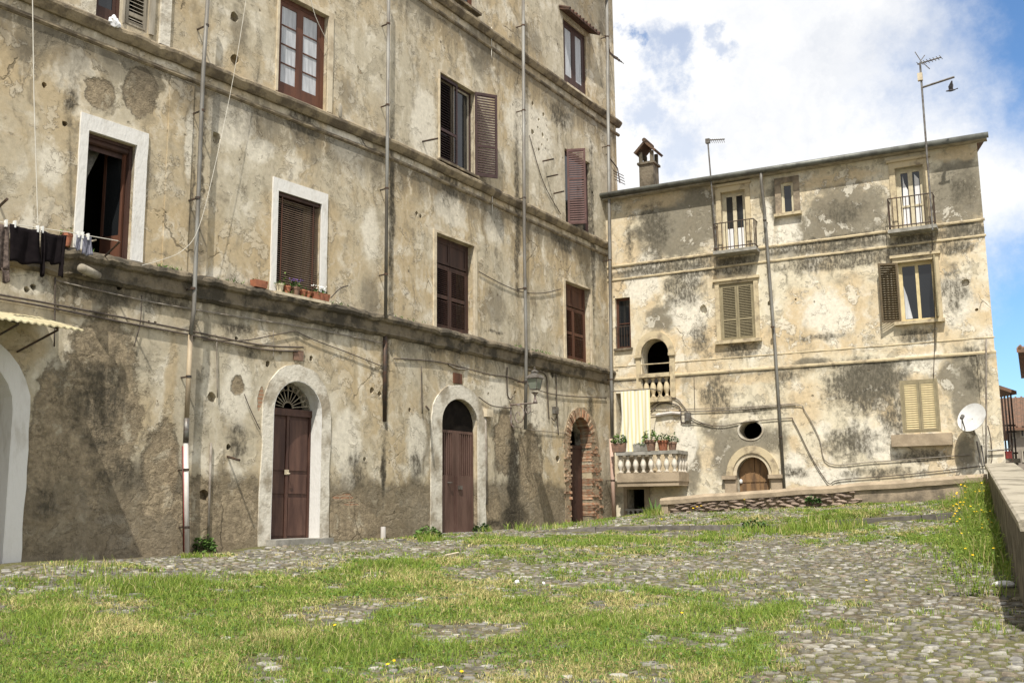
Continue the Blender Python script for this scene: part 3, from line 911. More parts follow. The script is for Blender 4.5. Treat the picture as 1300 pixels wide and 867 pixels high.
# --- W2 window with brown blind
win, W, H, M = window(lb, S1, W2r, M_BROWN, depth=0.15, surround=(0.13, 0.16, 0.24, 0.02), surround_m=M_WHITE, sill=(0.14, 0.20, 0.05), sill_m=M_CREAM, label="window with a lowered brown slatted blind and white surround")
mb = MB()
mb.box(0.01, W - 0.01, -0.10, -0.02, H - 0.07, H - 0.005)
child(win, "blind_box", mb, M_BROWN)
sm = slat_mesh("slat", W - 0.04, 0.045, 0.006, R(30), M_BLIND)
ns = 44
for i in range(ns):
    link("slat", sm, win, M @ T(0.02, -0.06, 0.03 + (H - 0.12) * (i + 0.5) / ns))
for uu in (0.14, W - 0.17):
    mb = MB()
    mb.box(uu, uu + 0.022, -0.034, -0.030, 0.03, H - 0.06)
    child(win, "blind_tape", mb, M_REDWOOD)

# --- top floor left: brown window with shutter
win, W, H, M = window(lb, S1, TLr, M_BROWN, depth=0.10, fw=0.05)
casement(win, M @ T(0.055, 0, 0.055), W - 0.11, H - 0.11, M_BROWN, M_GLASS, -0.12, panel=0.16, muntins=1)
win, W, H, M = window(lb, S1, TSr, M_GREYWOOD, depth=0.04, fw=0.05, surround=(0.02, 0.09, 0.0, 0.0), surround_m=M_GREYWOOD)
louvre_leaf(win, M @ T(0.05, -0.06, 0.05), W - 0.1, H - 0.1, M_GREYWOOD, 15, rails=(0.16,), tilt=R(40))
mb = MB()
pu = S1.px(202, 30)[0]
pu2 = S1.px(215, 30)[0]
mb.box(pu, pu2, -0.02, 0.05, 9.45, TOP - 0.02)
put("pilaster", mb, M_LIME, lb, S1.M)

cornice_strip = MB()
lu0, lu1 = S1.px(209, 250)[0], S1.px(240, 250)[0]
cornice_strip.box(lu0, lu1, -0.02, 0.022, 5.62, 8.97)
put("pilaster", cornice_strip, M_PLASTER_L, lb, S1.M)

# --- T2 brown casement window with white curtains
win, W, H, M = window(lb, S1, T2r, M_REDWOOD, depth=0.10, fw=0.09, surround=(0.05, 0.13, 0.10, 0.0), surround_m=M_CREAM, label="brown casement window with white curtains behind eight panes")
for k in (0, 1):
    w_ = (W - 0.18) / 2
    casement(win, M @ T(0.09 + k * w_, 0, 0.09), w_, H - 0.18, M_REDWOOD, M_CURTAIN, -0.11, muntins=3, fw=0.085, panel=0.12)
# --- T3 bottom of a brown window at the upper edge
win, W, H, M = window(lb, S2, T3r, M_REDWOOD, depth=0.10, fw=0.08, sill=(0.10, 0.14, 0.06), sill_m=M_CORNICE)
for k in (0, 1):
    w_ = (W - 0.16) / 2
    casement(win, M @ T(0.08 + k * w_, 0, 0.08), w_, H - 0.16, M_REDWOOD, M_GLASS, -0.11, muntins=2, fw=0.06, panel=0.1)

# --- W3, W4 tall louvred inner doors
for rc, m, n in ((W3r, M_BROWN, 26), (W4r, M_REDWOOD, 22)):
    win, W, H, M = window(lb, S2, rc, m, depth=0.15, fw=0.07, surround=(0.10, 0.12, 0.05, 0.0), surround_m=M_CREAM, sill=(0.06, 0.06, 0.05), sill_m=M_CREAM,
                          label="tall window closed by reddish louvred shutters" if m is M_REDWOOD else "tall window closed by dark brown louvred shutters")
    w_ = (W - 0.14) / 2
    for k in (0, 1):
        louvre_leaf(win, M @ T(0.07 + k * w_ + 0.004, -0.19, 0.07), w_ - 0.008, (H - 0.14) * 0.72, m, n, rails=(0.5,), stile=0.07)
        tm = MB()
        zt = 0.07 + (H - 0.14) * 0.735
        ht = H - 0.07 - zt
        tm.box(0, 0.06, 0, 0.035, 0, ht)
        tm.box(w_ - 0.068, w_ - 0.008, 0, 0.035, 0, ht)
        tm.box(0.06, w_ - 0.068, 0.002, 0.033, 0, 0.07)
        tm.box(0.06, w_ - 0.068, 0.002, 0.033, ht - 0.07, ht)
        tm.box(0.06, w_ - 0.068, 0.006, 0.02, 0.07, ht - 0.07)
        put("transom_panel", tm, m, win, M @ T(0.07 + k * w_ + 0.004, -0.19, zt))

# --- W5 second floor: one leaf closed, one swung out
win, W, H, M = window(lb, S2, W5r, M_PLUM, depth=0.10, fw=0.05, surround=(0.03, 0.03, 0.05, 0.0), surround_m=M_CREAM, sill=(0.08, 0.10, 0.05), sill_m=M_CORNICE, label="window with plum shutters, the right leaf swung open")
louvre_leaf(win, M @ T(0.0, -0.04, 0.02), W * 0.52, H - 0.04, M_PLUM, 30, rails=(0.36,))
casement(win, M @ T(W * 0.5, 0, 0.05), W * 0.46, H - 0.1, M_GREYWOOD, M_GLASS, -0.12)
casement(win, M @ T(0.05, 0, 0.05), W * 0.44, H - 0.1, M_GREYWOOD, M_GLASS, -0.12)
louvre_leaf(win, M @ T(W, 0.02, 0.0) @ Matrix.Rotation(R(-35), 4, "Z"), 0.58, H + 0.02, M_PLUM, 30, rails=(0.36,), tilt=R(62))
# --- W6 single faded shutter ajar
win, W, H, M = window(lb, S2, W6r, M_PLUM, depth=0.10, fw=0.05, label="window with one faded plum shutter ajar")
casement(win, M @ T(0.05, 0, 0.05), W - 0.1, H - 0.1, M_PLUM, M_GLASS, -0.12)
louvre_leaf(win, M @ T(0.10, 0.02, 0.0) @ Matrix.Rotation(R(-66), 4, "Z"), 0.52, H - 0.02, M_PLUM2, 30, rails=(0.60,), tilt=R(62))
# --- W7 third floor: brown window, tile hood, sill
win, W, H, M = window(lb, S2, W7r, M_BROWN, depth=0.05, fw=0.08, sill=(0.10, 0.16, 0.06), sill_m=M_CREAM, label="brown window with a little tiled hood and white curtains")
w_ = (W - 0.16) / 2
for k in (0, 1):
    casement(win, M @ T(0.08 + k * w_, 0, 0.08), w_, H - 0.16, M_BROWN, M_CURTAIN, -0.06, fw=0.12, panel=0.20)
hm = MB()
hm.add([(-0.22, -0.0, H + 0.24), (W + 0.22, 0.0, H + 0.24), (W + 0.26, -0.34, H + 0.08), (-0.26, -0.34, H + 0.08), (-0.22, 0.0, H + 0.17), (W + 0.22, 0.0, H + 0.17), (W + 0.26, -0.34, H + 0.03), (-0.26, -0.34, H + 0.03)],
       [(0, 1, 2, 3), (7, 6, 5, 4), (0, 4, 5, 1), (2, 6, 7, 3), (1, 5, 6, 2), (0, 3, 7, 4)])
for k in range(10):
    uu = -0.2 + (W + 0.4) * k / 9
    hm.tube([(uu, -0.0, H + 0.25), (uu * 1.03, -0.35, H + 0.09)], 0.05, 6)
child(win, "hood", hm, simple("dark_tile", (0.12, 0.065, 0.045), (0.07, 0.045, 0.035), 5, 0.9, bumps=0.4))

# ------------------------------------------------------------------ doors
def jagged(pts, amp, seed):
    return [(u + amp * mnoise.noise(Vector((u * 4, z * 4, seed))), z + amp * mnoise.noise(Vector((u * 4, z * 4, seed + 5)))) for u, z in pts]


def surround_arch(d, wl, wr, wt, m, o=0.03, root=lb, F=S1, jag=0.02, seed=1.0, z0l=None, z0r=None):
    n = 16
    inner = arch_pts(d["u0"], d["u1"], d["z0"], d["zs"], d["zt"], n)
    outer = arch_pts(d["u0"] - wl, d["u1"] + wr, d["z0"], d["zs"], d["zt"] + wt, n)
    k = 8
    li = [(inner[0][0], d["z0"] + (d["zs"] - d["z0"]) * i / k) for i in range(k)]
    lo = [(outer[0][0], d["z0"] + (d["zs"] - d["z0"]) * i / k) for i in range(k)]
    ri = [(inner[-1][0], d["zs"] - (d["zs"] - d["z0"]) * i / k) for i in range(1, k + 1)]
    ro = [(outer[-1][0], d["zs"] - (d["zs"] - d["z0"]) * i / k) for i in range(1, k + 1)]
    O = jagged(lo + outer[1:-1] + ro, jag * 2.4, seed)
    I = li + inner[1:-1] + ri
    mb = MB()
    mb.band(O, I, -0.03, o)
    return mb


# D1: brown double door, iron fanlight
M = S1.M
d = D1
door = put("door", surround_arch(d, 0.25, 0.24, 0.30, M_LIME, seed=2.0), M_LIME, lb, M)
door["label"] = "tall brown door with an iron fanlight in a limewashed arch"
rv = 0.27
mb = MB()
n = 14
inn = arch_pts(d["u0"] + 0.012, d["u1"] - 0.012, d["z0"], d["zs"], d["zt"] - 0.012, n)
out = arch_pts(d["u0"] - 0.02, d["u1"] + 0.02, d["z0"], d["zs"], d["zt"] + 0.02, n)
mb.band(out, inn, -0.30, 0.028)
child(door, "reveal", mb, M_WHITE)
zdoor = S1.px(366, 528, -rv)[1]
dz0 = d["z0"] + 0.14
um = (d["u0"] + d["u1"]) / 2
for a, b in ((d["u0"] + 0.05, um - 0.004), (um + 0.004, d["u1"] - 0.05)):
    mb = MB()
    mb.box(a, b, -rv - 0.05, -rv - 0.01, dz0, zdoor)
    nb = 6
    for za, zb in ((0.02, 0.33), (0.36, 0.52), (0.55, 0.97)):
        z_a, z_b = dz0 + (zdoor - dz0) * za, dz0 + (zdoor - dz0) * zb
        mb.box(a + 0.05, b - 0.05, -rv - 0.012, -rv + 0.012, z_a, z_b)
    child(door, "door_leaf", mb, M_DOOR)
mb = MB()
mb.box(d["u0"] + 0.02, d["u1"] - 0.02, -rv - 0.07, -rv + 0.05, zdoor, zdoor + 0.13)
mb.box(d["u0"] + 0.005, d["u0"] + 0.05, -rv - 0.07, -rv + 0.02, dz0, zdoor)
mb.box(d["u1"] - 0.05, d["u1"] - 0.005, -rv - 0.07, -rv + 0.02, dz0, zdoor)
mb.box(um - 0.03, um + 0.03, -rv - 0.01, -rv + 0.025, dz0, zdoor)
child(door, "door_frame", mb, M_DOOR)
mb = MB()
zc = zdoor + 0.15
rr = (d["u1"] - d["u0"]) / 2 - 0.04
sz = (d["zt"] - zc) / rr
for k in range(11):
    an = math.pi * (k + 0.5) / 11
    mb.tube([(um + 0.10 * math.cos(an), rv, zc + 0.10 * math.sin(an)), (um + rr * 0.98 * math.cos(an), rv, zc + rr * sz * 0.96 * math.sin(an))], 0.010, 5)
    cx_, cz_ = um + rr * 0.80 * math.cos(an + 0.14), zc + rr * sz * 0.78 * math.sin(an + 0.14)
    mb.tube([(cx_ + 0.055 * math.cos(b), rv, cz_ + 0.055 * math.sin(b)) for b in [2 * math.pi * q / 9 for q in range(10)]], 0.008, 5)
for f_ in (0.22, 0.99):
    mb.tube([(um + rr * f_ * math.cos(math.pi * q / 16), rv, zc + rr * f_ * sz * math.sin(math.pi * q / 16)) for q in range(17)], 0.013, 5)
child(door, "fanlight_grille", mb, simple("pale_iron", (0.40, 0.36, 0.28), (0.22, 0.18, 0.13), 8, 0.6, bumps=0))
hu, hz = S1.px(363, 601, -rv)
mb = MB()
mb.box(hu - 0.05, hu + 0.04, -rv + 0.012, -rv + 0.035, hz - 0.02, hz + 0.07)
mb.tube([(hu, rv - 0.03, hz), (hu, rv - 0.10, hz), (hu - 0.07, rv - 0.10, hz - 0.01)], 0.012, 6)
child(door, "handle", mb, M_BEIGEFRAME)
mb = MB()
mb.box(d["u0"] - 0.10, d["u1"] + 0.10, -0.45, 0.30, d["z0"] - 0.25, d["z0"] + 0.135)
child(door, "doorstep", mb, M_CONCRETE)

# D2: brown metal door with slotted top, open lunette
d = D2
M = S2.M
door = put("door", surround_arch(d, 0.40, 0.32, 0.33, M_LIME, F=S2, seed=4.0), M_LIME, lb, M)
door["label"] = "brown metal double door with slotted upper panels and open lunette"
rv = 0.10
ztop = S2.px(582, 547, -rv)[1]
um = (d["u0"] + d["u1"]) / 2
for a, b in ((d["u0"] + 0.02, um - 0.003), (um + 0.003, d["u1"] - 0.02)):
    mb = MB()
    zs_ = d["z0"] + (ztop - d["z0"]) * 0.56
    mb.box(a, b, -rv - 0.04, -rv, d["z0"] + 0.02, zs_)
    mb.box(a, b, -rv - 0.04, -rv, ztop - 0.06, ztop)
    mb.box(a, a + 0.05, -rv - 0.04, -rv, zs_, ztop - 0.06)
    mb.box(b - 0.05, b, -rv - 0.04, -rv, zs_, ztop - 0.06)
    mid = 0.0
    if a > um - 0.1:
        mb.box(a + 0.05, a + 0.14, -rv - 0.038, -rv - 0.002, zs_, ztop - 0.06)
    else:
        mb.box(b - 0.16, b - 0.05, -rv - 0.038, -rv - 0.002, zs_, ztop - 0.06)
    mb.box(a + 0.02, a + 0.05, -rv, -rv + 0.012, d["z0"] + 0.03, zs_)
    mb.box(b - 0.05, b - 0.02, -rv, -rv + 0.012, d["z0"] + 0.03, zs_)
    child(door, "door_leaf", mb, M_METALDOOR)
    k = 6
    lo_, hi_ = (a + 0.14, b - 0.05) if a > um - 0.1 else (a + 0.05, b - 0.16)
    for q in range(k):
        mb = MB()
        c_ = lo_ + (hi_ - lo_) * (q + 0.5) / k
        mb.box(c_ - 0.02, c_ + 0.02, -rv - 0.03, -rv - 0.004, zs_, ztop - 0.06)
        child(door, "bar", mb, M_METALDOOR)
ar2 = arch_pts(d["u0"] + 0.004, d["u1"] - 0.004, ztop, d["zs"] if d["zs"] > ztop else ztop, d["zt"] - 0.004, 14)
child(door, "lunette_shade_sheet", MB().prism(ar2, -0.14, -0.12), simple("lunette_shade", (0.012, 0.010, 0.009), (0.02, 0.017, 0.014), 5, 0.95, bumps=0.2, spec=0.05))  # near-black sheet stands in for the shade inside the open lunette
mb = MB()
mb.tube([(um - 0.32, rv, 2.2), (um - 0.32, rv - 0.06, 2.2), (um - 0.24, rv - 0.06, 2.2)], 0.015, 6)
mb.box(um + 0.06, um + 0.2, -rv, -rv + 0.04, 2.06, 2.14)
child(door, "lock", mb, M_IRONGREY)
mb = MB()
mb.box(d["u0"] - 0.1, d["u1"] + 0.1, -0.45, 0.12, d["z0"] - 0.35, d["z0"] + 0.02)
child(door, "doorstep", mb, M_CONCRETE)

# D3: dark door in a brick arch, brick by brick
d = D3
door = put("door", MB().box(d["u0"] + 0.02, d["u1"] - 0.02, -0.34, -0.29, d["z0"], S2.px(735, 570, -0.3)[1]), M_BROWN, lb, M)
door["label"] = "narrow dark brown door inside the crumbling brick arch"
mb = MB()
zt3 = S2.px(735, 570, -0.3)[1]
mb.box(d["u0"] + 0.0, d["u1"] - 0.0, -0.36, -0.27, zt3, zt3 + 0.09)
mb.box((d["u0"] + d["u1"]) / 2 - 0.02, (d["u0"] + d["u1"]) / 2 + 0.02, -0.29, -0.275, d["z0"], zt3)
child(door, "door_frame", mb, M_BROWN)
brick_parts = []


def brick_mesh(sx, sy, sz, m, seed):
    rr_ = random.Random(seed)
    mb = MB()
    mb.box(-sx / 2, sx / 2, -sy / 2, sy / 2, -sz / 2, sz / 2)
    mb.v = [tuple(c + rr_.uniform(-0.010, 0.010) for c in p) for p in mb.v]
    return mb.mesh("brick", [m])


bm_v = [brick_mesh(0.24, 0.34, 0.062, M_BRICK, s) for s in range(5)]
bm_h = [brick_mesh(0.13, 0.34, 0.062, M_BRICK, s + 9) for s in range(4)]
bm_a = [brick_mesh(0.075, 0.34, 0.24, M_BRICKPALE if s % 2 else M_BRICK, s + 20) for s in range(5)]
bm_p = [brick_mesh(0.20, 0.34, 0.062, M_BRICKPALE, s + 40) for s in range(4)]
bk = empty("brick_surround", None, M=S2.M @ T(d["u0"], 0, d["z0"]))
bk.parent = lb
bk.matrix_basis = WORLD[lb.name].inverted() @ WORLD[bk.name]
bk["label"] = "crumbling red brick arch round the narrow dark door"
z = d["z0"] + 0.05
row = 0
while z < d["zs"] - 0.02:
    wl = 0.27 if row % 2 else 0.37
    for side in (0, 1):
        u = d["u1"] - 0.012 if side else d["u0"] + 0.012
        sgn = 1 if side else -1
        used = 0.0
        lim = (0.40 if side else 0.16) + random.uniform(-0.05, 0.05) + (0.06 if side and z < 2.6 else 0)
        first = row % 2
        while used < lim:
            full = (first == 0)
            first = 1 - first
            ln = 0.25 if full else 0.14
            if random.random() > 0.14:
                me = random.choice((bm_v if full else bm_h) if side or z < 2.2 else bm_p)
                link("brick", me, bk, S2.M @ T(u + sgn * (used + ln / 2 - 0.005), -0.135 + random.uniform(-0.025, 0.012), z) @ Matrix.Rotation(random.uniform(-0.05, 0.05), 4, "Y"))
            used += ln
    z += 0.075
    row += 1
cc, rx, rz = (d["u0"] + d["u1"]) / 2, (d["u1"] - d["u0"]) / 2, d["zt"] - d["zs"]
na = 26
for k in range(na):
    an = math.pi * (k + 0.5) / na
    uu, zz = cc - (rx + 0.108) * math.cos(an), d["zs"] + (rz + 0.108) * math.sin(an)
    link("brick", random.choice(bm_a), bk, S2.M @ T(uu, -0.135 + random.uniform(-0.02, 0.012), zz) @ Matrix.Rotation(math.atan2((rz + 0.14) * math.cos(an), (rx + 0.14) * math.sin(an)) * -1.0, 4, "Y"))
mb = MB()
n = 16
inn = arch_pts(d["u0"] - 0.02, d["u1"] + 0.02, d["z0"], d["zs"], d["zt"] + 0.02, n)
out = arch_pts(d["u0"] - 0.30, d["u1"] + 0.44, d["z0"], d["zs"], d["zt"] + 0.27, n)
mb.band(jagged(out, 0.06, 8.0), inn, -0.03, 0.018)
child(bk, "mortar_bed", mb, M_MORTAR, S2.M)

# D0: whitewashed arch at the left edge
d = D0
door = put("door", surround_arch(d, 0.30, 0.25, 0.30, M_WHITE, seed=6.0, jag=0.012), M_WHITE, lb, S1.M)
door["label"] = "whitewashed arched doorway under the yellow awning"
mb = MB()
inn = arch_pts(d["u0"] + 0.012, d["u1"] - 0.012, d["z0"], d["zs"], d["zt"] - 0.012, 14)
out = arch_pts(d["u0"] - 0.02, d["u1"] + 0.02, d["z0"], d["zs"], d["zt"] + 0.02, 14)
mb.band(out, inn, -0.46, 0.028)
child(door, "reveal", mb, M_WHITE)
mb = MB()
mb.box(d["u0"], d["u1"], -0.46, -0.40, d["z0"], d["zt"])
child(door, "door_leaf", mb, M_GREYWOOD)


# ------------------------------------------------------------------ pipes, cables, cords fixed to the left facade
def px_path(F, pts, o):
    out = []
    for q in pts:
        oo = q[2] if len(q) > 2 else o
        u, z = F.px(q[0], q[1], oo)
        out.append((u, -oo, z))
    return out


def smooth_path(pts, n=6):
    P = [Vector(p) for p in pts]
    out = []
    for i in range(len(P) - 1):
        p0, p1, p2, p3 = P[max(i - 1, 0)], P[i], P[i + 1], P[min(i + 2, len(P) - 1)]
        for k in range(n):
            t = k / n
            out.append(0.5 * ((2 * p1) + (p2 - p0) * t + (2 * p0 - 5 * p1 + 4 * p2 - p3) * t * t + (3 * p1 - p0 - 3 * p2 + p3) * t ** 3))
    out.append(P[-1])
    return out


def pipe(F, pts, r, m, o=None, root=lb, name="drain_pipe", clamps=0, cm=None, label=None):
    o = o if o is not None else r + 0.03
    P = px_path(F, pts, o)
    mb = MB()
    mb.tube(P, r, 9)
    ob = put(name, mb, m, root, F.M, smooth=True)
    if label:
        ob["label"] = label
    if clamps:
        a, b = Vector(P[0]), Vector(P[-1])
        for k in range(clamps):
            p = a.lerp(b, (k + 0.5) / clamps)
            c = MB()
            c.lathe(p - Vector((0, 0, 0.02)), [(r + 0.008, 0), (r + 0.008, 0.04)], 9)
            c.box(p.x - 0.012, p.x + 0.012, -0.05, o, p.z - 0.012, p.z + 0.012)
            child(ob, "pipe_clamp", c, cm or M_IRON)
    return ob


def cable(F, pts, r=0.013, m=None, o=0.02, root=lb, name="cable", n=5):
    mb = MB()
    mb.tube(smooth_path(px_path(F, pts, o), n), r, 5)
    return put(name, mb, m or M_CABLE, root, F.M, smooth=True)


pipe(S1, [(265, -20), (258, 90), (246, 395), (242, 425)], 0.036, M_ZINC, o=0.26, clamps=4)
pipe(S1, [(242, 424), (237, 533)], 0.040, M_PIPEBEIGE, o=0.20, clamps=1)
pipe(S1, [(237, 531), (236, 562)], 0.046, M_IRONGREY, o=0.20)
pipe(S1, [(236, 560), (237.5, 706)], 0.040, M_PIPEWHITE, o=0.20, clamps=2, label="white lower length of the drain pipe")
pipe(S1, [(233, 566), (234.5, 704)], 0.014, M_PIPERED, o=0.16)
pipe(S1, [(231.5, 566), (233, 700)], 0.012, M_IRON, o=0.12)
pipe(S1, [(493.5, -20), (489.5, 404)], 0.037, M_ZINC, o=0.19, clamps=4)
pipe(S1, [(489, 404), (488, 535)], 0.05, M_IRON, o=0.01)  # dark tube stands in for the shaded wall recess below the pipe
pipe(S2, [(664, -20), (665.5, 300), (668, 448), (667, 545)], 0.042, M_ZINC, o=0.22, clamps=5)
pipe(S2, [(770, -20), (774, 320), (776, 480), (777, 560)], 0.048, M_ZINC, o=0.22, clamps=4)
pipe(S2, [(776, 557), (780, 663)], 0.06, M_PIPEPINK, o=0.22, clamps=1, label="faded pink lower length of the corner drain pipe")
pipe(S1, [(268, 562), (264, 690)], 0.02, M_CABLEGREY, o=0.03, name="conduit")
pipe(S2, [(616, 525), (618, 640)], 0.028, M_CABLEGREY, o=0.03, name="conduit")
for F, pts, r, m in (
    (S1, [(-20, 371), (60, 385), (160, 404), (240, 420), (330, 438), (385, 441)], 0.016, M_CABLE),
    (S1, [(-20, 376), (60, 390), (160, 410), (240, 425), (330, 443), (378, 446)], 0.016, M_CABLE),
    (S1, [(70, 356), (130, 370), (200, 385), (300, 402), (400, 418), (486, 436)], 0.012, M_CABLEGREY),
    (S1, [(70, 352), (69, 440)], 0.013, M_CABLE),
    (S1, [(275, 430), (276, 505)], 0.010, M_CABLEGREY),
    (S1, [(258, 432), (310, 432), (345, 426), (375, 420)], 0.010, M_CABLE),
    (S1, [(375, 420), (400, 432), (440, 447), (485, 465)], 0.010, M_CABLE),
    (S1, [(347, 420), (347, 456)], 0.008, M_CABLEGREY),
    (S1, [(180, 375), (178, 410), (170, 440)], 0.009, M_CABLE),
    (S1, [(310, 500), (318, 520), (330, 545)], 0.008, M_CABLE),
    (S2, [(500, 455), (560, 460), (620, 475), (650, 480), (700, 500), (770, 505)], 0.012, M_CABLE),
    (S2, [(608, 504), (625, 515), (650, 518)], 0.012, M_CABLE),
    (S2, [(644, 466), (644, 498), (648, 507), (651, 503)], 0.016, M_CABLE),
    (S2, [(668, 470), (692, 475), (695, 500), (697, 532)], 0.016, M_CABLE),
    (S2, [(706, 476), (707, 520), (709, 552)], 0.016, M_CABLE),
    (S2, [(700, 530), (704, 534), (707, 528)], 0.012, M_CABLE),
    (S2, [(535, 465), (536, 525)], 0.012, M_CABLE),
    (S2, [(608, 345), (640, 362), (665, 371), (690, 372), (712, 367)], 0.011, M_CABLE),
    (S2, [(672, 172), (690, 232), (712, 272)], 0.011, M_CABLE),
    (S2, [(650, 540), (670, 545), (700, 548), (720, 550)], 0.009, M_CABLEGREY),
    (S2, [(570, 463), (580, 468), (592, 469)], 0.016, M_CABLEGREY),
    (S2, [(624, 35), (624, 75)], 0.010, M_ROPE),
    (S2, [(625, 238), (625, 272)], 0.010, M_ROPE),
    (S1, [(452, 160), (464, 185), (478, 190)], 0.009, M_CABLE),
):
    cable(F, pts, r, m, o=0.03 if F is S2 else 0.04)
cable(S1, [(420, 378), (432, 366), (442, 363)], 0.012, M_CABLE, o=0.25, name="iron_rod")
# iron brackets beside the upper windows
for F, a, b in ((S2, (689, 205), (703, 202)), (S2, (694, 225), (708, 222)), (S2, (703, 246), (716, 243)), (S2, (536, 180), (556, 176)), (S1, (0, 262), (9, 253)), (S1, (289, 579), (304, 584)), (S2, (546, 520), (541, 516))):
    u0_, z0_ = F.px(*a)
    u1_, z1_ = F.px(*b, 0.35)
    mb = MB()
    mb.tube([(u0_, 0.03, z0_), (u1_, -0.35, z1_)], 0.022, 6)
    put("iron_rod", mb, M_IRON, lb, F.M)
# small plates and boxes
for F, x0, y0, x1, y1, m, nm, th in ((S2, 575, 475, 585, 486, M_REDWOOD, "plaque", 0.04), (S1, 372, 446, 384, 457, M_TERRA2, "plaque", 0.03), (S2, 701, 517, 706, 525, M_IRONGREY, "junction_box", 0.08), (S2, 613, 520, 621, 529, M_CREAM, "junction_box", 0.12)):
    u0_, za = F.px(x0, y1)
    u1_, zb = F.px(x1, y0)
    put(nm, MB().box(u0_, u1_, -0.02, th, za, zb), m, lb, F.M)
# little television aerials on the facade
for nm_pts in (((768, 45), (774, 66), (786, 78)), ((770, 196), (784, 214), (787, 232))):
    mb = MB()
    P = px_path(S2, [nm_pts[0], nm_pts[1]], 0.05) + px_path(S2, [nm_pts[2]], 0.6)
    mb.tube(P, 0.02, 6)
    for k in range(4):
        p = Vector(P[1]).lerp(Vector(P[2]), 0.35 + k * 0.2)
        mb.tube([p + Vector((-0.16, 0.1, 0.06)), p + Vector((0.16, -0.1, -0.06))], 0.012, 5)
    put("aerial_bracket", mb, M_IRON, lb, S2.M)
# oval satellite-like ceramic insulator on the ledge beside the curtained window
mb = MB()
u_, z_ = S1.px(432, 141, 0.12)
mb.lathe((u_, -0.12, z_ - 0.22), [(0.01, 0.06), (0.045, 0.10), (0.055, 0.22), (0.045, 0.33), (0.01, 0.38)], 10, squash=(1, 0.35))
put("insulator", mb, M_GREYWOOD, lb, S1.M, smooth=True)
# grey pipe stub under the left window
mb = MB()
a_, b_ = S1.px(101, 341, 0.25), S1.px(124, 350, 0.05)
mb.tube([(a_[0], -0.30, a_[1]), (b_[0], -0.04, b_[1])], 0.07, 12)
put("flue_pipe", mb, M_GREYWOOD, lb, S1.M, smooth=True)
# corrugated awning
aw = empty("corrugated_awning", S1.w(-0.6, 0, 4.6), "pale yellow corrugated plastic awning over the whitewashed doorway", "awning")
mb = MB()
ua, ub = -2.6, 0.72
nn = 64
ys = [(ua + (ub - ua) * i / (nn * 2)) for i in range(nn * 2 + 1)]
zA = 4.47
AW_D, AW_DROP = 1.1, 0.30
vs = []
for th in (0, -0.02):
    for i, u in enumerate(ys):
        c = 0.013 * math.sin(i * math.pi / 2 * 1.0 * 1.0 + 0.3) if True else 0
        vs.append((u, 0.0, zA + c + th))
    for i, u in enumerate(ys):
        c = 0.013 * math.sin(i * math.pi / 2 + 0.3)
        vs.append((u, -AW_D, zA - AW_DROP + c + th))
k = len(ys)
fs = []
for i in range(k - 1):
    fs += [(i, i + 1, k + i + 1, k + i), (2 * k + i, 3 * k + i, 3 * k + i + 1, 2 * k + i + 1), (k + i, k + i + 1, 3 * k + i + 1, 3 * k + i)]
fs += [(0, k, 3 * k, 2 * k), (k - 1, 3 * k - 1, 4 * k - 1, 2 * k - 1)]
mb.add(vs, fs)
put("awning_sheet", mb, simple("yellowed_plastic_sheet", (0.50, 0.45, 0.29), (0.36, 0.31, 0.19), 2.0, 0.6, bumps=0.1), aw, S1.M)
for u in (ua + 0.2, -0.2, ub - 0.35):
    put("bracket", MB().tube([(u, 0, zA - 0.55), (u, -AW_D + 0.06, zA - AW_DROP - 0.045)], 0.016, 6), M_IRON, aw, S1.M)
    put("support_arm", MB().tube([(u, 0, zA - 0.05), (u, -AW_D + 0.06, zA - AW_DROP - 0.025)], 0.014, 6), M_IRON, aw, S1.M)

# cords hanging on the left facade
cd = empty("hanging_rope", S1.w(S1.px(45, 150)[0], 0.3, 6), "thin white cord hanging straight down past the laundry", "rope")
put("cord", MB().tube(px_path(S1, [(41, -20), (43, 120), (48, 284)], 0.55), 0.008, 5), M_ROPE, cd, S1.M)
cd = empty("hanging_rope", S1.w(S1.px(280, 150)[0], 0.3, 6), "thin white cord sagging past the grey drain pipe to the open window", "rope")
put("cord", MB().tube(smooth_path(px_path(S1, [(314, -10), (296, 100), (273, 210), (252, 290), (232, 318), (205, 330), (180, 337)], 0.32), 5), 0.0045, 5), M_ROPE, cd, S1.M)
cd = empty("hanging_rope", S1.w(S1.px(410, 30)[0], 0.3, 9), "thin white cord in front of the curtained casement window", "rope")
put("cord", MB().tube(smooth_path(px_path(S1, [(393, -10), (400, 20), (416, 54)], 0.06), 4), 0.007, 5), M_ROPE, cd, S1.M)


# ------------------------------------------------------------------ right building
rb = empty("plaster_house", S3.w(UR / 2, 0, 1.2), "cream plaster three storey house with iron balconies closing the far side of the square", "building")
ZE = 10.72      # wall head under the eaves
R1r = S3.rect((915, 245), (946, 241), (918, 321), (949, 316))
R2r = S3.rect((991, 233), (1007, 231.5), (993, 272), (1008, 271))
R3r = S3.rect((1137, 214), (1172, 209.5), (1140, 291), (1177, 287))
R4r = S3.rect((913, 362), (957, 357), (916, 433), (960, 430))
R5r = S3.rect((1140, 334), (1186.5, 329), (1144, 409), (1190, 406))
R6r = S3.rect((1142, 484), (1190, 480), (1146, 550), (1194.6, 547.6))
R8r = S3.rect((781, 379), (800, 377), (782, 443), (801, 442))
R7 = dict(u0=S3.px(815, 470)[0], u1=S3.px(850, 470)[0], z0=S3.px(833, 506)[1], zs=S3.px(833, 449)[1], zt=S3.px(833, 430)[1])
R10 = dict(u0=S3.px(936, 610)[0], u1=S3.px(977, 610)[0], z0=0.9, zs=S3.px(956, 603)[1], zt=S3.px(956, 580)[1])
R11 = S3.rect((797, 621), (819, 621), (797, 661), (819, 660))
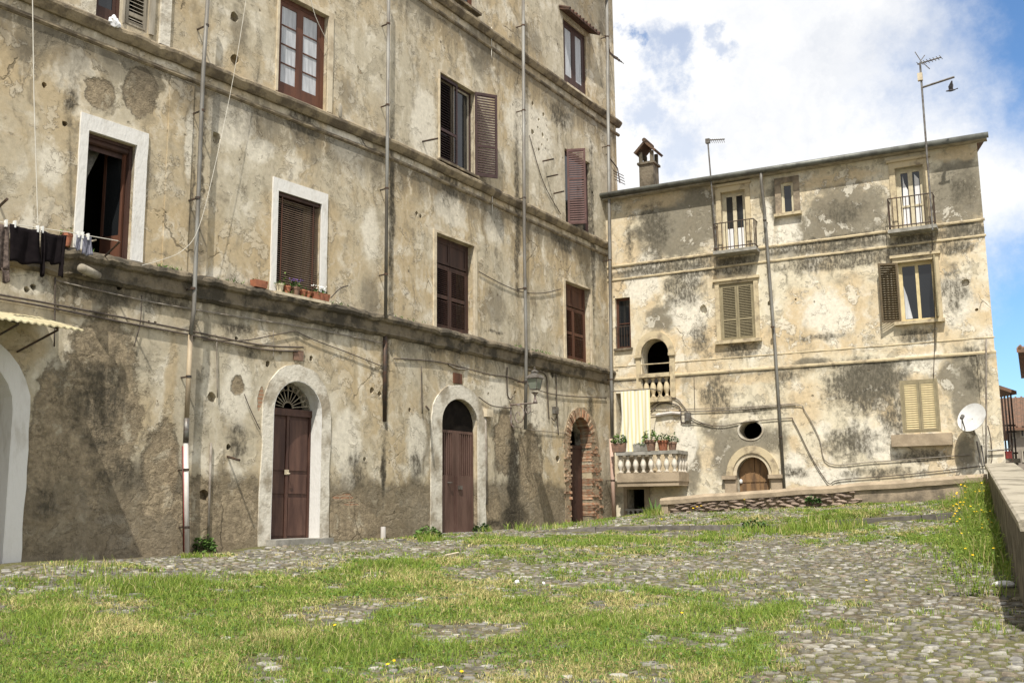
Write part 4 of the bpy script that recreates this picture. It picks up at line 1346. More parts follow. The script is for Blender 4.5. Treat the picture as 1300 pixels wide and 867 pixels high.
R12 = S3.rect((783, 500), (826, 496), (783, 598), (826, 596))
ou, oz = S3.px(953, 546)
orx, orz = abs(S3.px(967.5, 546)[0] - S3.px(938.5, 546)[0]) / 2, abs(S3.px(953, 557.5)[1] - S3.px(953, 534.5)[1]) / 2
oval = [(ou + orx * math.cos(2 * math.pi * k / 24), oz + orz * math.sin(2 * math.pi * k / 24)) for k in range(24)]
body, cut = MB(), MB()
body.v += [(x_, y_, z_) for z_ in (-0.6, ZE) for x_, y_ in ((-1.2, 0), (UR, 0), (UR - 0.09, 0.5), (-1.2, 0.5))]
body.f += [(0, 1, 2, 3), (7, 6, 5, 4)] + [(i, (i + 1) % 4, 4 + (i + 1) % 4, 4 + i) for i in range(4)]
body.mi += [0] * 6
for rc in (R1r, R2r, R3r, R4r, R5r, R6r, R8r, R11, R12):
    cut.prism(rect_poly(rc), -0.8, 0.2)
cut.prism(arch_pts(R7["u0"], R7["u1"], R7["z0"], R7["zs"], R7["zt"]), -0.8, 0.2)
cut.prism(arch_pts(R10["u0"], R10["u1"], R10["z0"] - 0.3, R10["zs"], R10["zt"]), -0.8, 0.2)
cut.prism(oval, -0.8, 0.2)
for hx, hy, hr in ((1225, 359, .10), (893, 393, .13), (977, 385, .07), (1240, 393, .04), (1010, 380, .03)):
    cut.prism(hole_poly(*S3.px(hx, hy), hr), -0.13, 0.1)
link("wall", boolean_cut(body, cut, [M_PLASTER_R]), rb, S3.M)
DR = 8.0
SK = 0.18      # the right end is not square to the front: its wall leans inwards in plan
put("end_wall", MB().box(-1.2, -0.8, -DR, -0.502, -0.6, ZE), M_PLASTER_R, rb, S3.M)
mb = MB()
for zz in (-0.6, ZE):
    mb.v += [(UR - 0.09, 0.502, zz), (UR - SK * DR, DR, zz), (UR - SK * DR - 0.4, DR, zz), (UR - 0.5, 0.502, zz)]
mb.f += [(0, 1, 2, 3), (7, 6, 5, 4)] + [(i, (i + 1) % 4, 4 + (i + 1) % 4, 4 + i) for i in range(4)]
mb.mi += [0] * 6
put("end_wall", mb, M_PLASTER_R, rb, S3.M)
put("rear_wall", MB().box(-1.2, UR - SK * DR, -DR - 0.4, -DR, -0.6, ZE), M_PLASTER_R, rb, S3.M)
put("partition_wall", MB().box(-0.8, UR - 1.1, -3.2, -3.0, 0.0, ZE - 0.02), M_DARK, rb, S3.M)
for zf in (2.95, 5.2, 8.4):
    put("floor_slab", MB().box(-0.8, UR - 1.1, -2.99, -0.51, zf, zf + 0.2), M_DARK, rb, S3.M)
# roof: eave boards, gutter, tiles
zl, zr = S3.px(787, 243, 0.30)[1], S3.px(1250, 170, 0.30)[1]
ue = S3.px(1252, 172, 0.3)[0] + 0.02


def ez(u):
    return zl + (zr - zl) * (u - 0) / ue


mb = MB()
uu0 = -1.4
vs = []
for u in (uu0, ue):
    e = ez(u)
    k_ = SK * 0.72 if u > 0 else 0
    vs += [(u, -0.30, e - 0.09), (u, -0.30, e - 0.03), (u - k_ * 4.2, 4.2, e + 0.95), (u - k_ * 8.7, DR + 0.7, e - 0.05), (u - k_ * 8.7, DR + 0.7, e - 0.13), (u - k_ * 4.2, 4.2, e + 0.85)]
mb.add(vs, [(0, 6, 7, 1), (1, 7, 8, 2), (2, 8, 9, 3), (3, 9, 10, 4), (4, 10, 11, 5), (5, 11, 6, 0), (0, 1, 2, 5), (2, 3, 4, 5), (6, 11, 8, 7), (8, 11, 10, 9)])
put("roof", mb, M_TILE, rb, S3.M)
mb = MB()
mb.tube([(uu0, -0.33, ez(uu0) - 0.05), (ue + 0.03, -0.33, ez(ue) - 0.05)], 0.075, 10)
put("gutter", mb, M_LEADGREY, rb, S3.M, smooth=True)
tm = MB()
for q in range(7):
    an0 = math.pi * q / 6
    tm.v += [(0.10 * math.cos(an0), -0.0, 0.07 * math.sin(an0)), (0.10 * math.cos(an0), 0.45, 0.07 * math.sin(an0) + 0.1)]
tm.f += [(2 * i, 2 * i + 1, 2 * i + 3, 2 * i + 2) for i in range(6)] + [tuple(range(0, 14, 2)), tuple(range(13, 0, -2))]
tm.mi = [0] * len(tm.f)
tmesh = tm.mesh("roof_tile", [M_TILE])
rf = [o for o in lb.children if False]
roof_r = [o for o in rb.children if o.name.startswith("roof")][0]
u = uu0 + 0.1
while u < ue:
    link("roof_tile", tmesh, roof_r, S3.M @ T(u, 0.24, ez(u) - 0.02 + random.uniform(-0.01, 0.012)))
    u += 0.21
put("eave_board", MB().box(-1.2, ue - 0.02, -0.01, 0.27, ZE - 0.03, ZE + 0.01), M_GREYWOOD, rb, S3.M)
# string courses
for zz, th, pr in ((S3.px(900, 323)[1], 0.07, 0.05), (S3.px(900, 341)[1], 0.06, 0.04), (S3.px(940, 470)[1], 0.08, 0.045), (S3.px(1000, 448.5)[1], 0.03, 0.02)):
    n = 90
    mb = MB()
    prof = [(-0.02, th), (pr * 0.7, th * 0.9), (pr, th * 0.5), (pr * 0.8, 0), (-0.02, 0)]
    vs = [(-1.2 + (UR + 0.03 + 1.2) * i / n, -(o - (abs(mnoise.noise(Vector((i * .4, zz, 0)))) * 0.02 if o > 0 else 0)), zz - th / 2 + z_ + 0.006 * mnoise.noise(Vector((i * .3, zz, 5)))) for i in range(n + 1) for o, z_ in prof]
    k = 5
    mb.add(vs, [(i * k + j, i * k + (j + 1) % k, (i + 1) * k + (j + 1) % k, (i + 1) * k + j) for i in range(n) for j in range(k)] + [tuple(range(k)), tuple(range(n * k, n * k + k))[::-1]])
    put("string_course", mb, M_CORNICE_R, rb, S3.M)
# corner pilaster strips
ucp = S3.px(1244, 500)[0]
put("pilaster", MB().box(ucp, UR + 0.025, -0.02, 0.04, 0.9, S3.px(940, 470)[1] - 0.05), M_PLASTER_R, rb, S3.M)


def moulded(win, W, H, M, l=0.14, top=0.16, m=None):
    mb = MB()
    m = m or M_CORNICE_R
    mb.box(-l, -0.0, -0.01, 0.05, -0.02, H + top)
    mb.box(W + 0.0, W + l, -0.01, 0.05, -0.02, H + top)
    mb.box(0.0, W, -0.01, 0.048, H, H + top)
    mb.box(-l - 0.05, W + l + 0.05, -0.01, 0.10, H + top, H + top + 0.07)
    child(win, "surround", mb, m)


def iron_balcony(uc0, uc1, zb, zt, lab):
    bal = put("balcony", MB().box(uc0, uc1, -0.01, 0.42, zb - 0.09, zb), M_CONCRETE, rb, S3.M)
    bal["label"] = lab
    mb = MB()
    a, b = uc0 + 0.04, uc1 - 0.04
    for z_ in (zt, zb + 0.08):
        mb.tube([(a, 0, z_), (a, -0.38, z_), (b, -0.38, z_), (b, 0, z_)], 0.016, 6)
    child(bal, "railing", mb, M_IRON)
    n = 10
    bm_ = MB().tube([(0, 0, 0.0), (0, 0, zt - zb)], 0.011, 5).mesh("bar", [M_IRON])
    for k in range(n + 1):
        link("bar", bm_, bal, S3.M @ T(a + (b - a) * k / n, 0.38, zb))
    for s in (a, b):
        for k in (1, 2):
            link("bar", bm_, bal, S3.M @ T(s, 0.38 * k / 3, zb))


for rc, (sl, sr), zz, dark in ((R1r, ((905, 321.5), (959.6, 314.6)), (905, 284.6), True), (R3r, ((1127, 294), (1189, 287)), (1125, 253), False)):
    win, W, H, M = window(rb, S3, rc, M_BEIGEFRAME, depth=0.12, fw=0.06, label="balcony door with a dark upper pane and white lower panels" if dark else "balcony door with white curtains behind the glass")
    w_ = (W - 0.12) / 2
    for k in (0, 1):
        casement(win, M @ T(0.06 + k * w_, 0, 0.05), w_, H - 0.11, M_BEIGEFRAME, M_GLASS, -0.13, fw=0.055, panel=0.0)
        mb = MB()
        ph = (H - 0.1) * (0.42 if dark else 0.95)
        if dark:
            mb.box(0.06 + k * w_ + 0.06, 0.06 + k * w_ + w_ - 0.06, -0.150, -0.144, 0.1, ph)
        else:
            x0 = 0.06 + k * w_ + 0.056
            x1 = 0.06 + k * w_ + w_ - 0.056
            q = [(x0 if k == 0 else x0 + .02, 0.11), (x1 - 0.02, 0.11), (x1 - 0.02, ph * 0.72), (x1 - 0.10, ph * 0.86) if k == 0 else (x1 - .02, ph * 0.90), (x0 + 0.05, ph)]
            mb.prism(q, -0.150, -0.144)
        child(win, "white_panel" if dark else "curtain", mb, M_BRIGHT)
    if not dark:
        mb = MB()
        mb.box(0.06, W - 0.06, -0.143, -0.120, H * 0.36, H * 0.36 + 0.05)
        child(win, "cross_rail", mb, M_BEIGEFRAME)
    moulded(win, W, H, M)
    u0_, z0_ = S3.px(*sl, 0.42)
    u1_, z1_ = S3.px(*sr, 0.42)
    iron_balcony(u0_, u1_, (z0_ + z1_) / 2 + 0.05, S3.px(*zz, 0.4)[1] - 0.0, "small iron balcony under the dark glazed door" if dark else "small iron balcony under the curtained door near the roof mast")
win, W, H, M = window(rb, S3, R2r, M_BEIGEFRAME, depth=0.03, fw=0.05, sill=(0.20, 0.14, 0.07), sill_m=M_CORNICE_R, label="small single window with dark pane")
casement(win, M @ T(0.05, 0, 0.05), W - 0.1, H - 0.1, M_BEIGEFRAME, M_GLASS, -0.05, fw=0.02)
mb = MB()
mb.box(-0.17, -0.003, -0.01, 0.025, -0.01, H + 0.16)
mb.box(W + 0.003, W + 0.17, -0.01, 0.025, -0.01, H + 0.16)
mb.box(-0.003, W + 0.003, -0.01, 0.023, H + 0.003, H + 0.16)
child(win, "surround", mb, M_WALLCEM)
# R4 closed olive shutters
win, W, H, M = window(rb, S3, R4r, M_OLIVE, depth=0.0, fw=0.04, sill=(0.16, 0.13, 0.09), sill_m=M_CORNICE_R, label="window closed by olive louvred shutters")
for k in (0, 1):
    louvre_leaf(win, M @ T(0.04 + k * (W - 0.08) / 2 + 0.003, -0.03, 0.03), (W - 0.08) / 2 - 0.006, H - 0.06, M_OLIVE, 30, rails=(0.36,), stile=0.05)
moulded(win, W, H, M, l=0.12, top=0.08)
# R5 window with one shutter open
win, W, H, M = window(rb, S3, R5r, M_OLIVE2, depth=0.12, fw=0.045, sill=(0.16, 0.16, 0.08), sill_m=M_CORNICE_R, label="window with dark panes and one brown shutter open to the left")
w_ = (W - 0.09) / 2
for k in (0, 1):
    casement(win, M @ T(0.045 + k * w_, 0, 0.045), w_, H - 0.09, M_OLIVE2, M_GLASS, -0.13, fw=0.04)
mb = MB()
mb.prism([(0.09, 0.1), (0.26, 0.1), (0.16, H * 0.45), (0.09, H * 0.62)], -0.150, -0.145)
child(win, "curtain", mb, M_CURTAIN)
moulded(win, W, H, M, l=0.12, top=0.12)
louvre_leaf(win, M @ T(0.0, 0.06, 0.0) @ Matrix.Rotation(R(180 + 22), 4, "Z"), W * 0.55, H, M_UMBER, 24, rails=(), stile=0.05)
louvre_leaf(win, M @ T(W, 0.06, 0.0) @ Matrix.Rotation(R(-80), 4, "Z"), W * 0.5, H, M_OLIVE, 20, rails=(), stile=0.05)
# R6 ground-floor-side faded shutters with a box sill
win, W, H, M = window(rb, S3, R6r, M_OLIVE, depth=0.0, fw=0.05, label="window closed by faded yellow louvred shutters above a cement sill")
for k in (0, 1):
    louvre_leaf(win, M @ T(0.05 + k * (W - 0.1) / 2 + 0.003, -0.03, 0.04), (W - 0.1) / 2 - 0.006, H - 0.08, M_OLIVE, 20, rails=(), stile=0.05, slat_m=M_OLIVE2, tilt=R(62))
u0_, za = S3.px(1132, 568, 0.2)
u1_, zb = S3.px(1208, 549, 0.2)
child(win, "sill", MB().box(u0_, u1_, -0.02, 0.20, za + 0.02, zb), M_COPING, S3.M)
# R8 narrow window by the corner
win, W, H, M = window(rb, S3, R8r, M_REDWOOD, depth=0.1, fw=0.04, sill=(0.05, 0.08, 0.06), sill_m=M_CORNICE, label="narrow window with a little iron guard beside the building corner")
casement(win, M @ T(0.04, 0, 0.04), W - 0.08, H - 0.08, M_REDWOOD, M_GLASS, -0.11, fw=0.03, muntins=1)
mb = MB()
for k in range(6):
    mb.tube([(0.03 + (W - 0.06) * k / 5, -0.02, 0.0), (0.03 + (W - 0.06) * k / 5, -0.02, 0.65)], 0.010, 5)
mb.tube([(0, -0.02, 0.65), (W, -0.02, 0.65)], 0.012, 5)
child(win, "window_guard", mb, M_IRON)

# R7 little arched loggia with balusters
d = R7
zrail = S3.px(833, 478)[1]
n = 14
inner = arch_pts(d["u0"], d["u1"], d["zs"], d["zs"], d["zt"], n)[1:-1]
outer = [(a + (a - (d["u0"] + d["u1"]) / 2) * 0.42, d["zs"] + (b - d["zs"]) * 1.5) for a, b in inner]
lg = put("loggia", MB().band(outer, inner, -0.03, 0.05), M_CORNICE_R, rb, S3.M)
lg["label"] = "small arched loggia with a stone balustrade"
mb = MB()
for a in (d["u0"] - 0.20, d["u1"] - 0.003):
    mb.box(a, a + 0.203, -0.02, 0.09, d["zs"] - 0.09, d["zs"])
    mb.box(a + 0.03, a + 0.17, -0.02, 0.04, d["z0"], d["zs"] - 0.09)
child(lg, "impost", mb, M_CORNICE_R)
child(lg, "rail", MB().box(d["u0"] - 0.08, d["u1"] + 0.02, -0.16, 0.10, zrail - 0.02, zrail + 0.09), M_CORNICE_R)
child(lg, "plinth", MB().box(d["u0"] - 0.06, d["u1"] + 0.06, -0.16, 0.12, d["z0"] - 0.10, d["z0"] + 0.03), M_CORNICE_R)
hb = zrail - 0.02 - d["z0"] - 0.03


def baluster_mesh(h, r, m, seg=10, name="baluster"):
    pr = [(0.75, 0), (0.75, 0.07), (0.42, 0.10), (0.55, 0.2), (0.92, 0.36), (1.0, 0.45), (0.8, 0.6), (0.45, 0.78), (0.38, 0.86), (0.7, 0.90), (0.75, 1.0)]
    return MB().lathe((0, 0, 0), [(r * a, h * b) for a, b in pr], seg).mesh(name, [m], smooth=True)


bmh = baluster_mesh(hb, 0.095, M_CORNICE_R)
for k in range(4):
    link("baluster", bmh, lg, S3.M @ T(d["u0"] + 0.05 + (d["u1"] - d["u0"] - 0.1) * (k + 0.3) / 3.6, -0.03, d["z0"] + 0.03))
# oval window rim, recessed darkness behind
mb = MB()
mb.band([(ou + (a - ou) * 1.16, oz + (b - oz) * 1.16) for a, b in oval], oval, -0.03, 0.02, closed=True)
put("oval_window_rim", mb, M_LIME, rb, S3.M)
# R10 arched cellar door
d = R10
n = 18
arc = arch_pts(d["u0"], d["u1"], d["z0"], d["zs"], d["zt"], n)[1:-1]
cu = (d["u0"] + d["u1"]) / 2


def ex(f, lst=arc):
    return [(cu + (a - cu) * f, d["zs"] + (b - d["zs"]) * f) for a, b in lst]


dr = put("arched_door", MB().band(ex(1.62), ex(1.22), -0.03, 0.09), M_CORNICE_R, rb, S3.M)
dr["label"] = "worn wooden double door under a moulded stone arch"
child(dr, "arch_moulding", MB().band(ex(1.22), ex(1.0), -0.03, 0.05), M_CREAM)
mb = MB()
for a in (S3.px(918, 600)[0], d["u1"]):
    wdt = d["u0"] - S3.px(918, 600)[0]
    mb.box(a, a + wdt, -0.03, 0.16, d["zs"] - 0.10, d["zs"])
    mb.box(a + 0.06, a + wdt - 0.002, -0.03, 0.09, d["z0"] - 0.2, d["zs"] - 0.10)
child(dr, "impost", mb, M_COPING)
dd = dict(d)
for s in (0, 1):
    half = [(a, b) for a, b in ex(0.98) if (a <= cu) == (s == 0)]
    poly = ([(d["u0"] + 0.01, d["z0"])] + half + [(cu - 0.008, d["zt"] - 0.01), (cu - 0.008, d["z0"])]) if s == 0 else ([(cu + 0.008, d["z0"]), (cu + 0.008, d["zt"] - 0.01)] + half + [(d["u1"] - 0.01, d["z0"])])
    child(dr, "door_leaf", MB().prism(poly, -0.26, -0.20), M_OLDDOOR)
pl = MB()
for k in range(7):
    a = d["u0"] + 0.06 + (d["u1"] - d["u0"] - 0.12) * k / 6.0
    pl.box(a - 0.008, a + 0.008, -0.20, -0.185, d["z0"], d["zs"] + 0.1)
for zz in (d["zs"] - 0.18, d["zs"] - 0.6):
    pl.box(d["u0"] + 0.04, d["u1"] - 0.04, -0.20, -0.18, zz, zz + 0.09)
child(dr, "door_batten", pl, M_OLDDOOR)
hu, hz = S3.px(941, 611, -0.2)
child(dr, "padlock", MB().lathe((hu, 0.18, hz - 0.05), [(0.03, 0), (0.045, 0.03), (0.045, 0.08), (0.02, 0.11)], 8), M_WHITEPLASTIC)
# R11/R12: stone balcony in the corner, niche below
OB = 0.85
su0, su1 = S3.px(783, 606, OB)[0], S3.px(862, 606, OB)[0]
sz0, sz1 = S3.px(820, 617, OB)[1], S3.px(820, 600, OB)[1]
bal = put("stone_balcony", MB().box(su0, su1, 0.0, OB, sz0 + 0.12, sz1).box(su0, su1 - 0.02, 0.002, OB - 0.03, sz0, sz0 + 0.118), M_COPING, rb, S3.M)
bal["label"] = "stone balcony with white balusters in the corner of the square"
zr0, zr1 = S3.px(820, 577, OB)[1], S3.px(820, 572.5, OB)[1]
mb = MB()
mb.box(su0, su1 - 0.0, OB - 0.18, OB + 0.02, zr0, zr1)
mb.box(su1 - 0.18, su1, 0.0, OB - 0.18, zr0, zr1)
child(bal, "rail", mb, M_CONCRETE)
bh = zr0 - sz1
bmesh_ = baluster_mesh(bh, 0.085, simple("whitewashed_baluster", (0.66, 0.62, 0.54), (0.42, 0.36, 0.28), 5, 0.9, bumps=0.3))
bp = su0 + 0.09
kk = 0
while bp < su1 - 0.05:
    link("baluster", bmesh_, bal, S3.M @ T(bp, OB - 0.09, sz1))
    bp += 0.225
for k in range(3):
    link("baluster", bmesh_, bal, S3.M @ T(su1 - 0.09, OB - 0.32 - k * 0.23, sz1))
put("balcony_doorway", MB().box(R12[0] + 0.02, R12[1] - 0.02, -0.42, -0.36, R12[2], R12[3]), M_GREYWOOD, rb, S3.M)
nw = put("cellar_doorway", MB().box(R11[0] - 0.10, R11[0], -0.02, 0.05, R11[2] - 0.2, R11[3] + 0.1).box(R11[1], R11[1] + 0.16, -0.02, 0.05, R11[2] - 0.2, R11[3] + 0.1).box(R11[0], R11[1], -0.02, 0.045, R11[3], R11[3] + 0.1), M_COPING, rb, S3.M)
zt_ = S3.px(808, 648, 0.05)[1]
child(nw, "rail", MB().box(R11[0] - 0.02, R11[1] + 0.02, 0.05, 0.16, zt_, zt_ + 0.05), M_CONCRETE)
bq = baluster_mesh(0.33, 0.075, M_CONCRETE)
for k in range(4):
    link("baluster", bq, nw, S3.M @ T(R11[0] + 0.06 + (R11[1] - R11[0] - 0.1) * k / 3, 0.10, zt_ - 0.33))
# chimney
cx0, cz0 = S3.px(812, 236, -1.6)
cx1, cz1 = S3.px(829, 207, -1.6)
ch = put("chimney", MB().box(cx0, cx1, -2.1, -1.6, cz0 - 1.2, cz1), M_PARFACE, rb, S3.M)
mb = MB()
mb.box(cx0 - 0.05, cx1 + 0.05, -2.15, -1.55, cz1, cz1 + 0.07)
for a in (cx0, cx1 - 0.1):
    for o in (-2.1, -1.7):
        mb.box(a, a + 0.1, o, o + 0.1, cz1 + 0.07, cz1 + 0.42)
child(ch, "chimney_pot", mb, M_PARFACE)
cm_ = (cx0 + cx1) / 2
mb = MB()
hh = cz1 + 0.40
mb.add([(cx0 - 0.14, 1.5, hh), (cx0 - 0.14, 2.2, hh), (cm_, 1.5, hh + 0.36), (cm_, 2.2, hh + 0.36), (cx1 + 0.14, 1.5, hh), (cx1 + 0.14, 2.2, hh),
        (cx0 - 0.08, 1.5, hh - 0.05), (cx0 - 0.08, 2.2, hh - 0.05), (cm_, 1.5, hh + 0.27), (cm_, 2.2, hh + 0.27), (cx1 + 0.08, 1.5, hh - 0.05), (cx1 + 0.08, 2.2, hh - 0.05)],
       [(0, 1, 3, 2), (2, 3, 5, 4), (6, 8, 9, 7), (8, 10, 11, 9), (0, 2, 8, 6), (2, 4, 10, 8), (1, 7, 9, 3), (3, 9, 11, 5), (0, 6, 7, 1), (4, 5, 11, 10)])
mb.tube([(cm_, 1.48, hh + 0.36), (cm_, 2.22, hh + 0.36)], 0.07, 8)
child(ch, "chimney_cap", mb, simple("sooty_tile", (0.10, 0.07, 0.05), (0.19, 0.11, 0.065), 5, 0.9, bumps=0.4, lo=0.45, hi=0.7))
# pipes and cables on the right house
pipe(S3, [(966, 214, 0.33), (966.5, 232, 0.30), (970, 262, 0.10), (984, 440, 0.10), (996, 626, 0.10)], 0.043, M_ZINC, root=rb, clamps=3)
for pts, r, m in (
    ([(826, 527), (870, 523), (940, 520), (1010, 514), (1022, 522), (1040, 556), (1052, 588), (1110, 586), (1180, 581), (1232, 577)], 0.012, M_CABLEGREY),
    ([(864, 536), (885, 537), (915, 541), (945, 536), (1000, 531), (1008, 536), (1030, 580), (1046, 606), (1054, 614), (1066, 609), (1130, 604), (1190, 598), (1240, 592)], 0.012, M_CABLE),
    ([(826, 519), (880, 519), (960, 516), (1010, 512)], 0.012, M_CABLEGREY),
    ([(826, 516), (845, 506), (858, 506), (868, 516), (880, 532), (905, 541)], 0.014, M_CABLE),
    ([(826, 522), (840, 512), (862, 516), (865, 535), (870, 537)], 0.018, M_CABLE),
    ([(1131, 553), (1140, 560), (1158, 570)], 0.012, M_CABLEGREY),
    ([(1183, 290), (1184, 330), (1187, 410), (1185, 480)], 0.010, M_CABLE),
    ([(1252, 430), (1252, 590)], 0.022, M_CABLEGREY),
    ([(1240, 592), (1258, 588), (1258, 560), (1254, 540)], 0.012, M_CABLE),
    ([(881, 477), (882, 520)], 0.010, M_CABLE),
):
    cable(S3, pts, r, m, o=0.04, root=rb)
u0_, z0_ = S3.px(869, 524, 0.08)
put("junction_box", MB().box(u0_, u0_ + 0.17, -0.02, 0.10, z0_ - 0.22, z0_), M_IRONGREY, rb, S3.M)
put("white_conduit", MB().tube(px_path(S3, [(833, 527), (852, 524), (864, 525)], 0.06), 0.05, 7), M_PIPEWHITE, rb, S3.M)
# iron bracket fittings near the corner
for pts in (((1254, 572), (1275, 571)), ((1254, 590), (1274, 589)), ((1246, 565), (1250, 592)), ((1240, 560), (1246, 590))):
    put("iron_rod", MB().tube(px_path(S3, pts, 0.12), 0.02, 5), M_IRONGREY, rb, S3.M)

# ------------------------------------------------------------------ aerials and dish on the house
p0 = S3.px(910, 318, 0.30)
p1 = S3.px(898.5, 178, 0.30)
an = empty("roof_aerial", S3.w(p0[0], 0.3, p0[1]), "plain short aerial mast with one comb arm on the cream house", "aerial")
mb = MB().tube([(p0[0], -0.30, p0[1]), (p1[0], -0.30, p1[1])], 0.022, 7)
put("mast", mb, M_IRONGREY, an, S3.M)
b_ = S3.px(920, 177, 0.30)
mb = MB().tube([(p1[0] - 0.06, -0.30, p1[1] - 0.0), (b_[0], -0.30, b_[1])], 0.018, 6)
mb.box(p1[0] - 0.06, p1[0] + 0.06, 0.25, 0.35, p1[1] - 0.1, p1[1] + 0.03)
put("boom", mb, M_IRONGREY, an, S3.M)
for k in range(7):
    q = Vector((p1[0], -0.30, p1[1])).lerp(Vector((b_[0], -0.30, b_[1])), 0.2 + 0.12 * k)
    put("element", MB().tube([q + Vector((0.0, 0.12, -0.06)), q + Vector((0.02, -0.12, -0.02))], 0.007, 4), M_IRONGREY, an, S3.M)
p0 = S3.px(1184, 292, 0.40)
p1 = S3.px(1168, 80, 0.40)
an = empty("roof_aerial", S3.w(p0[0], 0.4, p0[1]), "tall aerial mast with a yagi boom and a long lower arm above the roof", "aerial")
put("mast", MB().tube([(p0[0], -0.40, p0[1]), (p1[0], -0.40, p1[1])], 0.026, 7), M_IRONGREY, an, S3.M)
a_, b_ = S3.px(1164.6, 82, 0.40), S3.px(1195, 73, 0.40)
put("boom", MB().tube([(a_[0], -0.40, a_[1]), (b_[0], -0.40, b_[1])], 0.018, 6), M_IRONGREY, an, S3.M)
for k in range(8):
    q = Vector((a_[0], -0.40, a_[1])).lerp(Vector((b_[0], -0.40, b_[1])), 0.04 + 0.135 * k)
    put("element", MB().tube([q + Vector((0.02, 0.2, 0.03)), q + Vector((-0.02, -0.2, -0.03))], 0.010, 4), M_IRONGREY, an, S3.M)
rfl = MB()
rfl.tube([(p1[0] - 0.1, -0.40, p1[1] + 0.32), (p1[0] + 0.02, -0.40, p1[1] + 0.05), (p1[0] + 0.22, -0.40, p1[1] - 0.22)], 0.012, 5)
rfl.tube([(p1[0] + 0.12, -0.30, p1[1] + 0.22), (p1[0] + 0.02, -0.40, p1[1] + 0.05)], 0.012, 5)
put("reflector", rfl, M_IRONGREY, an, S3.M)
a_, b_ = S3.px(1169, 112, 0.40), S3.px(1211.7, 98, 0.40)
put("cross_arm", MB().tube([(a_[0], -0.40, a_[1]), (b_[0], -0.40, b_[1])], 0.028, 6), M_IRONGREY, an, S3.M)
q = S3.px(1168, 98, 0.42)
put("amplifier_box", MB().box(q[0] - 0.06, q[0] + 0.06, 0.36, 0.46, q[1] - 0.1, q[1] + 0.1), M_CREAM, an, S3.M)
# satellite dish
du, dz = S3.px(1234.6, 531, 0.45)
ds = empty("satellite_dish", S3.w(du, 0.0, dz - 0.3), "white satellite dish on the corner of the cream house beside the shuttered window", "satellite dish")
DM = S3.M @ T(du, 0.45, dz) @ Matrix.Rotation(R(-16), 4, "Z") @ Matrix.Rotation(R(-22), 4, "X") @ Matrix.Rotation(R(22), 4, "Y")
mb = MB()
seg, rings = 28, 6
vs = [(0, 0.0, 0)]
for side, off in ((0, 0.0), (1, 0.018)):
    base = len(vs)
    for k in range(1, rings + 1):
        f_ = k / rings
        for s in range(seg):
            a = 2 * math.pi * s / seg
            vs.append((0.32 * f_ * math.cos(a), -0.07 * f_ * f_ + off, 0.38 * f_ * math.sin(a)))
vs.append((0, 0.018, 0))
fs = []
for side in (0, 1):
    b0 = 1 + side * rings * seg
    c0 = 0 if side == 0 else len(vs) - 1
    fs += [(c0, b0 + s, b0 + (s + 1) % seg) for s in range(seg)]
    for k in range(rings - 1):
        fs += [(b0 + k * seg + s, b0 + k * seg + (s + 1) % seg, b0 + (k + 1) * seg + (s + 1) % seg, b0 + (k + 1) * seg + s) for s in range(seg)]
l1, l2 = 1 + (rings - 1) * seg, 1 + rings * seg + (rings - 1) * seg
fs += [(l1 + s, l1 + (s + 1) % seg, l2 + (s + 1) % seg, l2 + s) for s in range(seg)]
mb.add(vs, fs)
put("reflector", mb, simple("dish_paint", (0.60, 0.60, 0.59), (0.46, 0.45, 0.43), 5, 0.5, bumps=0, lo=0.45, hi=0.75), ds, DM, smooth=False)
mb = MB()
mb.tube([(0.0, -0.0, -0.37), (0.0, -0.42, -0.22)], 0.016, 6)
mb.tube([(-0.1, -0.0, -0.36), (0.0, -0.42, -0.22)], 0.010, 6)
put("feed_arm", mb, M_IRONGREY, ds, DM)
put("feed_horn", MB().lathe((0.0, -0.44, -0.24), [(0.03, 0), (0.045, 0.02), (0.045, 0.10), (0.03, 0.12)], 8), M_IRONGREY, ds, DM)
put("wall_bracket", MB().tube([(du, 0.0, dz - 0.35), (du, -0.40, dz - 0.30), (du, -0.44, dz)], 0.024, 6), M_IRONGREY, ds, S3.M)

# ------------------------------------------------------------------ hanging striped cloth
m, t, bs = mat("striped_cloth")
sv = t.new("ShaderNodeSeparateXYZ", Vector=coords(t)).outputs["X"]
st = t.math("SINE", t.math("MULTIPLY", sv, 58.0))
t.set(bs.inputs["Base Color"], t.mix(t.step(st, 0.0, 0.5), (0.80, 0.78, 0.68), (0.74, 0.66, 0.38)))
bs.inputs["Roughness"].default_value = 0.9
M_STRIPE = m
cu0, cz0 = S3.px(788, 497, 0.75)
cu1, cz1 = S3.px(825, 494, 0.75)
_, czb = S3.px(806, 577, 0.75)
mb = MB()
nu, nv = 26, 16
vs = []
for layer in (0, 0.004):
    for j in range(nv + 1):
        for i in range(nu + 1):
            a, b = i / nu, j / nv
            fold = (0.035 * math.sin(a * 22 + b * 1.5) + 0.02 * math.sin(a * 9 - b * 2)) * (0.2 + 0.8 * b)
            vs.append((cu0 + (cu1 - cu0) * (a * (1 - 0.04 * b) + (0.10 * math.sin(b * 5) * (1 - a) * b) - 0.05 * (1 - a) * b), -(0.75 + fold + layer), cz0 + (czb - cz0) * b + 0.02 * math.sin(a * 7) * b))
k = nu + 1
o2 = k * (nv + 1)
fs = [(j * k + i, j * k + i + 1, (j + 1) * k + i + 1, (j + 1) * k + i) for j in range(nv) for i in range(nu)]
fs += [tuple(x + o2 for x in f[::-1]) for f in fs]
mb.add(vs, fs)
cl = empty("striped_curtain", S3.w((cu0 + cu1) / 2, 0.75, czb), "white and pale yellow striped cloth hanging in front of the corner balcony", "curtain")
put("cloth", mb, M_STRIPE, cl, S3.M, smooth=True)
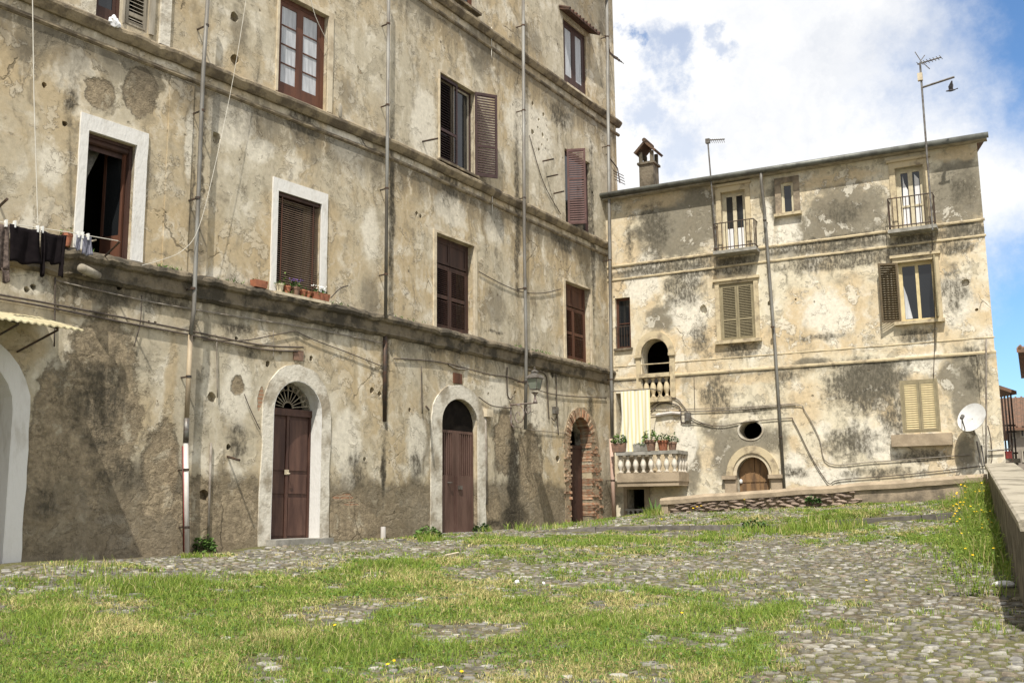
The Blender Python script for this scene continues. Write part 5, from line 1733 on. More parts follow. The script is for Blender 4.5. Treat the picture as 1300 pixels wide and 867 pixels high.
put("curtain_rod", MB().tube([(cu0 - 0.3, -0.75, cz0 + 0.02), (cu1 + 0.05, -0.75, cz0 + 0.02), (cu1 + 0.05, 0, cz0 + 0.02)], 0.015, 6), M_IRONGREY, cl, S3.M)

# ------------------------------------------------------------------ wall lantern
lu, lz = S2.px(679, 485, 0.75)
ln = empty("wall_lantern", S2.w(S2.px(651, 500)[0], 0, lz - 0.4), "old grey wall lantern on a scrolled iron bracket between two doors", "street lamp")
LM = S2.M @ T(lu, 0.75, lz) @ Matrix.Scale(0.70, 4)
def sq(r, z):
    return [(r, r, z), (-r, r, z), (-r, -r, z), (r, -r, z)]


mb = MB()
prof = [(0.14, -0.26), (0.14, -0.23), (0.20, 0.12), (0.205, 0.14)]
for i in range(4):
    a, b = [Vector(p[i]) for p in (sq(0.13, -0.25), sq(0.19, 0.12))]
    mb.tube([a, b], 0.014, 5)
for r_, z_ in ((0.13, -0.25), (0.19, 0.12)):
    q = [Vector(p) for p in sq(r_, z_)]
    mb.tube(q + [q[0]], 0.014, 5)
put("lantern_frame", mb, M_IRONGREY, ln, LM)
for i in range(4):
    a0, a1 = Vector(sq(0.125, -0.245)[i]), Vector(sq(0.125, -0.245)[(i + 1) % 4])
    b0, b1 = Vector(sq(0.185, 0.115)[i]), Vector(sq(0.185, 0.115)[(i + 1) % 4])
    nn_ = ((a1 - a0).cross(b0 - a0)).normalized() * 0.004
    mb = MB()
    mb.add([a0, a1, b1, b0, a0 + nn_, a1 + nn_, b1 + nn_, b0 + nn_], [(0, 1, 2, 3), (7, 6, 5, 4), (0, 4, 5, 1), (1, 5, 6, 2), (2, 6, 7, 3), (3, 7, 4, 0)])
    put("pane", mb, M_GLASSG, ln, LM)
mb = MB()
vs = []
for r_, z_ in ((0.25, 0.12), (0.25, 0.14), (0.13, 0.27), (0.09, 0.29), (0.09, 0.34), (0.11, 0.35), (0.04, 0.42), (0.012, 0.46), (0.03, 0.49), (0.004, 0.53)):
    vs += sq(r_, z_)
mb.add(vs, [(4 * i + j, 4 * i + (j + 1) % 4, 4 * i + 4 + (j + 1) % 4, 4 * i + 4 + j) for i in range(9) for j in range(4)] + [(3, 2, 1, 0), (36, 37, 38, 39)])
put("lantern_cap", mb, M_IRONGREY, ln, LM)
bu, bz = S2.px(650, 500, 0.05)
mb = MB()
mb.lathe((lu, -0.75, lz - 0.52), [(0.03, 0), (0.05, 0.04), (0.03, 0.1), (0.025, 0.2), (0.06, 0.24), (0.1, 0.27)], 8)
mb.tube([(bu, 0.0, lz - 0.50), (lu + 0.05, -0.78, lz - 0.50)], 0.02, 6)
mb.tube([(bu, 0.0, lz - 0.50), (bu, -0.02, lz - 1.0), (bu + 0.05, -0.05, lz - 1.05)], 0.02, 6)
dv = Vector((lu - bu, -0.75, 0))
spir = []
for q in range(26):
    a = q / 25 * 4.2 * math.pi * 0.62
    r_ = 0.05 + 0.012 * q
    spir.append(Vector((bu, 0, lz - 0.78)) + dv * (0.33 + r_ * math.cos(a) * 0.8) + Vector((0, 0, r_ * math.sin(a) * 0.75)))
mb.tube(spir, 0.013, 5)
spir = [Vector((bu, 0, lz - 0.66)) + dv * (0.72 + 0.10 * math.cos(a)) + Vector((0, 0, 0.08 * math.sin(a))) for a in [q * 0.5 for q in range(14)]]
mb.tube(spir, 0.011, 5)
put("bracket", mb, simple("rusty_silver_bracket", (0.30, 0.27, 0.25), (0.16, 0.10, 0.08), 9, 0.6, metallic=0.3), ln, S2.M)


# ------------------------------------------------------------------ ground
def project(P):
    v = P - np.array(tuple(EYE))
    d = v @ np.array(tuple(_f))
    return CX + FOC * (v @ np.array(tuple(_r2))) / d, CY - FOC * (v @ np.array(tuple(_u2))) / d, d


PB0, PB1 = at_depth(1257, 640, 23.8), at_depth(1300, 770, 10.6)       # foot of the parapet, far and near
PD = Vector((PB1.x - PB0.x, PB1.y - PB0.y, 0)).normalized()
PB2 = PB1 + PD * 6.0
S4 = Frame(PB0, PB1 + PD * 1.7)                                                   # parapet, n faces the square
WA, WB = at_depth(842, 658, 27.0), at_depth(1254, 640, 23.9)
S5 = Frame(WA, WB)                                                     # low stone wall, n faces the square


def gnd(px, py):
    return ground_hit(px, py)


PATCH = []
for (px, py, rx, ry, s) in (
        # grass (+) and bare cobbles (-), read off the photograph and laid on the ground
        (150, 800, 330, 60, 0.70), (480, 790, 160, 60, 0.40), (500, 800, 26, 8, -.5), (640, 800, 50, 9, -.5), (570, 770, 40, 6, -.4), (350, 850, 40, 6, -.4), (90, 770, 60, 5, -.35), (250, 790, 50, 6, -.4), (740, 815, 50, 7, -.5), (830, 850, 50, 7, -.4), (690, 760, 50, 5, -.4), (1000, 790, 90, 6, .35), (1120, 790, 70, 5, .3), (300, 740, 180, 14, 0.55), (500, 720, 120, 14, 0.55), (700, 775, 170, 26, 0.55), (860, 790, 130, 22, 0.5), (540, 745, 110, 14, 0.5),
        (760, 705, 110, 7, 0.35), (900, 700, 70, 5, 0.35), (900, 735, 40, 8, 0.4), (960, 777, 110, 9, 0.45), (1060, 790, 60, 6, 0.25), (830, 686, 130, 5, 0.4), (1000, 674, 110, 5, 0.45), (1040, 735, 60, 5, .3), (1090, 770, 60, 5, .35), (960, 725, 50, 4, .3), (640, 690, 110, 6, 0.4), (1240, 700, 36, 50, 0.9),
        (1255, 660, 20, 26, 0.9), (770, 840, 60, 18, 0.35), (900, 850, 60, 12, 0.45), (60, 850, 200, 60, 0.4),
        (120, 728, 220, 8, -1.0), (290, 716, 110, 9, -1.1), (450, 694, 130, 7, -1.1), (650, 676, 160, 4, -0.9), (1060, 720, 160, 28, -1.0), (1150, 760, 120, 20, -0.8), (1210, 830, 130, 42, -1.3), (1060, 850, 70, 26, -0.8),
        (455, 778, 55, 16, -0.9), (600, 850, 40, 16, -0.55), (680, 830, 200, 34, 0.42), (870, 830, 90, 22, 0.4), (760, 862, 160, 16, 0.25), (800, 760, 120, 8, 0.3), (1000, 745, 60, 5, 0.25), (1120, 700, 60, 4, .2), (720, 742, 110, 8, -0.55), (640, 730, 70, 8, -0.4), (600, 800, 60, 12, -0.6), (880, 655, 120, 6, -0.6), (1150, 655, 80, 6, -0.5), (1290, 800, 30, 40, -.4), (960, 690, 90, 4, -0.5), (880, 718, 90, 6, -0.6), (700, 862, 50, 8, -.5), (850, 815, 30, 4, -.3)):
    c = gnd(px, py)
    l_ = gnd(px - rx * 0.7, py)
    r_ = gnd(px + rx * 0.7, py)
    n_ = gnd(px, min(900, py + ry * 0.7))
    f_ = gnd(px, max(655, py - ry * 0.7))
    PATCH.append((c.x, c.y, max(0.3, abs(r_.x - l_.x) / 1.4), max(0.25, abs(f_.y - n_.y) / 1.4), s))


def vnoise(x, y, s, seed=0.0, o=3):
    return np.array([mnoise.fractal(Vector((a * s, b * s, seed)), 0.8, 2.1, o) for a, b in zip(x, y)])


# noise lookup table so that many points stay cheap
_gx, _gy = np.linspace(-14, 16, 301), np.linspace(2, 34, 321)
_tabs = {}
for key, s, seed, o in (("a", 0.75, 3.1, 4), ("b", 2.2, 8.4, 3), ("c", 0.9, 14.7, 3), ("d", 5.0, 20.2, 2)):
    xx, yy = np.meshgrid(_gx, _gy)
    _tabs[key] = vnoise(xx.ravel(), yy.ravel(), s, seed, o).reshape(xx.shape)


def tab(key, x, y):
    i = np.clip((x + 14) / 30 * 300, 0, 299.0)
    j = np.clip((y - 2) / 32 * 320, 0, 319.0)
    i0, j0 = i.astype(int), j.astype(int)
    fi, fj = i - i0, j - j0
    t = _tabs[key]
    return t[j0, i0] * (1 - fi) * (1 - fj) + t[j0, i0 + 1] * fi * (1 - fj) + t[j0 + 1, i0] * (1 - fi) * fj + t[j0 + 1, i0 + 1] * fi * fj


def grass_density(x, y):
    d = 0.42 + 0.40 * tab("a", x, y) + 0.68 * tab("b", x, y) + 0.45 * tab("d", x, y)
    for cx_, cy_, rx_, ry_, s in PATCH:
        q = ((x - cx_) / rx_) ** 2 + ((y - cy_) / ry_) ** 2
        d = d + s * np.exp(-q * 0.9)
    return np.clip(d, 0, 1.2)


STONE_AT = ground_hit(1275, 745)


def inside(x, y, margin=0.0):
    """True on the open square: in front of the left facade, left of the parapet, this side of the house."""
    ok = np.hypot(x - STONE_AT.x, (y - STONE_AT.y + 0.45) * 0.45) > 0.30
    for F in (S1, S2):
        s = (x - F.a.x) * F.n.x + (y - F.a.y) * F.n.y
        ok &= s > margin
    s = (x - S4.a.x) * S4.n.x + (y - S4.a.y) * S4.n.y
    ok &= s > margin
    s = (x - S5.a.x) * S5.n.x + (y - S5.a.y) * S5.n.y
    l = (x - S5.a.x) * S5.t.x + (y - S5.a.y) * S5.t.y
    ok &= (s > margin) | (l < -0.1)
    s = (x - S3.a.x) * S3.n.x + (y - S3.a.y) * S3.n.y
    ok &= s > 0.9
    return ok


m, t, bs = mat("soil_between_stones")
v = coords(t)
n1, n2, n3 = t.noise(v, 0.8, 6, 0.62), t.noise(v, 6.0, 6, 0.7), t.noise(v, 38, 4, 0.7)
c = t.mix(t.step(n2, 0.36, 0.64), (0.085, 0.07, 0.047), (0.165, 0.14, 0.098))
c = t.mix(t.math("MULTIPLY", t.step(n1, 0.38, 0.58), 0.7), c, (0.125, 0.13, 0.042))
c = t.mix(t.math("MULTIPLY", t.step(n3, 0.5, 0.7), 0.6), c, (0.27, 0.235, 0.17))
vo = t.new("ShaderNodeTexVoronoi", Vector=v, Scale=9.0)
t.set(bs.inputs["Base Color"], c)
bs.inputs["Roughness"].default_value = 1.0
bs.inputs["Specular IOR Level"].default_value = 0.1
bump(t, bs, t.math("ADD", n3, t.math("MULTIPLY", vo.outputs["Distance"], -1.2)), 0.8, 0.03)
M_GROUND = m

xs, ys = np.arange(-16, 18.01, 0.16), np.arange(-8, 34.01, 0.16)
X, Y = np.meshgrid(xs, ys)
Z = gzk(X.ravel(), Y.ravel()) + 0.001
verts = np.c_[X.ravel(), Y.ravel(), Z]
nx_, ny_ = len(xs), len(ys)
ii = (np.arange(ny_ - 1)[:, None] * nx_ + np.arange(nx_ - 1)[None, :]).ravel()
faces = np.c_[ii, ii + 1, ii + nx_ + 1, ii + nx_]


def np_mesh(name, verts, faces, mats, smooth=True):
    me = bpy.data.meshes.new(name)
    nf, k = faces.shape
    me.vertices.add(len(verts))
    me.vertices.foreach_set("co", np.asarray(verts, np.float32).ravel())
    me.loops.add(nf * k)
    me.loops.foreach_set("vertex_index", faces.astype(np.int32).ravel())
    me.polygons.add(nf)
    me.polygons.foreach_set("loop_start", np.arange(0, nf * k, k, dtype=np.int32))
    me.polygons.foreach_set("loop_total", np.full(nf, k, np.int32))
    me.update(calc_edges=True)
    for m_ in mats:
        me.materials.append(m_)
    if smooth:
        me.polygons.foreach_set("use_smooth", [True] * nf)
    return me


ground = link("ground", np_mesh("ground", verts, faces, [M_GROUND]))
tag(ground, "cobbled square sloping up to the old buildings, half grown over with grass", kind="structure")
mb = MB()
mb.add([(-900, -900, -1.6), (900, -900, -1.6), (900, 900, -1.6), (-900, 900, -1.6)], [(0, 1, 2, 3)])
tag(put("land", mb, simple("pale_street", (0.30, 0.28, 0.25), (0.22, 0.21, 0.18), 0.4, 0.95, bumps=0.2)), kind="structure")

# ------------------------------------------------------------------ cobbles: irregular cells, rounded and domed
m, t, bs = mat("cobble_stone")
v = coords(t)
at = t.new("ShaderNodeAttribute", {"attribute_name": "tint"})
n1 = t.noise(v, 14, 6, 0.65)
n2 = t.noise(v, 70, 4, 0.7)
c = t.mix(t.step(n1, 0.34, 0.66), (0.55,) * 3, (1.12,) * 3)
c = t.mix(1.0, at.outputs["Color"], c, "MULTIPLY")
c = t.mix(t.math("MULTIPLY", t.step(t.noise(v, 2.4, 6, 0.7), 0.50, 0.64), 0.6), c, (0.115, 0.112, 0.05))
c = t.mix(t.math("MULTIPLY", t.step(n2, 0.62, 0.72), 0.5), c, (0.42, 0.40, 0.35))
t.set(bs.inputs["Base Color"], c)
bs.inputs["Roughness"].default_value = 0.85
bs.inputs["Specular IOR Level"].default_value = 0.25
bump(t, bs, t.math("ADD", n1, t.math("MULTIPLY", n2, 0.4)), 0.55, 0.012)
M_COBBLE = m

rnd = random.Random(11)
PX_, PY_ = 0.130, 0.104
pts = []
row = 0
y = 6.6
while y < 28.5:
    x = -9.5 + (0.5 * PX_ if row % 2 else 0)
    while x < 12:
        if rnd.random() < 0.13:
            x += PX_
            continue
        pts.append((x + rnd.uniform(-0.36, 0.36) * PX_, y + rnd.uniform(-0.36, 0.36) * PY_))
        x += PX_
    y += PY_
    row += 1
pts = np.array(pts)
zz = gzk(pts[:, 0], pts[:, 1])
sx_, sy_, dep = project(np.c_[pts, zz])
ks = (pts[:, 0] - KA.x) * KN.x + (pts[:, 1] - KA.y) * KN.y
kl = (pts[:, 0] - KA.x) * KD.x + (pts[:, 1] - KA.y) * KD.y
ok = (dep > 2) & (sx_ > -60) & (sx_ < 1360) & (sy_ < 905) & inside(pts[:, 0], pts[:, 1], 0.03) & ((ks < -0.10) | (ks > 0.22) | (kl < -0.2))
den = grass_density(pts[:, 0], pts[:, 1])
ok &= (den < 0.72)
pts, zz, sx_, sy_, dep, den = pts[ok], zz[ok], sx_[ok], sy_[ok], dep[ok], den[ok]
cell = {}
for i, (a, b) in enumerate(pts):
    cell.setdefault((int(a // 0.2), int(b // 0.2)), []).append(i)
size_rank = sorted(range(len(pts)), key=lambda i: dep[i] + (40 if den[i] > 0.33 or not (0 < sx_[i] < 1300 and sy_[i] < 867) else 0))
single = set(size_rank[:300])
SV, SF3, SF4, ST = [], [], [], []
LVL = {}
n_v = 0
cob_src = []
tints = [(0.25, 0.23, 0.185), (0.20, 0.18, 0.145), (0.155, 0.142, 0.115), (0.31, 0.285, 0.235), (0.23, 0.19, 0.14), (0.135, 0.125, 0.105), (0.225, 0.215, 0.195), (0.40, 0.38, 0.335)]
singles_geo = []
for i in range(len(pts)):
    a, b = pts[i]
    poly = [(-0.115, -0.09), (0.115, -0.09), (0.115, 0.09), (-0.115, 0.09)]
    ci, cj = int(a // 0.2), int(b // 0.2)
    for di in (-1, 0, 1):
        for dj in (-1, 0, 1):
            for j in cell.get((ci + di, cj + dj), ()):
                if j == i:
                    continue
                ox, oy = pts[j][0] - a, pts[j][1] - b
                h = (ox * ox + oy * oy) / 2
                if h > 0.03:
                    continue
                out = []
                for q in range(len(poly)):
                    p0, p1 = poly[q], poly[(q + 1) % len(poly)]
                    s0, s1 = p0[0] * ox + p0[1] * oy - h, p1[0] * ox + p1[1] * oy - h
                    if s0 <= 0:
                        out.append(p0)
                    if (s0 < 0) != (s1 < 0):
                        tt = s0 / (s0 - s1)
                        out.append((p0[0] + (p1[0] - p0[0]) * tt, p0[1] + (p1[1] - p0[1]) * tt))
                poly = out
                if len(poly) < 3:
                    break
            if len(poly) < 3:
                break
        if len(poly) < 3:
            break
    if len(poly) < 3:
        continue
    mx = sum(p[0] for p in poly) / len(poly)
    my = sum(p[1] for p in poly) / len(poly)
    far = dep[i] > 15
    if not far:                                      # round the corners off
        rp = []
        for q in range(len(poly)):
            p0, p1 = poly[q], poly[(q + 1) % len(poly)]
            rp += [(p0[0] * 0.72 + p1[0] * 0.28, p0[1] * 0.72 + p1[1] * 0.28), (p0[0] * 0.28 + p1[0] * 0.72, p0[1] * 0.28 + p1[1] * 0.72)]
        poly = rp
    sh = rnd.uniform(0.62, 0.92)
    lift = rnd.uniform(0.003, 0.020)
    tx, ty = rnd.uniform(-0.10, 0.10), rnd.uniform(-0.10, 0.10)
    rings = ((sh, -0.03), (sh * 0.96, lift * 0.55), (sh * 0.72, lift)) if not far else ((sh, -0.02), (sh * 0.8, lift))
    V = []
    for s, h in rings:
        for p in poly:
            qx, qy = mx + (p[0] - mx) * s, my + (p[1] - my) * s
            V.append((qx, qy, h + tx * qx + ty * qy))
    k = len(poly)
    V.append((mx, my, lift * 1.08 + tx * mx + ty * my))
    F4 = [(r * k + q, r * k + (q + 1) % k, (r + 1) * k + (q + 1) % k, (r + 1) * k + q) for r in range(len(rings) - 1) for q in range(k)]
    lastr = (len(rings) - 1) * k
    F3 = [(lastr + q, lastr + (q + 1) % k, len(V) - 1) for q in range(k)]
    tint = rnd.choice(tints)
    f_ = rnd.uniform(0.8, 1.18)
    tint = tuple(c_ * f_ for c_ in tint)
    if i in single:
        singles_geo.append((i, V, F4 + F3, tint))
    else:
        SV += [(p[0] + a, p[1] + b, p[2] + zz[i]) for p in V]
        SF4 += [tuple(x_ + n_v for x_ in f) for f in F4]
        SF3 += [tuple(x_ + n_v for x_ in f) for f in F3]
        ST += [tint] * len(V)
        n_v += len(V)


def tint_attr(me, cols):
    at_ = me.color_attributes.new("tint", "FLOAT_COLOR", "POINT")
    a = np.ones((len(cols), 4), np.float32)
    a[:, :3] = np.asarray(cols, np.float32)
    at_.data.foreach_set("color", a.ravel())


me = bpy.data.meshes.new("cobbles")
me.from_pydata(SV, [], SF4 + SF3)
me.materials.append(M_COBBLE)
me.polygons.foreach_set("use_smooth", [True] * len(me.polygons))
tint_attr(me, ST)
o = link("cobbles", me, ground)
tag(o, kind="stuff")
for i, V, Fc, tint in singles_geo:
    me = bpy.data.meshes.new("cobble")
    me.from_pydata(V, [], Fc)
    me.materials.append(M_COBBLE)
    me.polygons.foreach_set("use_smooth", [True] * len(me.polygons))
    tint_attr(me, [tint] * len(V))
    link("cobble", me, ground, Matrix.Translation(Vector((pts[i][0], pts[i][1], zz[i]))))

# ------------------------------------------------------------------ kerb
kerb = empty("kerb", KA, "low dark stone kerb crossing the square in front of the low wall", kind="structure")
L_ = math.hypot(KB.x - KA.x, KB.y - KA.y)
M_KERB = simple("dark_kerb_stone", (0.17, 0.155, 0.135), (0.10, 0.09, 0.08), 6, 0.9, bumps=0.5, bscale=25, bdist=0.01, rnd=0.25)
s = 0.0
while s < L_:
    ln = rnd.uniform(0.7, 1.2)
    a, b = s + 0.008, min(L_, s + ln) - 0.008
    if rnd.random() > 0.08:
        vs = []
        for l in (a, b):
            p = KA + KD * l
            for side, up in ((-0.02, -0.2), (-0.02, 0.10), (0.13, 0.105), (0.13, -0.2)):
                q = p + KN * side
                rise = KERB_H * min(1, max(0, (l + 0.3) / 1.5))
                zb = gz(p.x, p.y)[0]
                vs.append((q.x, q.y, zb + (up if up < 0 else rise * (up / 0.10) + rnd.uniform(-0.008, 0.008))))
        mb = MB()
        mb.add(vs, [(0, 1, 2, 3), (7, 6, 5, 4), (0, 4, 5, 1), (1, 5, 6, 2), (2, 6, 7, 3), (3, 7, 4, 0)])
        put("kerb_stone", mb, M_KERB, kerb)
    s += ln

# ------------------------------------------------------------------ low stone wall
sw = empty("stone_wall", WA, "low rubble stone wall with a rounded cement coping in front of the cream house", "wall")
wl = S5.len
zt0, zt1 = at_depth(845, 632, 27.0).z, at_depth(1252, 602, 23.9).z


def wtop(u):
    return zt0 + (zt1 - zt0) * u / wl


mb = MB()
n = 40
prof = [(0.06, -0.17), (0.07, -0.06), (0.02, 0.0), (-0.18, 0.02), (-0.38, 0.0), (-0.44, -0.06), (-0.43, -0.17)]
vs = []
for i in range(n + 1):
    u = -0.06 + (wl + 0.1) * i / n
    sc = 0.6 if i == 0 else 1
    for o_, z_ in prof:
        vs.append((u, -(o_ + 0.012 * mnoise.noise(Vector((u * 2, z_ * 9, 1)))), wtop(u) + (z_ if i else z_ * 0.9 - 0.01) + 0.02 * mnoise.noise(Vector((u * 1.3, 0, 4)))))
k = len(prof)
mb.add(vs, [(i * k + j, i * k + (j + 1) % k, (i + 1) * k + (j + 1) % k, (i + 1) * k + j) for i in range(n) for j in range(k)] + [tuple(range(k)), tuple(range(n * k, n * k + k))[::-1]])
put("coping", mb, M_COPING, sw, S5.M)
uc = S5.px(1085, 640)[0]
mb = MB()
for a, b in ((0.0, uc),):
    mb.add([(a, 0.04, 0.6), (b, 0.04, 0.6), (b, 0.04, wtop(b) - 0.1), (a, 0.04, wtop(a) - 0.1), (a, 0.40, 0.6), (b, 0.40, 0.6), (b, 0.40, wtop(b) - 0.1), (a, 0.40, wtop(a) - 0.1)],
           [(0, 1, 2, 3), (7, 6, 5, 4), (0, 4, 5, 1), (1, 5, 6, 2), (2, 6, 7, 3), (3, 7, 4, 0)])
put("wall_core", mb, M_MORTAR, sw, S5.M)
mb = MB()
a, b = uc + 0.002, wl + 0.2
mb.add([(a, 0.0, 0.6), (b, 0.0, 0.6), (b, 0.0, wtop(b) - 0.1), (a, 0.0, wtop(a) - 0.1), (a, 0.40, 0.6), (b, 0.40, 0.6), (b, 0.40, wtop(b) - 0.1), (a, 0.40, wtop(a) - 0.1)],
       [(0, 1, 2, 3), (7, 6, 5, 4), (0, 4, 5, 1), (1, 5, 6, 2), (2, 6, 7, 3), (3, 7, 4, 0)])
put("rendered_length", mb, M_WALLCEM, sw, S5.M)
put("end_pier", MB().box(-0.03, 0.14, -0.42, 0.02, 0.6, wtop(0) - 0.12), M_COPING, sw, S5.M)


def stone_mesh(seed, m):
    r_ = random.Random(seed)
    mb = MB()
    pr = [(0.55, -0.46), (0.95, -0.22), (1.0, 0.1), (0.8, 0.36), (0.35, 0.5)]
    mb.lathe((0, 0, 0), [(0.5 * a, b) for a, b in pr], 7)
    mb.v = [(x + r_.uniform(-0.07, 0.07), y_ + r_.uniform(-0.07, 0.07), z_ + r_.uniform(-0.07, 0.07)) for x, y_, z_ in mb.v]
    return mb.mesh("stone", [m])


stones = [stone_mesh(s_, M_STONE) for s_ in range(7)]
u = 0.2
rows = 4
for r in range(rows):
    u = 0.16 + rnd.uniform(0, 0.15)
    while u < uc - 0.05:
        w_ = rnd.uniform(0.16, 0.38)
        p = S5.w(u + w_ / 2, 0, 0)
        z0 = gzk(p.x, p.y)[0]
        hh = (wtop(u) - 0.16 - z0) / rows
        zc = z0 + hh * (r + 0.5) + rnd.uniform(-0.03, 0.03)
        if hh > 0.05:
            link("stone", rnd.choice(stones), sw, S5.M @ T(u + w_ / 2, -0.03, zc) @ Matrix.Rotation(rnd.uniform(-0.25, 0.25), 4, "Y") @ Matrix.Diagonal((w_ * 0.98, 0.2, hh * rnd.uniform(0.85, 1.15), 1)))
        u += w_ + rnd.uniform(0.0, 0.05)

# ------------------------------------------------------------------ parapet on the right
pp = empty("parapet", S4.w(3, 0, 0.8), "thick cement parapet with a pale flat top running along the right edge of the square", "wall")
zp0, zp1 = at_depth(1258, 588, 23.8).z, at_depth(1300, 643, 10.75).z
lp = (Vector((PB1.x - PB0.x, PB1.y - PB0.y, 0))).length


def ptop(u):
    return zp0 + (zp1 - zp0) * u / lp


n = 60
U = S4.len
for nm, prof, m in (("wall_body", [(0.0, -3.5), (0.0, -0.10), (-0.52, -0.10), (-0.52, -3.5)], M_PARFACE), ("coping", [(0.035, -0.098), (0.045, -0.02), (0.02, 0.0), (-0.56, 0.0), (-0.58, -0.02), (-0.57, -0.098)], simple("pale_cement_top", (0.37, 0.33, 0.255), (0.17, 0.15, 0.11), 2.0, 0.95, bumps=0.9, bscale=14, bdist=0.02, lo=0.44, hi=0.66))):
    mb = MB()
    k = len(prof)
    vs = []
    for i in range(n + 1):
        u = -0.05 + U * i / n
        for o_, z_ in prof:
            j_ = 0.004 * mnoise.noise(Vector((u * 0.8, o_ * 1, z_)))
            vs.append((u, -(o_ + j_), ptop(u) + z_ + j_ * 0.6))
    mb.add(vs, [(i * k + j, i * k + (j + 1) % k, (i + 1) * k + (j + 1) % k, (i + 1) * k + j) for i in range(n) for j in range(k)] + [tuple(range(k)), tuple(range(n * k, n * k + k))[::-1]])
    put(nm, mb, m, pp, S4.M)

# ------------------------------------------------------------------ grass
m, t, bs = mat("grass_blade")
at = t.new("ShaderNodeAttribute", {"attribute_name": "tint"}).outputs["Color"]
t.set(bs.inputs["Base Color"], at)
bs.inputs["Roughness"].default_value = 0.6
bs.inputs["Specular IOR Level"].default_value = 0.2
tr = t.new("ShaderNodeBsdfTranslucent", Color=at)
mx = t.new("ShaderNodeMixShader", Fac=0.35)
t.l.new(bs.outputs[0], mx.inputs[1])
t.l.new(tr.outputs[0], mx.inputs[2])
t.l.new(mx.outputs[0], [n_ for n_ in t.n if n_.type == "OUTPUT_MATERIAL"][0].inputs["Surface"])
M_GRASS = m


def blades(x, y, h, w_, lean, cols, z=None, curl=0.5):
    """Five-point grass blades as one mesh."""
    n = len(x)
    z = gzk(x, y) if z is None else z
    a = RNG.uniform(0, 2 * math.pi, n)
    b = RNG.uniform(0, 2 * math.pi, n)
    dx, dy = np.cos(a), np.sin(a)
    wx, wy = np.cos(b) * w_ / 2, np.sin(b) * w_ / 2
    P = np.empty((n, 5, 3), np.float32)
    P[:, 0] = np.c_[x - wx, y - wy, z - 0.01]
    P[:, 1] = np.c_[x + wx, y + wy, z - 0.01]
    mx_, my_, mz_ = x + dx * lean * h * 0.35, y + dy * lean * h * 0.35, z + h * 0.55
    P[:, 2] = np.c_[mx_ - wx * 0.75, my_ - wy * 0.75, mz_]
    P[:, 3] = np.c_[mx_ + wx * 0.75, my_ + wy * 0.75, mz_]
    P[:, 4] = np.c_[x + dx * lean * h, y + dy * lean * h, z + h * (1 - curl * lean * 0.5)]
    base = np.arange(n)[:, None] * 5
    f3 = np.concatenate([base + np.array([[0, 1, 3]]), base + np.array([[0, 3, 2]]), base + np.array([[2, 3, 4]])])
    return P.reshape(-1, 3), f3, np.repeat(cols, 5, axis=0)


FRESH, DEEP, STRAW, PALE = np.array([0.37, 0.46, 0.085]), np.array([0.17, 0.28, 0.05]), np.array([0.66, 0.57, 0.28]), np.array([0.46, 0.47, 0.14])
GREEN_SPOTS = []
for px, py, rx, s in ((180, 742, 100, 1), (60, 790, 90, .4), (420, 830, 120, 1.0), (300, 820, 60, .5), (480, 722, 90, .6), (160, 820, 60, .3), (760, 790, 40, 1.2), (260, 770, 60, .4), (560, 705, 80, .6), (1240, 700, 50, .8), (1000, 668, 110, .7), (700, 690, 90, .4), (930, 775, 100, .5), (1090, 655, 60, .7), (840, 690, 60, .5)):
    c = gnd(px, py)
    GREEN_SPOTS.append((c.x, c.y, abs(gnd(px + rx, py).x - c.x) + 0.1, s))

N = 1_300_000
gx = RNG.uniform(-10.5, 12.0, N)
gy = 6.3 + (28.0 - 6.3) * RNG.uniform(0, 1, N) ** 1.55
zz_ = gzk(gx, gy)
sx_, sy_, dep = project(np.c_[gx, gy, zz_])
keep = (sx_ > -40) & (sx_ < 1340) & (sy_ < 915) & inside(gx, gy, 0.03)
gx, gy, zz_, dep = gx[keep], gy[keep], zz_[keep], dep[keep]
den = grass_density(gx, gy)
pr = np.clip((den - 0.16) * 1.25, 0, 1) ** 1.5 + 0.05
keep = RNG.uniform(0, 1, len(gx)) < pr * 0.92
gx, gy, zz_, dep, den = gx[keep], gy[keep], zz_[keep], dep[keep], den[keep]
if len(gx) > 400000:
    idx = RNG.permutation(len(gx))[:400000]
    gx, gy, zz_, dep, den = gx[idx], gy[idx], zz_[idx], dep[idx], den[idx]
gspot = np.zeros(len(gx))
for cx_, cy_, r_, s in GREEN_SPOTS:
    gspot += s * np.exp(-((gx - cx_) ** 2 + ((gy - cy_) * 1.2) ** 2) / r_ ** 2)
dry = np.clip(0.40 + 1.15 * tab("c", gx, gy) + 0.6 * tab("d", gx, gy) - 0.5 * gspot, 0.02, 0.95)
ri = RNG.uniform(0, 1, len(gx))
isdry = ri < dry
mixv = RNG.uniform(0, 1, (len(gx), 1))
cols = np.where(isdry[:, None], STRAW * (0.7 + 0.5 * mixv) * (1 - 0.4 * RNG.uniform(0, 1, (len(gx), 1))) + PALE * 0.3, FRESH * (1 - mixv) + DEEP * mixv)
cols = cols * np.where(gspot[:, None] > 0.5, 0.85, 1.0)
h = 0.66 * (0.03 + 0.085 * RNG.uniform(0, 1, len(gx)) ** 1.6) * (0.6 + 0.6 * np.clip(den, 0, 1)) * (1 + 0.65 * np.clip(gspot, 0, 1)) * np.where(isdry, 0.85, 1.0) * (1 + 0.5 * np.clip(tab("b", gx, gy), -0.5, 1))
wv = (0.0045 + 0.003 * RNG.uniform(0, 1, len(gx))) * np.clip(dep / 9, 1, 3)
V, Fb, C = blades(gx, gy, h, wv, RNG.uniform(0.15, 1.15, len(gx)), cols, zz_)
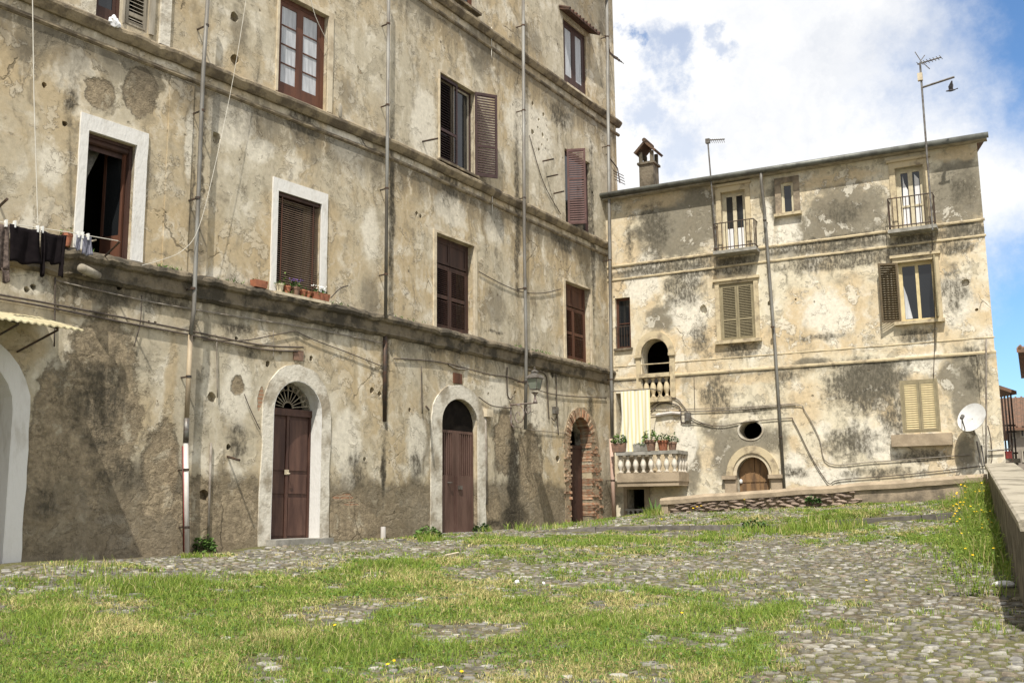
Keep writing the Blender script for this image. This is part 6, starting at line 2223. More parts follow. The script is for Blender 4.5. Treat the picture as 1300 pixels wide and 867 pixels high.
# clover and other broad little leaves low in the turf
idx = RNG.permutation(len(gx))[:42000]
idx = idx[(den[idx] + 0.5 * tab("b", gx[idx] + 3, gy[idx])) > 0.35]
nl = len(idx)
la, ls = RNG.uniform(0, 6.283, nl), RNG.uniform(0.010, 0.026, nl) * np.clip(dep[idx] / 10, 1, 1.8)
lc = np.c_[gx[idx], gy[idx], zz_[idx] + RNG.uniform(0.008, 0.05, nl)]
ld = np.c_[np.cos(la), np.sin(la), RNG.uniform(-0.3, 0.6, nl)] * ls[:, None]
lw = np.c_[-np.sin(la), np.cos(la), RNG.uniform(-0.3, 0.3, nl)] * ls[:, None] * 0.55
Pq = np.stack([lc - ld, lc + lw, lc + ld, lc - lw], 1).reshape(-1, 3)
bq = np.arange(nl)[:, None] * 4 + len(V)
Fb = np.concatenate([Fb, bq + np.array([[0, 1, 2]]), bq + np.array([[0, 2, 3]])])
mv = RNG.uniform(0, 1, (nl, 1))
lcol = np.where(RNG.uniform(0, 1, (nl, 1)) < 0.25, np.array([0.34, 0.27, 0.13]), np.array([0.16, 0.27, 0.06]) * mv + np.array([0.09, 0.17, 0.04]) * (1 - mv))
V = np.concatenate([V, Pq])
C = np.concatenate([C, np.repeat(lcol, 4, axis=0)])
me = np_mesh("grass", V, Fb, [M_GRASS], smooth=False)
tint_attr(me, C)
tag(link("grass", me), "short green and straw coloured grass growing over the cobbles", "grass", kind="stuff")

# taller tufts dotted about and along the walls
tx, ty, th = [], [], []


def tuft(px, py, n, r_, h0, ry=None):
    c = gnd(px, py)
    a = RNG.uniform(0, 2 * math.pi, n)
    q = np.sqrt(RNG.uniform(0, 1, n)) * r_
    tx.append(c.x + np.cos(a) * q)
    ty.append(c.y + np.sin(a) * q * (ry or 1.0))
    th.append(RNG.uniform(0.45, 1.0, n) * h0)


for px, py, n, r_, h0 in ((760, 796, 260, 0.30, 0.16), (450, 832, 500, 0.5, 0.15), (180, 745, 500, 0.7, 0.17), (130, 742, 260, 0.5, 0.17), (545, 688, 160, 0.22, 0.25), (500, 728, 300, 0.6, 0.14), (910, 735, 260, 0.4, 0.16), (950, 778, 220, 0.5, 0.13),
                         (1000, 671, 300, 0.9, 0.30), (1050, 664, 320, 0.8, 0.35), (1020, 668, 200, 0.6, 0.3), (960, 676, 180, 0.7, 0.25), (880, 687, 160, 0.9, 0.2), (720, 693, 160, 0.7, 0.18), (800, 690, 160, 0.7, 0.18), (1120, 655, 140, 0.6, 0.2), (830, 655, 120, 0.25, 0.3),
                         (615, 676, 90, 0.18, 0.22), (640, 673, 60, 0.15, 0.25), (745, 668, 160, 0.6, 0.22), (700, 672, 100, 0.4, 0.22), (665, 674, 70, 0.25, 0.3), (100, 728, 60, 0.5, 0.22), (120, 724, 50, 0.4, 0.28), (30, 742, 60, 0.3, 0.15), (250, 708, 120, 0.25, 0.14), (215, 745, 90, .4, .15),
                         (1090, 800, 120, 0.3, 0.09), (980, 790, 160, 0.4, 0.1), (860, 772, 160, .4, .12), (60, 800, 160, .3, .15), (350, 800, 200, .5, .14), (1260, 800, 90, .2, .13), (1180, 780, 60, .2, .1), (280, 735, 140, .4, .13)):
    tuft(px, py, n, r_, h0)
tx, ty, th = np.concatenate(tx), np.concatenate(ty), np.concatenate(th)
k_ = inside(tx, ty, 0.02)
tx, ty, th = tx[k_], ty[k_], th[k_]
mixv = RNG.uniform(0, 1, (len(tx), 1))
cols = np.where(RNG.uniform(0, 1, (len(tx), 1)) < 0.15, STRAW, FRESH * mixv * 0.9 + DEEP * (1 - mixv))
d_ = np.hypot(tx, ty)
V, Fb, C = blades(tx, ty, th, 0.007 * np.clip(d_ / 10, 1, 2.2), RNG.uniform(0.1, 0.75, len(tx)), cols)
me = np_mesh("tall_grass", V, Fb, [M_GRASS], smooth=False)
tint_attr(me, C)
tag(link("tall_grass", me), "taller green grass tufts standing along the walls and kerb", "grass", kind="stuff")


# ------------------------------------------------------------------ leafy weeds
def leaf_cloud(n, rx, ry, h, size, drop=0.4):
    """Many small leaf blades filling a low mound."""
    V, Fc = [], []
    for i in range(n):
        a, q = rnd.uniform(0, 2 * math.pi), math.sqrt(rnd.random())
        top = h * (1 - q * q * 0.7) * rnd.uniform(0.25, 1.0)
        p = Vector((rx * q * math.cos(a), ry * q * math.sin(a), top))
        d = Vector((math.cos(a + rnd.uniform(-1, 1)), math.sin(a + rnd.uniform(-1, 1)), rnd.uniform(-drop, 0.9))).normalized()
        s_ = d.cross(Vector((rnd.uniform(-1, 1), rnd.uniform(-1, 1), 1))).normalized()
        L__ = size * rnd.uniform(0.6, 1.3)
        w_ = L__ * 0.32
        k = len(V)
        V += [p, p + d * L__ * 0.5 + s_ * w_, p + d * L__ + Vector((0, 0, -0.15 * L__)), p + d * L__ * 0.5 - s_ * w_]
        Fc += [(k, k + 1, k + 2), (k, k + 2, k + 3)]
    return V, Fc


def weed(px, py, rx, ry, h, size, n, m, label, group=None, base=None, name="weed", M=None, cat="plant"):
    c = base or gnd(px, py)
    V, Fc = leaf_cloud(n, rx, ry, h, size)
    me = bpy.data.meshes.new("foliage")
    me.from_pydata([tuple(p) for p in V], [], Fc)
    me.materials.append(m)
    root = empty(name, c, label, cat, group)
    link("foliage", me, root, Matrix.Translation(c))
    mb = MB()
    for k in range(6):
        a = k * 1.05
        mb.tube([(0, 0, -0.02), (rx * 0.5 * math.cos(a), ry * 0.5 * math.sin(a), h * 0.7)], 0.006, 4)
    put("stem", mb, m, root, Matrix.Translation(c))
    return root


weed(252, 702, 0.24, 0.18, 0.32, 0.10, 380, M_LEAF, "leafy green weed growing at the foot of the white drain pipe")
weed(543, 684, 0.22, 0.16, 0.26, 0.09, 220, M_LEAF, "low green weed beside the metal door's left foot")
weed(610, 676, 0.16, 0.12, 0.24, 0.09, 160, M_LEAFD, "small dark weed at the right foot of the metal door")
0 and weed(760, 800, 0.32, 0.22, 0.14, 0.10, 260, M_LEAFD, "flat dark green weed spreading in the middle of the grass")
weed(958, 673, 0.26, 0.18, 0.22, 0.09, 200, M_LEAFD, "dark bushy weed in front of the kerb")
weed(1033, 640, 0.16, 0.10, 0.20, 0.08, 160, M_LEAFD, "dark weed rooted under the coping of the low stone wall", base=S5.w(S5.px(1032, 633)[0], 0.08, S5.px(1032, 634)[1] - 0.1))
0 and weed(40, 792, 0.18, 0.14, 0.16, 0.10, 90, M_LEAFD, "broad leaved weed in the grass at the left edge")
# strap-leaved plant by the wall end
c = at_depth(831, 660, 27.6)
pl_ = empty("spiky_plant", c, "spiky green strap leaved plant between the corner balcony and the stone wall", "plant")
V, Fc = [], []
for i in range(46):
    a, e, L__ = rnd.uniform(0, 2 * math.pi), rnd.uniform(0.5, 1.3), rnd.uniform(0.35, 0.75)
    d = Vector((math.cos(a) * math.cos(e), math.sin(a) * math.cos(e), math.sin(e)))
    s_ = Vector((-math.sin(a), math.cos(a), 0)) * 0.035
    k = len(V)
    md_ = d * L__ * 0.55
    tp = d * L__ + Vector((0, 0, -0.22 * L__ * math.cos(e)))
    V += [c + s_ * 0.4, c - s_ * 0.4, c + md_ + s_, c + md_ - s_, c + tp]
    Fc += [(k, k + 1, k + 3), (k, k + 3, k + 2), (k + 2, k + 3, k + 4)]
me = bpy.data.meshes.new("leaves")
me.from_pydata([tuple(p) for p in V], [], Fc)
me.materials.append(M_LEAF)
link("leaves", me, pl_)

# tall weeds along the parapet, with yellow flowers
wx_, wy_, wh_ = [], [], []
for i in range(5200):
    u = rnd.uniform(0.2, lp - 0.6)
    o_ = abs(rnd.gauss(0, 0.38)) + 0.04
    if u > lp - 3.5 and rnd.random() < 0.55:
        continue
    if mnoise.noise(Vector((u * 1.1, o_ * 1.5, 2))) < -0.25:
        continue
    p = S4.w(u, o_, 0)
    wx_.append(p.x)
    wy_.append(p.y)
    wh_.append(rnd.uniform(0.12, 0.50) * (1.0 if o_ < 0.55 else 0.55) * (1.25 - 0.5 * u / lp))
wx_, wy_, wh_ = np.array(wx_), np.array(wy_), np.array(wh_)
k_ = inside(wx_, wy_, 0.01)
wx_, wy_, wh_ = wx_[k_], wy_[k_], wh_[k_]
mixv = RNG.uniform(0, 1, (len(wx_), 1))
cols = np.where(RNG.uniform(0, 1, (len(wx_), 1)) < 0.12, STRAW, FRESH * mixv * 0.85 + DEEP * (1 - mixv))
V, Fb, C = blades(wx_, wy_, wh_, np.full(len(wx_), 0.011), RNG.uniform(0.08, 0.6, len(wx_)), cols)
LV, LF, LC = [], [], []
for i in range(0, len(wx_), 2):
    for q in range(3):
        hh = wh_[i] * rnd.uniform(0.2, 0.9)
        p = Vector((wx_[i] + rnd.uniform(-.05, .05), wy_[i] + rnd.uniform(-.05, .05), gzk(wx_[i], wy_[i])[0] + hh))
        a = rnd.uniform(0, 6.28)
        d = Vector((math.cos(a), math.sin(a), rnd.uniform(-0.2, 0.5))) * rnd.uniform(0.04, 0.09)
        s_ = Vector((-math.sin(a), math.cos(a), 0)) * 0.016
        k = len(LV)
        LV += [p, p + d * 0.5 + s_, p + d, p + d * 0.5 - s_]
        LF += [(k, k + 1, k + 2), (k, k + 2, k + 3)]
        LC += [tuple(FRESH * 0.8 if rnd.random() < 0.5 else DEEP)] * 4
V = np.concatenate([V, np.array([tuple(p) for p in LV], np.float32)])
Fb = np.concatenate([Fb, np.array(LF) + len(C)])
C = np.concatenate([C, np.array(LC)])
me = np_mesh("tall_weeds", V, Fb, [M_GRASS], smooth=False)
tint_attr(me, C)
tag(link("tall_weeds", me), "tall leafy weeds growing along the foot of the parapet", "weeds", kind="stuff")
mb = MB()
spots = [gnd(px, py) + Vector((0, 0, rnd.uniform(0.02, 0.08))) for px, py in ((300, 772), (425, 804), (500, 842), (586, 860), (866, 786), (1100, 742), (492, 853), (840, 660))]
for i in range(46):
    u = rnd.choice((rnd.uniform(0.6, 6), rnd.uniform(2, lp - 2)))
    o_ = rnd.uniform(0.1, 0.75)
    p = S4.w(u, o_, 0)
    spots.append(Vector((p.x, p.y, gzk(p.x, p.y)[0] + rnd.uniform(0.18, 0.48))))
for px, py in ((885, 643), (880, 645), (890, 642), (945, 634), (1152, 660), (1157, 652), (1060, 655)):
    spots.append(at_depth(px, py, 24.6 - (px - 900) * 0.004))
for c in spots:
    r_ = 0.019 * max(1, c.y / 15)
    tilt = Vector((rnd.uniform(-0.4, 0.2), rnd.uniform(-0.8, -0.2), 1)).normalized()
    M_ = tilt.to_track_quat("Z", "Y").to_matrix()
    k = len(mb.v)
    mb.v.append(tuple(c))
    for q in range(10):
        rr_ = r_ * (1.0 if q % 2 else 0.62)
        mb.v.append(tuple(c + M_ @ Vector((rr_ * math.cos(q * math.pi / 5), rr_ * math.sin(q * math.pi / 5), 0.006))))
    for q in range(10):
        mb.f.append((k, k + 1 + q, k + 1 + (q + 1) % 10))
        mb.mi.append(0)
    s0 = len(mb.v)
    zb = gzk(c.x, c.y)[0]
    mb.v += [(c.x - 0.003, c.y, c.z), (c.x + 0.003, c.y, c.z), (c.x + 0.02, c.y, min(zb, c.z - 0.02))]
    mb.f.append((s0, s0 + 1, s0 + 2))
    mb.mi.append(1)
me = mb.mesh("wild_flowers", [M_YELLOW, M_LEAF], recalc=False)
tag(link("wild_flowers", me), "small yellow wild flowers dotted along the parapet and the grass", "flowers", kind="stuff")
# ferny growth on the ledges of the left facade
V, Fc = [], []
for px, py, n in ((375, 362, 26), (520, 412, 14), (672, 452, 26), (740, 467, 10), (290, 362, 16), (215, 357, 22), (700, 456, 12), (410, 388, 14), (100, 328, 10), (430, 392, 16)):
    F = S1 if px < 500 else S2
    for i in range(n):
        u, z = F.px(px + rnd.uniform(-18, 18), py, 0.12)
        p = F.w(u, rnd.uniform(0.05, 0.2), 5.58)
        d = Vector((rnd.uniform(-1, 1), rnd.uniform(-1, 1), rnd.uniform(0.2, 1.4))).normalized() * rnd.uniform(0.04, 0.13)
        s_ = d.cross(Vector((0.3, 0.5, 0.2))).normalized() * 0.012
        k = len(V)
        V += [p - s_, p + s_, p + d]
        Fc += [(k, k + 1, k + 2)]
me = bpy.data.meshes.new("ledge_weeds")
me.from_pydata([tuple(p) for p in V], [], Fc)
me.materials.append(M_LEAF)
tag(link("ledge_weeds", me), "sparse little weeds rooted along the ledge of the left building", "weeds", kind="stuff")


# ------------------------------------------------------------------ flower pots
def pot(F, u, o, z, r, h, m, label, plant=None, leaf_m=None, group=None, size=0.05, ph=0.12, n=60, box=None, flower_m=None, name="flower_pot"):
    M = F.M @ T(u, o, z)
    root = empty(name, (0, 0, 0), label, "flower pot", group, M=M)
    mb = MB()
    if box:
        L__, D__ = box
        prof = [(-1, -0.9, 0), (1, 1, 1)]
        a, b = L__ / 2, D__ / 2
        vs = []
        for s, zz_ in ((0.88, 0), (1.0, h), (0.9, h), (0.86, h - 0.03)):
            vs += [(-a * s, -b * s, zz_), (a * s, -b * s, zz_), (a * s, b * s, zz_), (-a * s, b * s, zz_)]
        mb.add(vs, [(0, 1, 2, 3)] + [(4 * i + j, 4 * i + (j + 1) % 4, 4 * i + 4 + (j + 1) % 4, 4 * i + 4 + j) for i in range(3) for j in range(4)])
        put("pot", mb, m, root, M)
        put("soil", MB().box(-a * 0.87, a * 0.87, -b * 0.87, b * 0.87, h - 0.04, h - 0.02), M_SOIL, root, M)
    else:
        mb.lathe((0, 0, 0), [(r * 0.68, 0), (r * 0.9, h * 0.78), (r * 1.0, h * 0.78), (r * 1.0, h), (r * 0.85, h), (r * 0.82, h - 0.03)], 14)
        put("pot", mb, m, root, M, smooth=False)
        put("soil", MB().lathe((0, 0, h - 0.04), [(r * 0.83, 0), (r * 0.80, 0.01)], 12), M_SOIL, root, M)
    if plant:
        rx, ry = (box[0] / 2, box[1] / 2) if box else (r * 1.1, r * 1.1)
        V, Fc = leaf_cloud(n, rx, ry, ph, size)
        me = bpy.data.meshes.new("foliage")
        me.from_pydata([(p.x, p.y, p.z + h - 0.03) for p in V], [], Fc)
        me.materials.append(leaf_m or M_LEAF)
        link("foliage", me, root, M)
        if flower_m:
            mb = MB()
            for q in range(16):
                p = Vector((rnd.uniform(-rx, rx), rnd.uniform(-ry, ry), h + ph * rnd.uniform(0.6, 1.15)))
                k = len(mb.v)
                d = 0.022
                mb.add([p + Vector((-d, 0, 0)), p + Vector((0, -d, d * .4)), p + Vector((d, 0, 0)), p + Vector((0, d * .3, d))], [(0, 1, 2, 3)])
            put("blossom", mb, flower_m, root, M)
    return root


zsill = W2r[2] + 0.006
for px, py, o, r, h, m_, lab, lm, fm, ph, n in (
        (355, 377, 0.10, 0.075, 0.17, M_BEIGEFRAME, "cream pot with a small green plant on the blind window's sill", M_LEAF, None, 0.08, 40),
        (364, 377, 0.12, 0.075, 0.15, M_TERRA, "terracotta pot with a tall bent stalk on the blind window's sill", M_LEAF, None, 0.30, 14),
        (375, 379, 0.12, 0.085, 0.16, M_TERRA2, "terracotta pot with purple flowers on the blind window's sill", M_LEAFD, M_PURPLE, 0.14, 70),
        (384, 382, 0.12, 0.07, 0.14, M_TERRA, "terracotta pot with thin twigs right of the purple flowers", M_LEAFD, None, 0.10, 16),
        (391, 384, 0.13, 0.065, 0.13, M_TERRA, "smallest terracotta pot beside the white flowered trough", M_LEAFD, None, 0.08, 12)):
    u, z = S1.px(px, py, o)
    rt = pot(S1, u, o, zsill, r, h, m_, lab, True, lm, "pots on the blind window's sill", 0.05, ph, n, flower_m=fm)
u, z = S1.px(405, 386, 0.12)
pot(S1, u, 0.13, zsill, 0, 0.14, M_TERRA, "terracotta trough of white flowers at the sill's right end", True, M_LEAFD, "pots on the blind window's sill", 0.05, 0.13, 110, box=(0.42, 0.16), flower_m=M_PETAL)
u, z = S1.px(329, 371, 0.12)
pot(S1, u, 0.11, 5.585, 0, 0.13, M_TERRA, "small terracotta trough on the ledge left of the white surround", True, M_LEAF, None, 0.04, 0.07, 16, box=(0.30, 0.15))
u, z = S1.px(84, 318, 0.12)
pot(S1, u, 0.12, 5.585, 0.085, 0.20, M_TERRA, "terracotta pot with a sprig beside the open window", True, M_LEAF, None, 0.06, 0.16, 14)
for px, r, h, bx, m_, lab, lm, n, ph in (
        (787, 0, 0.24, (0.42, 0.26), M_TERRA2, "long dull terracotta planter with a leafy plant at the balcony's left end", M_LEAF, 150, 0.28),
        (815, 0, 0.20, (0.46, 0.24), M_CONCRETE, "grey stone trough in the middle of the balcony rail", M_LEAFD, 20, 0.06),
        (826, 0.17, 0.30, None, M_TERRA2, "dark terracotta pot with spreading leaves on the balcony rail", M_LEAF, 90, 0.28),
        (842, 0.16, 0.28, None, M_TERRA, "bright orange terracotta pot on the balcony rail", M_LEAF, 50, 0.20),
        (854, 0.13, 0.22, None, M_TERRA2, "brown pot with thin stems at the balcony's right end", M_LEAFD, 40, 0.26)):
    oo = OB - 0.08
    u, z = S3.px(px, 573, oo)
    pot(S3, u, oo, zr1 + 0.003, r, h, m_, lab, True, lm, "pots on the corner balcony's rail", 0.075, ph * 1.15, n * 2, box=bx)

# ------------------------------------------------------------------ laundry
LO = 0.55
ll = empty("clothes_line", S1.w(0.5, 0.3, 5.6), "thin washing line stretched on iron brackets past the open window", "washing line")
put("line", MB().tube(smooth_path(px_path(S1, [(-40, 272), (0, 282), (40, 288), (80, 294), (110, 299), (150, 306)], LO), 3), 0.006, 5), M_ROPE, ll, S1.M)
for px in (-20, 152):
    u, z = S1.px(px, 276 if px < 0 else 307, LO)
    put("bracket", MB().tube([(u, 0.0, z - 0.25), (u, -LO, z)], 0.016, 6), M_IRON, ll, S1.M)


def garment(strips, m, label, name, pegs=(), o=LO, wave=0.03):
    u0_, z0_ = S1.px(*strips[0][0], o)
    root = empty(name, S1.w(u0_, o, z0_), label, "clothing", "washing on the line")
    mb = MB()
    for si, (tl, tr, br, bl) in enumerate(strips):
        A, B, C_, D_ = (S1.px(*q, o) for q in (tl, tr, br, bl))
        nu, nv = 8, 10
        vs = []
        for layer in (0.0, 0.012):
            for j in range(nv + 1):
                for i in range(nu + 1):
                    a, b = i / nu, j / nv
                    u = (A[0] * (1 - a) + B[0] * a) * (1 - b) + (D_[0] * (1 - a) + C_[0] * a) * b
                    z = (A[1] * (1 - a) + B[1] * a) * (1 - b) + (D_[1] * (1 - a) + C_[1] * a) * b
                    wv_ = wave * (math.sin(a * 7 + si * 2 + b * 1.2) * (0.3 + b) + 0.5 * math.sin(a * 15 + b * 4))
                    sag = -0.02 * math.sin(a * math.pi) * (1 - b)
                    vs.append((u, -(o + wv_ + layer + si * 0.015), z + sag + 0.012 * math.sin(a * 9 + si) * b))
        k = nu + 1
        n2 = k * (nv + 1)
        fs = [(j * k + i, j * k + i + 1, (j + 1) * k + i + 1, (j + 1) * k + i) for j in range(nv) for i in range(nu)]
        fs += [tuple(x + n2 for x in f[::-1]) for f in fs]
        rim = [i for i in range(k)] + [j * k + nu for j in range(1, nv + 1)] + [nv * k + i for i in range(nu - 1, -1, -1)] + [j * k for j in range(nv - 1, 0, -1)]
        fs += [(rim[q], rim[(q + 1) % len(rim)], rim[(q + 1) % len(rim)] + n2, rim[q] + n2) for q in range(len(rim))]
        mb.add(vs, fs)
    put("cloth", mb, m, root, S1.M, smooth=True)
    for q in pegs:
        u, z = S1.px(*q, o)
        put("peg", MB().box(u - 0.012, u + 0.012, o - 0.02, o + 0.035, z - 0.05, z + 0.05), M_WHITEPLASTIC, root, S1.M)


garment([((-6, 281), (11, 286), (10, 345), (-6, 340)), ((0, 340), (10, 344), (12, 358), (3, 360))], M_TAUPE, "mottled brown stockings hanging leftmost on the washing line", "hanging_stockings", ((7, 284),))
garment([((12, 284), (49, 292), (50, 337), (11, 332))], M_BLACK, "black skirt hanging on the washing line", "hanging_skirt", ((18, 285), (47, 291)))
garment([((53, 293), (82, 299), (79, 337), (56, 333)), ((51, 293), (56, 294), (54, 352), (51, 351)), ((77, 298), (83, 299), (79, 352), (74, 351))], M_BLACK, "black top with hanging sleeves on the washing line", "hanging_blouse", ((53, 292),))
garment([((97, 298), (103, 299), (100, 319), (95, 317))], M_STRIPESOCK, "small dark sock pegged left of the striped one", "hanging_sock", ((99, 298),), wave=0.012)
garment([((105, 299), (115, 301), (117, 325), (103, 323))], M_STRIPESOCK, "grey striped cloth pegged in front of the open window", "hanging_cloth", ((104, 299), (111, 301)), wave=0.015)
# white rag on the upper ledge
u, z = S1.px(146, 28, 0.14)
bm = bmesh.new()
bmesh.ops.create_icosphere(bm, subdivisions=3, radius=0.095)
for vv in bm.verts:
    nz = mnoise.noise(vv.co * 11) * 0.7 + mnoise.noise(vv.co * 24) * 0.4
    vv.co = Vector((vv.co.x * 1.0, vv.co.y * 0.5, vv.co.z * 1.0)) * (1 + nz * 0.7)
me = bpy.data.meshes.new("cloth")
bm.to_mesh(me)
bm.free()
me.materials.append(simple("bright_white_cloth", (0.86, 0.86, 0.86), (0.7, 0.7, 0.72), 10, 0.9, bumps=0.3))
rg = empty("white_rag", S1.w(u, 0.14, 9.45), "crumpled white rag lying on the upper ledge", "rag")
link("cloth", me, rg, S1.M @ T(u, 0.14, z))

# ------------------------------------------------------------------ small things on the ground
c = gnd(1275, 745)
bm = bmesh.new()
bmesh.ops.create_icosphere(bm, subdivisions=3, radius=0.5)
for vv in bm.verts:
    vv.co = Vector((vv.co.x * 0.26, vv.co.y * 0.2, vv.co.z * 0.09)) * (1 + 0.10 * mnoise.noise(vv.co * 3))
me = bpy.data.meshes.new("white_stone")
bm.to_mesh(me)
bm.free()
me.materials.append(M_WHITE)
me.polygons.foreach_set("use_smooth", [True] * len(me.polygons))
tag(link("white_stone", me, None, Matrix.Translation(c + Vector((0, 0, 0.03)))), "smooth flat white stone lying at the foot of the parapet", "stone")
c = S1.w(S1.px(484, 686)[0], 0.05, gz(*S1.w(S1.px(484, 686)[0], 0.05, 0).xy)[0])
tag(put("pipe_stub", MB().lathe((0, 0, -0.05), [(0.05, 0), (0.05, 0.30), (0.04, 0.30), (0.04, 0.1)], 12), M_PIPEWHITE, None, Matrix.Translation(c)), "short white pipe stub standing at the wall foot between the doors", "pipe")
for px, py, sc, lab in ((657, 743, 0.035, "scrap of white paper lying among the cobbles mid square"), (690, 742, 0.02, "tiny pale pebble near the scrap of paper")):
    c = gnd(px, py)
    bm = bmesh.new()
    bmesh.ops.create_icosphere(bm, subdivisions=2, radius=sc)
    for vv in bm.verts:
        vv.co = vv.co * (1 + 0.5 * mnoise.noise(vv.co * 40))
    me = bpy.data.meshes.new("scrap")
    bm.to_mesh(me)
    bm.free()
    me.materials.append(M_WHITEPLASTIC)
    tag(link("paper_scrap" if sc > 0.03 else "pebble", me, None, Matrix.Translation(c + Vector((0, 0, sc)))), lab, "litter" if sc > 0.03 else "stone")
a_, b_ = gnd(565, 708), gnd(582, 706)
tag(put("pale_stick", MB().tube([a_ + Vector((0, 0, 0.04)), b_ + Vector((0, 0, 0.06))], 0.014, 6), M_CREAM), "pale stick lying in the grass in front of the metal door", "stick")

# ------------------------------------------------------------------ pigeon beside the tall aerial
bu_, bz_ = S3.px(1207.5, 115, 1.2)
BM_ = S3.M @ T(bu_, 1.2, bz_) @ Matrix.Scale(0.72, 4)
bd = empty("pigeon", (0, 0, 0), "dark pigeon flying past the tall aerial with raised wings", "bird", M=BM_)
mb = MB()
prof = [(0.004, -0.15), (0.022, -0.13), (0.035, -0.08), (0.052, 0.0), (0.046, 0.06), (0.028, 0.105), (0.030, 0.13), (0.022, 0.15), (0.006, 0.175)]
mb.lathe((0, 0, 0), prof, 10)
mb.v = [(-(z), x * 0.9, y_ * 0.9) for x, y_, z in mb.v]
mb.add([(0.10, -0.02, 0.01), (0.10, 0.02, 0.01), (0.22, 0.045, 0.03), (0.22, -0.045, 0.03), (0.10, -0.02, 0.0), (0.10, 0.02, 0.0), (0.22, 0.045, 0.022), (0.22, -0.045, 0.022)],
       [(0, 1, 2, 3), (7, 6, 5, 4), (0, 4, 5, 1), (1, 5, 6, 2), (2, 6, 7, 3), (3, 7, 4, 0)])
M_BIRD = simple("slate_feathers", (0.05, 0.05, 0.06), (0.09, 0.085, 0.095), 30, 0.8, bumps=0)
put("body", mb, M_BIRD, bd, BM_, smooth=True)
for s in (-1, 1):
    mb = MB()
    rows_ = [(0.0, -0.07, 0.07), (0.10, -0.08, 0.06), (0.19, -0.02, 0.075), (0.28, 0.04, 0.075)]
    vs = []
    for th in (0, 0.008):
        for r_, f_, b_ in rows_:
            y_, z_ = s * (0.03 + r_ * 0.42), 0.03 + r_ * 0.92
            vs += [(f_, y_, z_ - th), (b_, y_ + s * 0.012, z_ - 0.01 - th)]
    fs = [(2 * i, 2 * i + 1, 2 * i + 3, 2 * i + 2) for i in range(3)]
    fs += [tuple(x + 8 for x in f[::-1]) for f in fs]
    rim = [0, 2, 4, 6, 7, 5, 3, 1]
    fs += [(rim[q], rim[(q + 1) % 8], rim[(q + 1) % 8] + 8, rim[q] + 8) for q in range(8)]
    mb.add(vs, fs)
    put("wing", mb, M_BIRD, bd, BM_)

# ------------------------------------------------------------------ far houses beyond the parapet
def far_house(name, label, x0, x1, y0, y1, zb, ze, zr, wm, rm, ov=0.5, win=(), turn=R(-27)):
    c0 = Vector((x0, y0, 0))
    HM = Matrix.Translation(c0) @ Matrix.Rotation(turn, 4, "Z") @ Matrix.Translation(-c0)
    root = empty(name, (x0, y0, zb), label, "building")
    put("wall", MB().box(x0, x1, -y1, -y0, zb, ze), wm, root, HM)
    ym = (y0 + y1) / 2
    mb = MB()
    vs = []
    for x in (x0 - ov, x1 + ov):
        vs += [(x, y0 - ov, ze - 0.1), (x, ym, zr), (x, y1 + ov, ze - 0.1), (x, y1 + ov, ze - 0.25), (x, ym, zr - 0.18), (x, y0 - ov, ze - 0.25)]
    mb.add(vs, [(0, 1, 7, 6), (1, 2, 8, 7), (2, 3, 9, 8), (3, 4, 10, 9), (4, 5, 11, 10), (5, 0, 6, 11), (0, 5, 4, 1), (1, 4, 3, 2), (6, 7, 10, 11), (7, 8, 9, 10)])
    roof = put("roof", mb, rm, root, HM)
    rows = MB()
    x = x0 - ov + 0.1
    while x < x1 + ov:
        rows.tube([(x, y0 - ov - 0.02, ze - 0.08), (x, ym, zr + 0.02)], 0.055, 5)
        x += 0.28
    tag(put("roof_tiles", rows, rm, roof, HM), kind="stuff")
    for a, b, c_, d_ in win:
        f = put("window", MB().box(a, b, -y0 - 0.02, -y0 + 0.05, c_, d_), M_GREYWOOD, root, HM)
        put("pane", MB().box(a + 0.08, b - 0.08, -y0 + 0.01, -y0 + 0.06, c_ + 0.08, d_ - 0.08), M_GLASS, f, HM)
    return root


p0 = at_depth(1279, 545, 52)
p1 = at_depth(1330, 600, 52)
M_FARWALL = simple("brown_house_wall", (0.30, 0.26, 0.21), (0.19, 0.165, 0.14), 1.2, 0.9, bumps=0.3)
far_house("distant_house", "distant grey-brown house with a red tiled roof beyond the parapet's end", p0.x, p0.x + 8, 52, 60, -1.6, at_depth(1290, 541, 52).z, at_depth(1290, 520, 56).z + 0.6, M_FARWALL, M_TILE,
          win=[(at_depth(x_, 560, 52).x, at_depth(x_ + 6, 560, 52).x, at_depth(1290, y1_, 52).z, at_depth(1290, y0_, 52).z) for x_, y0_, y1_ in ((1284, 546, 557), (1294, 545, 556), (1284, 572, 588), (1294, 571, 587))])
q0 = at_depth(1291, 444, 34)
far_house("near_street_house", "tall house with a dark overhanging roof at the right edge beyond the parapet", q0.x + 0.55, q0.x + 7, 34, 41, -1.6, q0.z + 0.12, q0.z + 0.62, M_FARWALL, M_TILE, ov=0.5)
# timber porch of a house in the street
d_ = 36.0
r0, r1 = at_depth(1262, 490, d_), at_depth(1287, 497, d_)
pc = empty("timber_porch", (r0.x, d_, -1.6), "dark timber porch with thin posts showing past the cream house's corner", "porch")
mb = MB()
mb.add([(r0.x - 0.6, d_ + 3, r0.z + 0.35), (r1.x, d_ + 3, r1.z + 0.1), (r1.x, d_ - 0.2, r1.z), (r0.x - 0.6, d_ - 0.2, r0.z + 0.25), (r0.x - 0.6, d_ + 3, r0.z + 0.2), (r1.x, d_ + 3, r1.z - 0.03), (r1.x, d_ - 0.2, r1.z - 0.12), (r0.x - 0.6, d_ - 0.2, r0.z + 0.1)],
       [(0, 1, 2, 3), (7, 6, 5, 4), (0, 4, 5, 1), (1, 5, 6, 2), (2, 6, 7, 3), (3, 7, 4, 0)])
put("porch_roof", mb, M_TILE, pc)
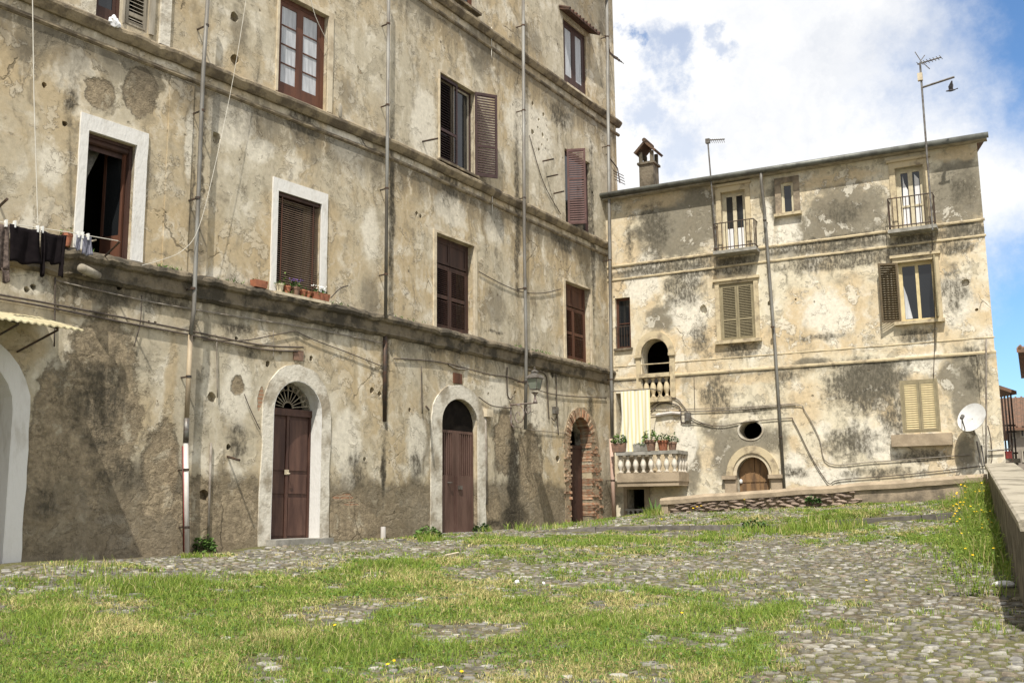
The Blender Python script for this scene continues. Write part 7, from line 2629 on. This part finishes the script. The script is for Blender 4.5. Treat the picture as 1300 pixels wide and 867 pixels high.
for px in (1271, 1275, 1279, 1283):
    q = at_depth(px, 500, d_ + 0.6 * (1283 - px) / 4)
    put("post", MB().box(q.x - 0.022, q.x + 0.022, -q.y - 0.022, -q.y + 0.022, -1.6, r1.z + 0.05), M_IRON, pc)
for z_ in (at_depth(1280, 540, d_).z, at_depth(1280, 548, d_).z, at_depth(1280, 575, d_).z):
    put("rail", MB().box(r0.x - 0.3, r1.x - 0.05, -d_ - 0.03, -d_ + 0.03, z_ - 0.03, z_ + 0.03), M_IRON, pc)
put("porch_floor", MB().box(r0.x - 0.6, r1.x, -d_ - 3, -d_ + 0.05, at_depth(1280, 582, d_).z - 0.15, at_depth(1280, 582, d_).z), M_GREYWOOD, pc)
put("porch_wall", MB().box(r0.x - 0.6, r0.x + 0.1, -d_ - 3, -d_ - 2.8, -1.6, r0.z), M_FARWALL, pc)
# red letter-box like case on the railing behind the parapet
q = at_depth(1279.5, 577, 27.0)
rb_ = empty("red_box", (q.x, q.y, q.z - 0.15), "small red metal box on the railing behind the parapet's far end", "box")
M_DARKRED = simple("dull_red_paint", (0.24, 0.035, 0.03), (0.13, 0.025, 0.022), 9, 0.6, bumps=0.1)
mb = MB().box(q.x - 0.075, q.x + 0.075, -q.y - 0.06, -q.y + 0.06, q.z - 0.10, q.z + 0.06)
put("case", mb, M_DARKRED, rb_)
put("lid", MB().box(q.x - 0.085, q.x + 0.085, -q.y - 0.07, -q.y + 0.07, q.z + 0.062, q.z + 0.085), M_DARKRED, rb_)
rl = empty("iron_railing", (q.x, q.y, q.z - 1), "thin iron railing behind the far end of the parapet", "railing")
e0, e1 = at_depth(1262, 590, 26.0), at_depth(1286, 586, 28.0)
for dz in (0.0, 0.35):
    put("rail", MB().tube([e0 + Vector((0, 0, dz)), e1 + Vector((0, 0, dz))], 0.02, 6), M_IRON, rl)
for f_ in (0.02, 0.5, 0.98):
    p = e0.lerp(e1, f_)
    put("post", MB().tube([p + Vector((0, 0, -3.2)), p + Vector((0, 0, 0.45))], 0.024, 6), M_IRON, rl)
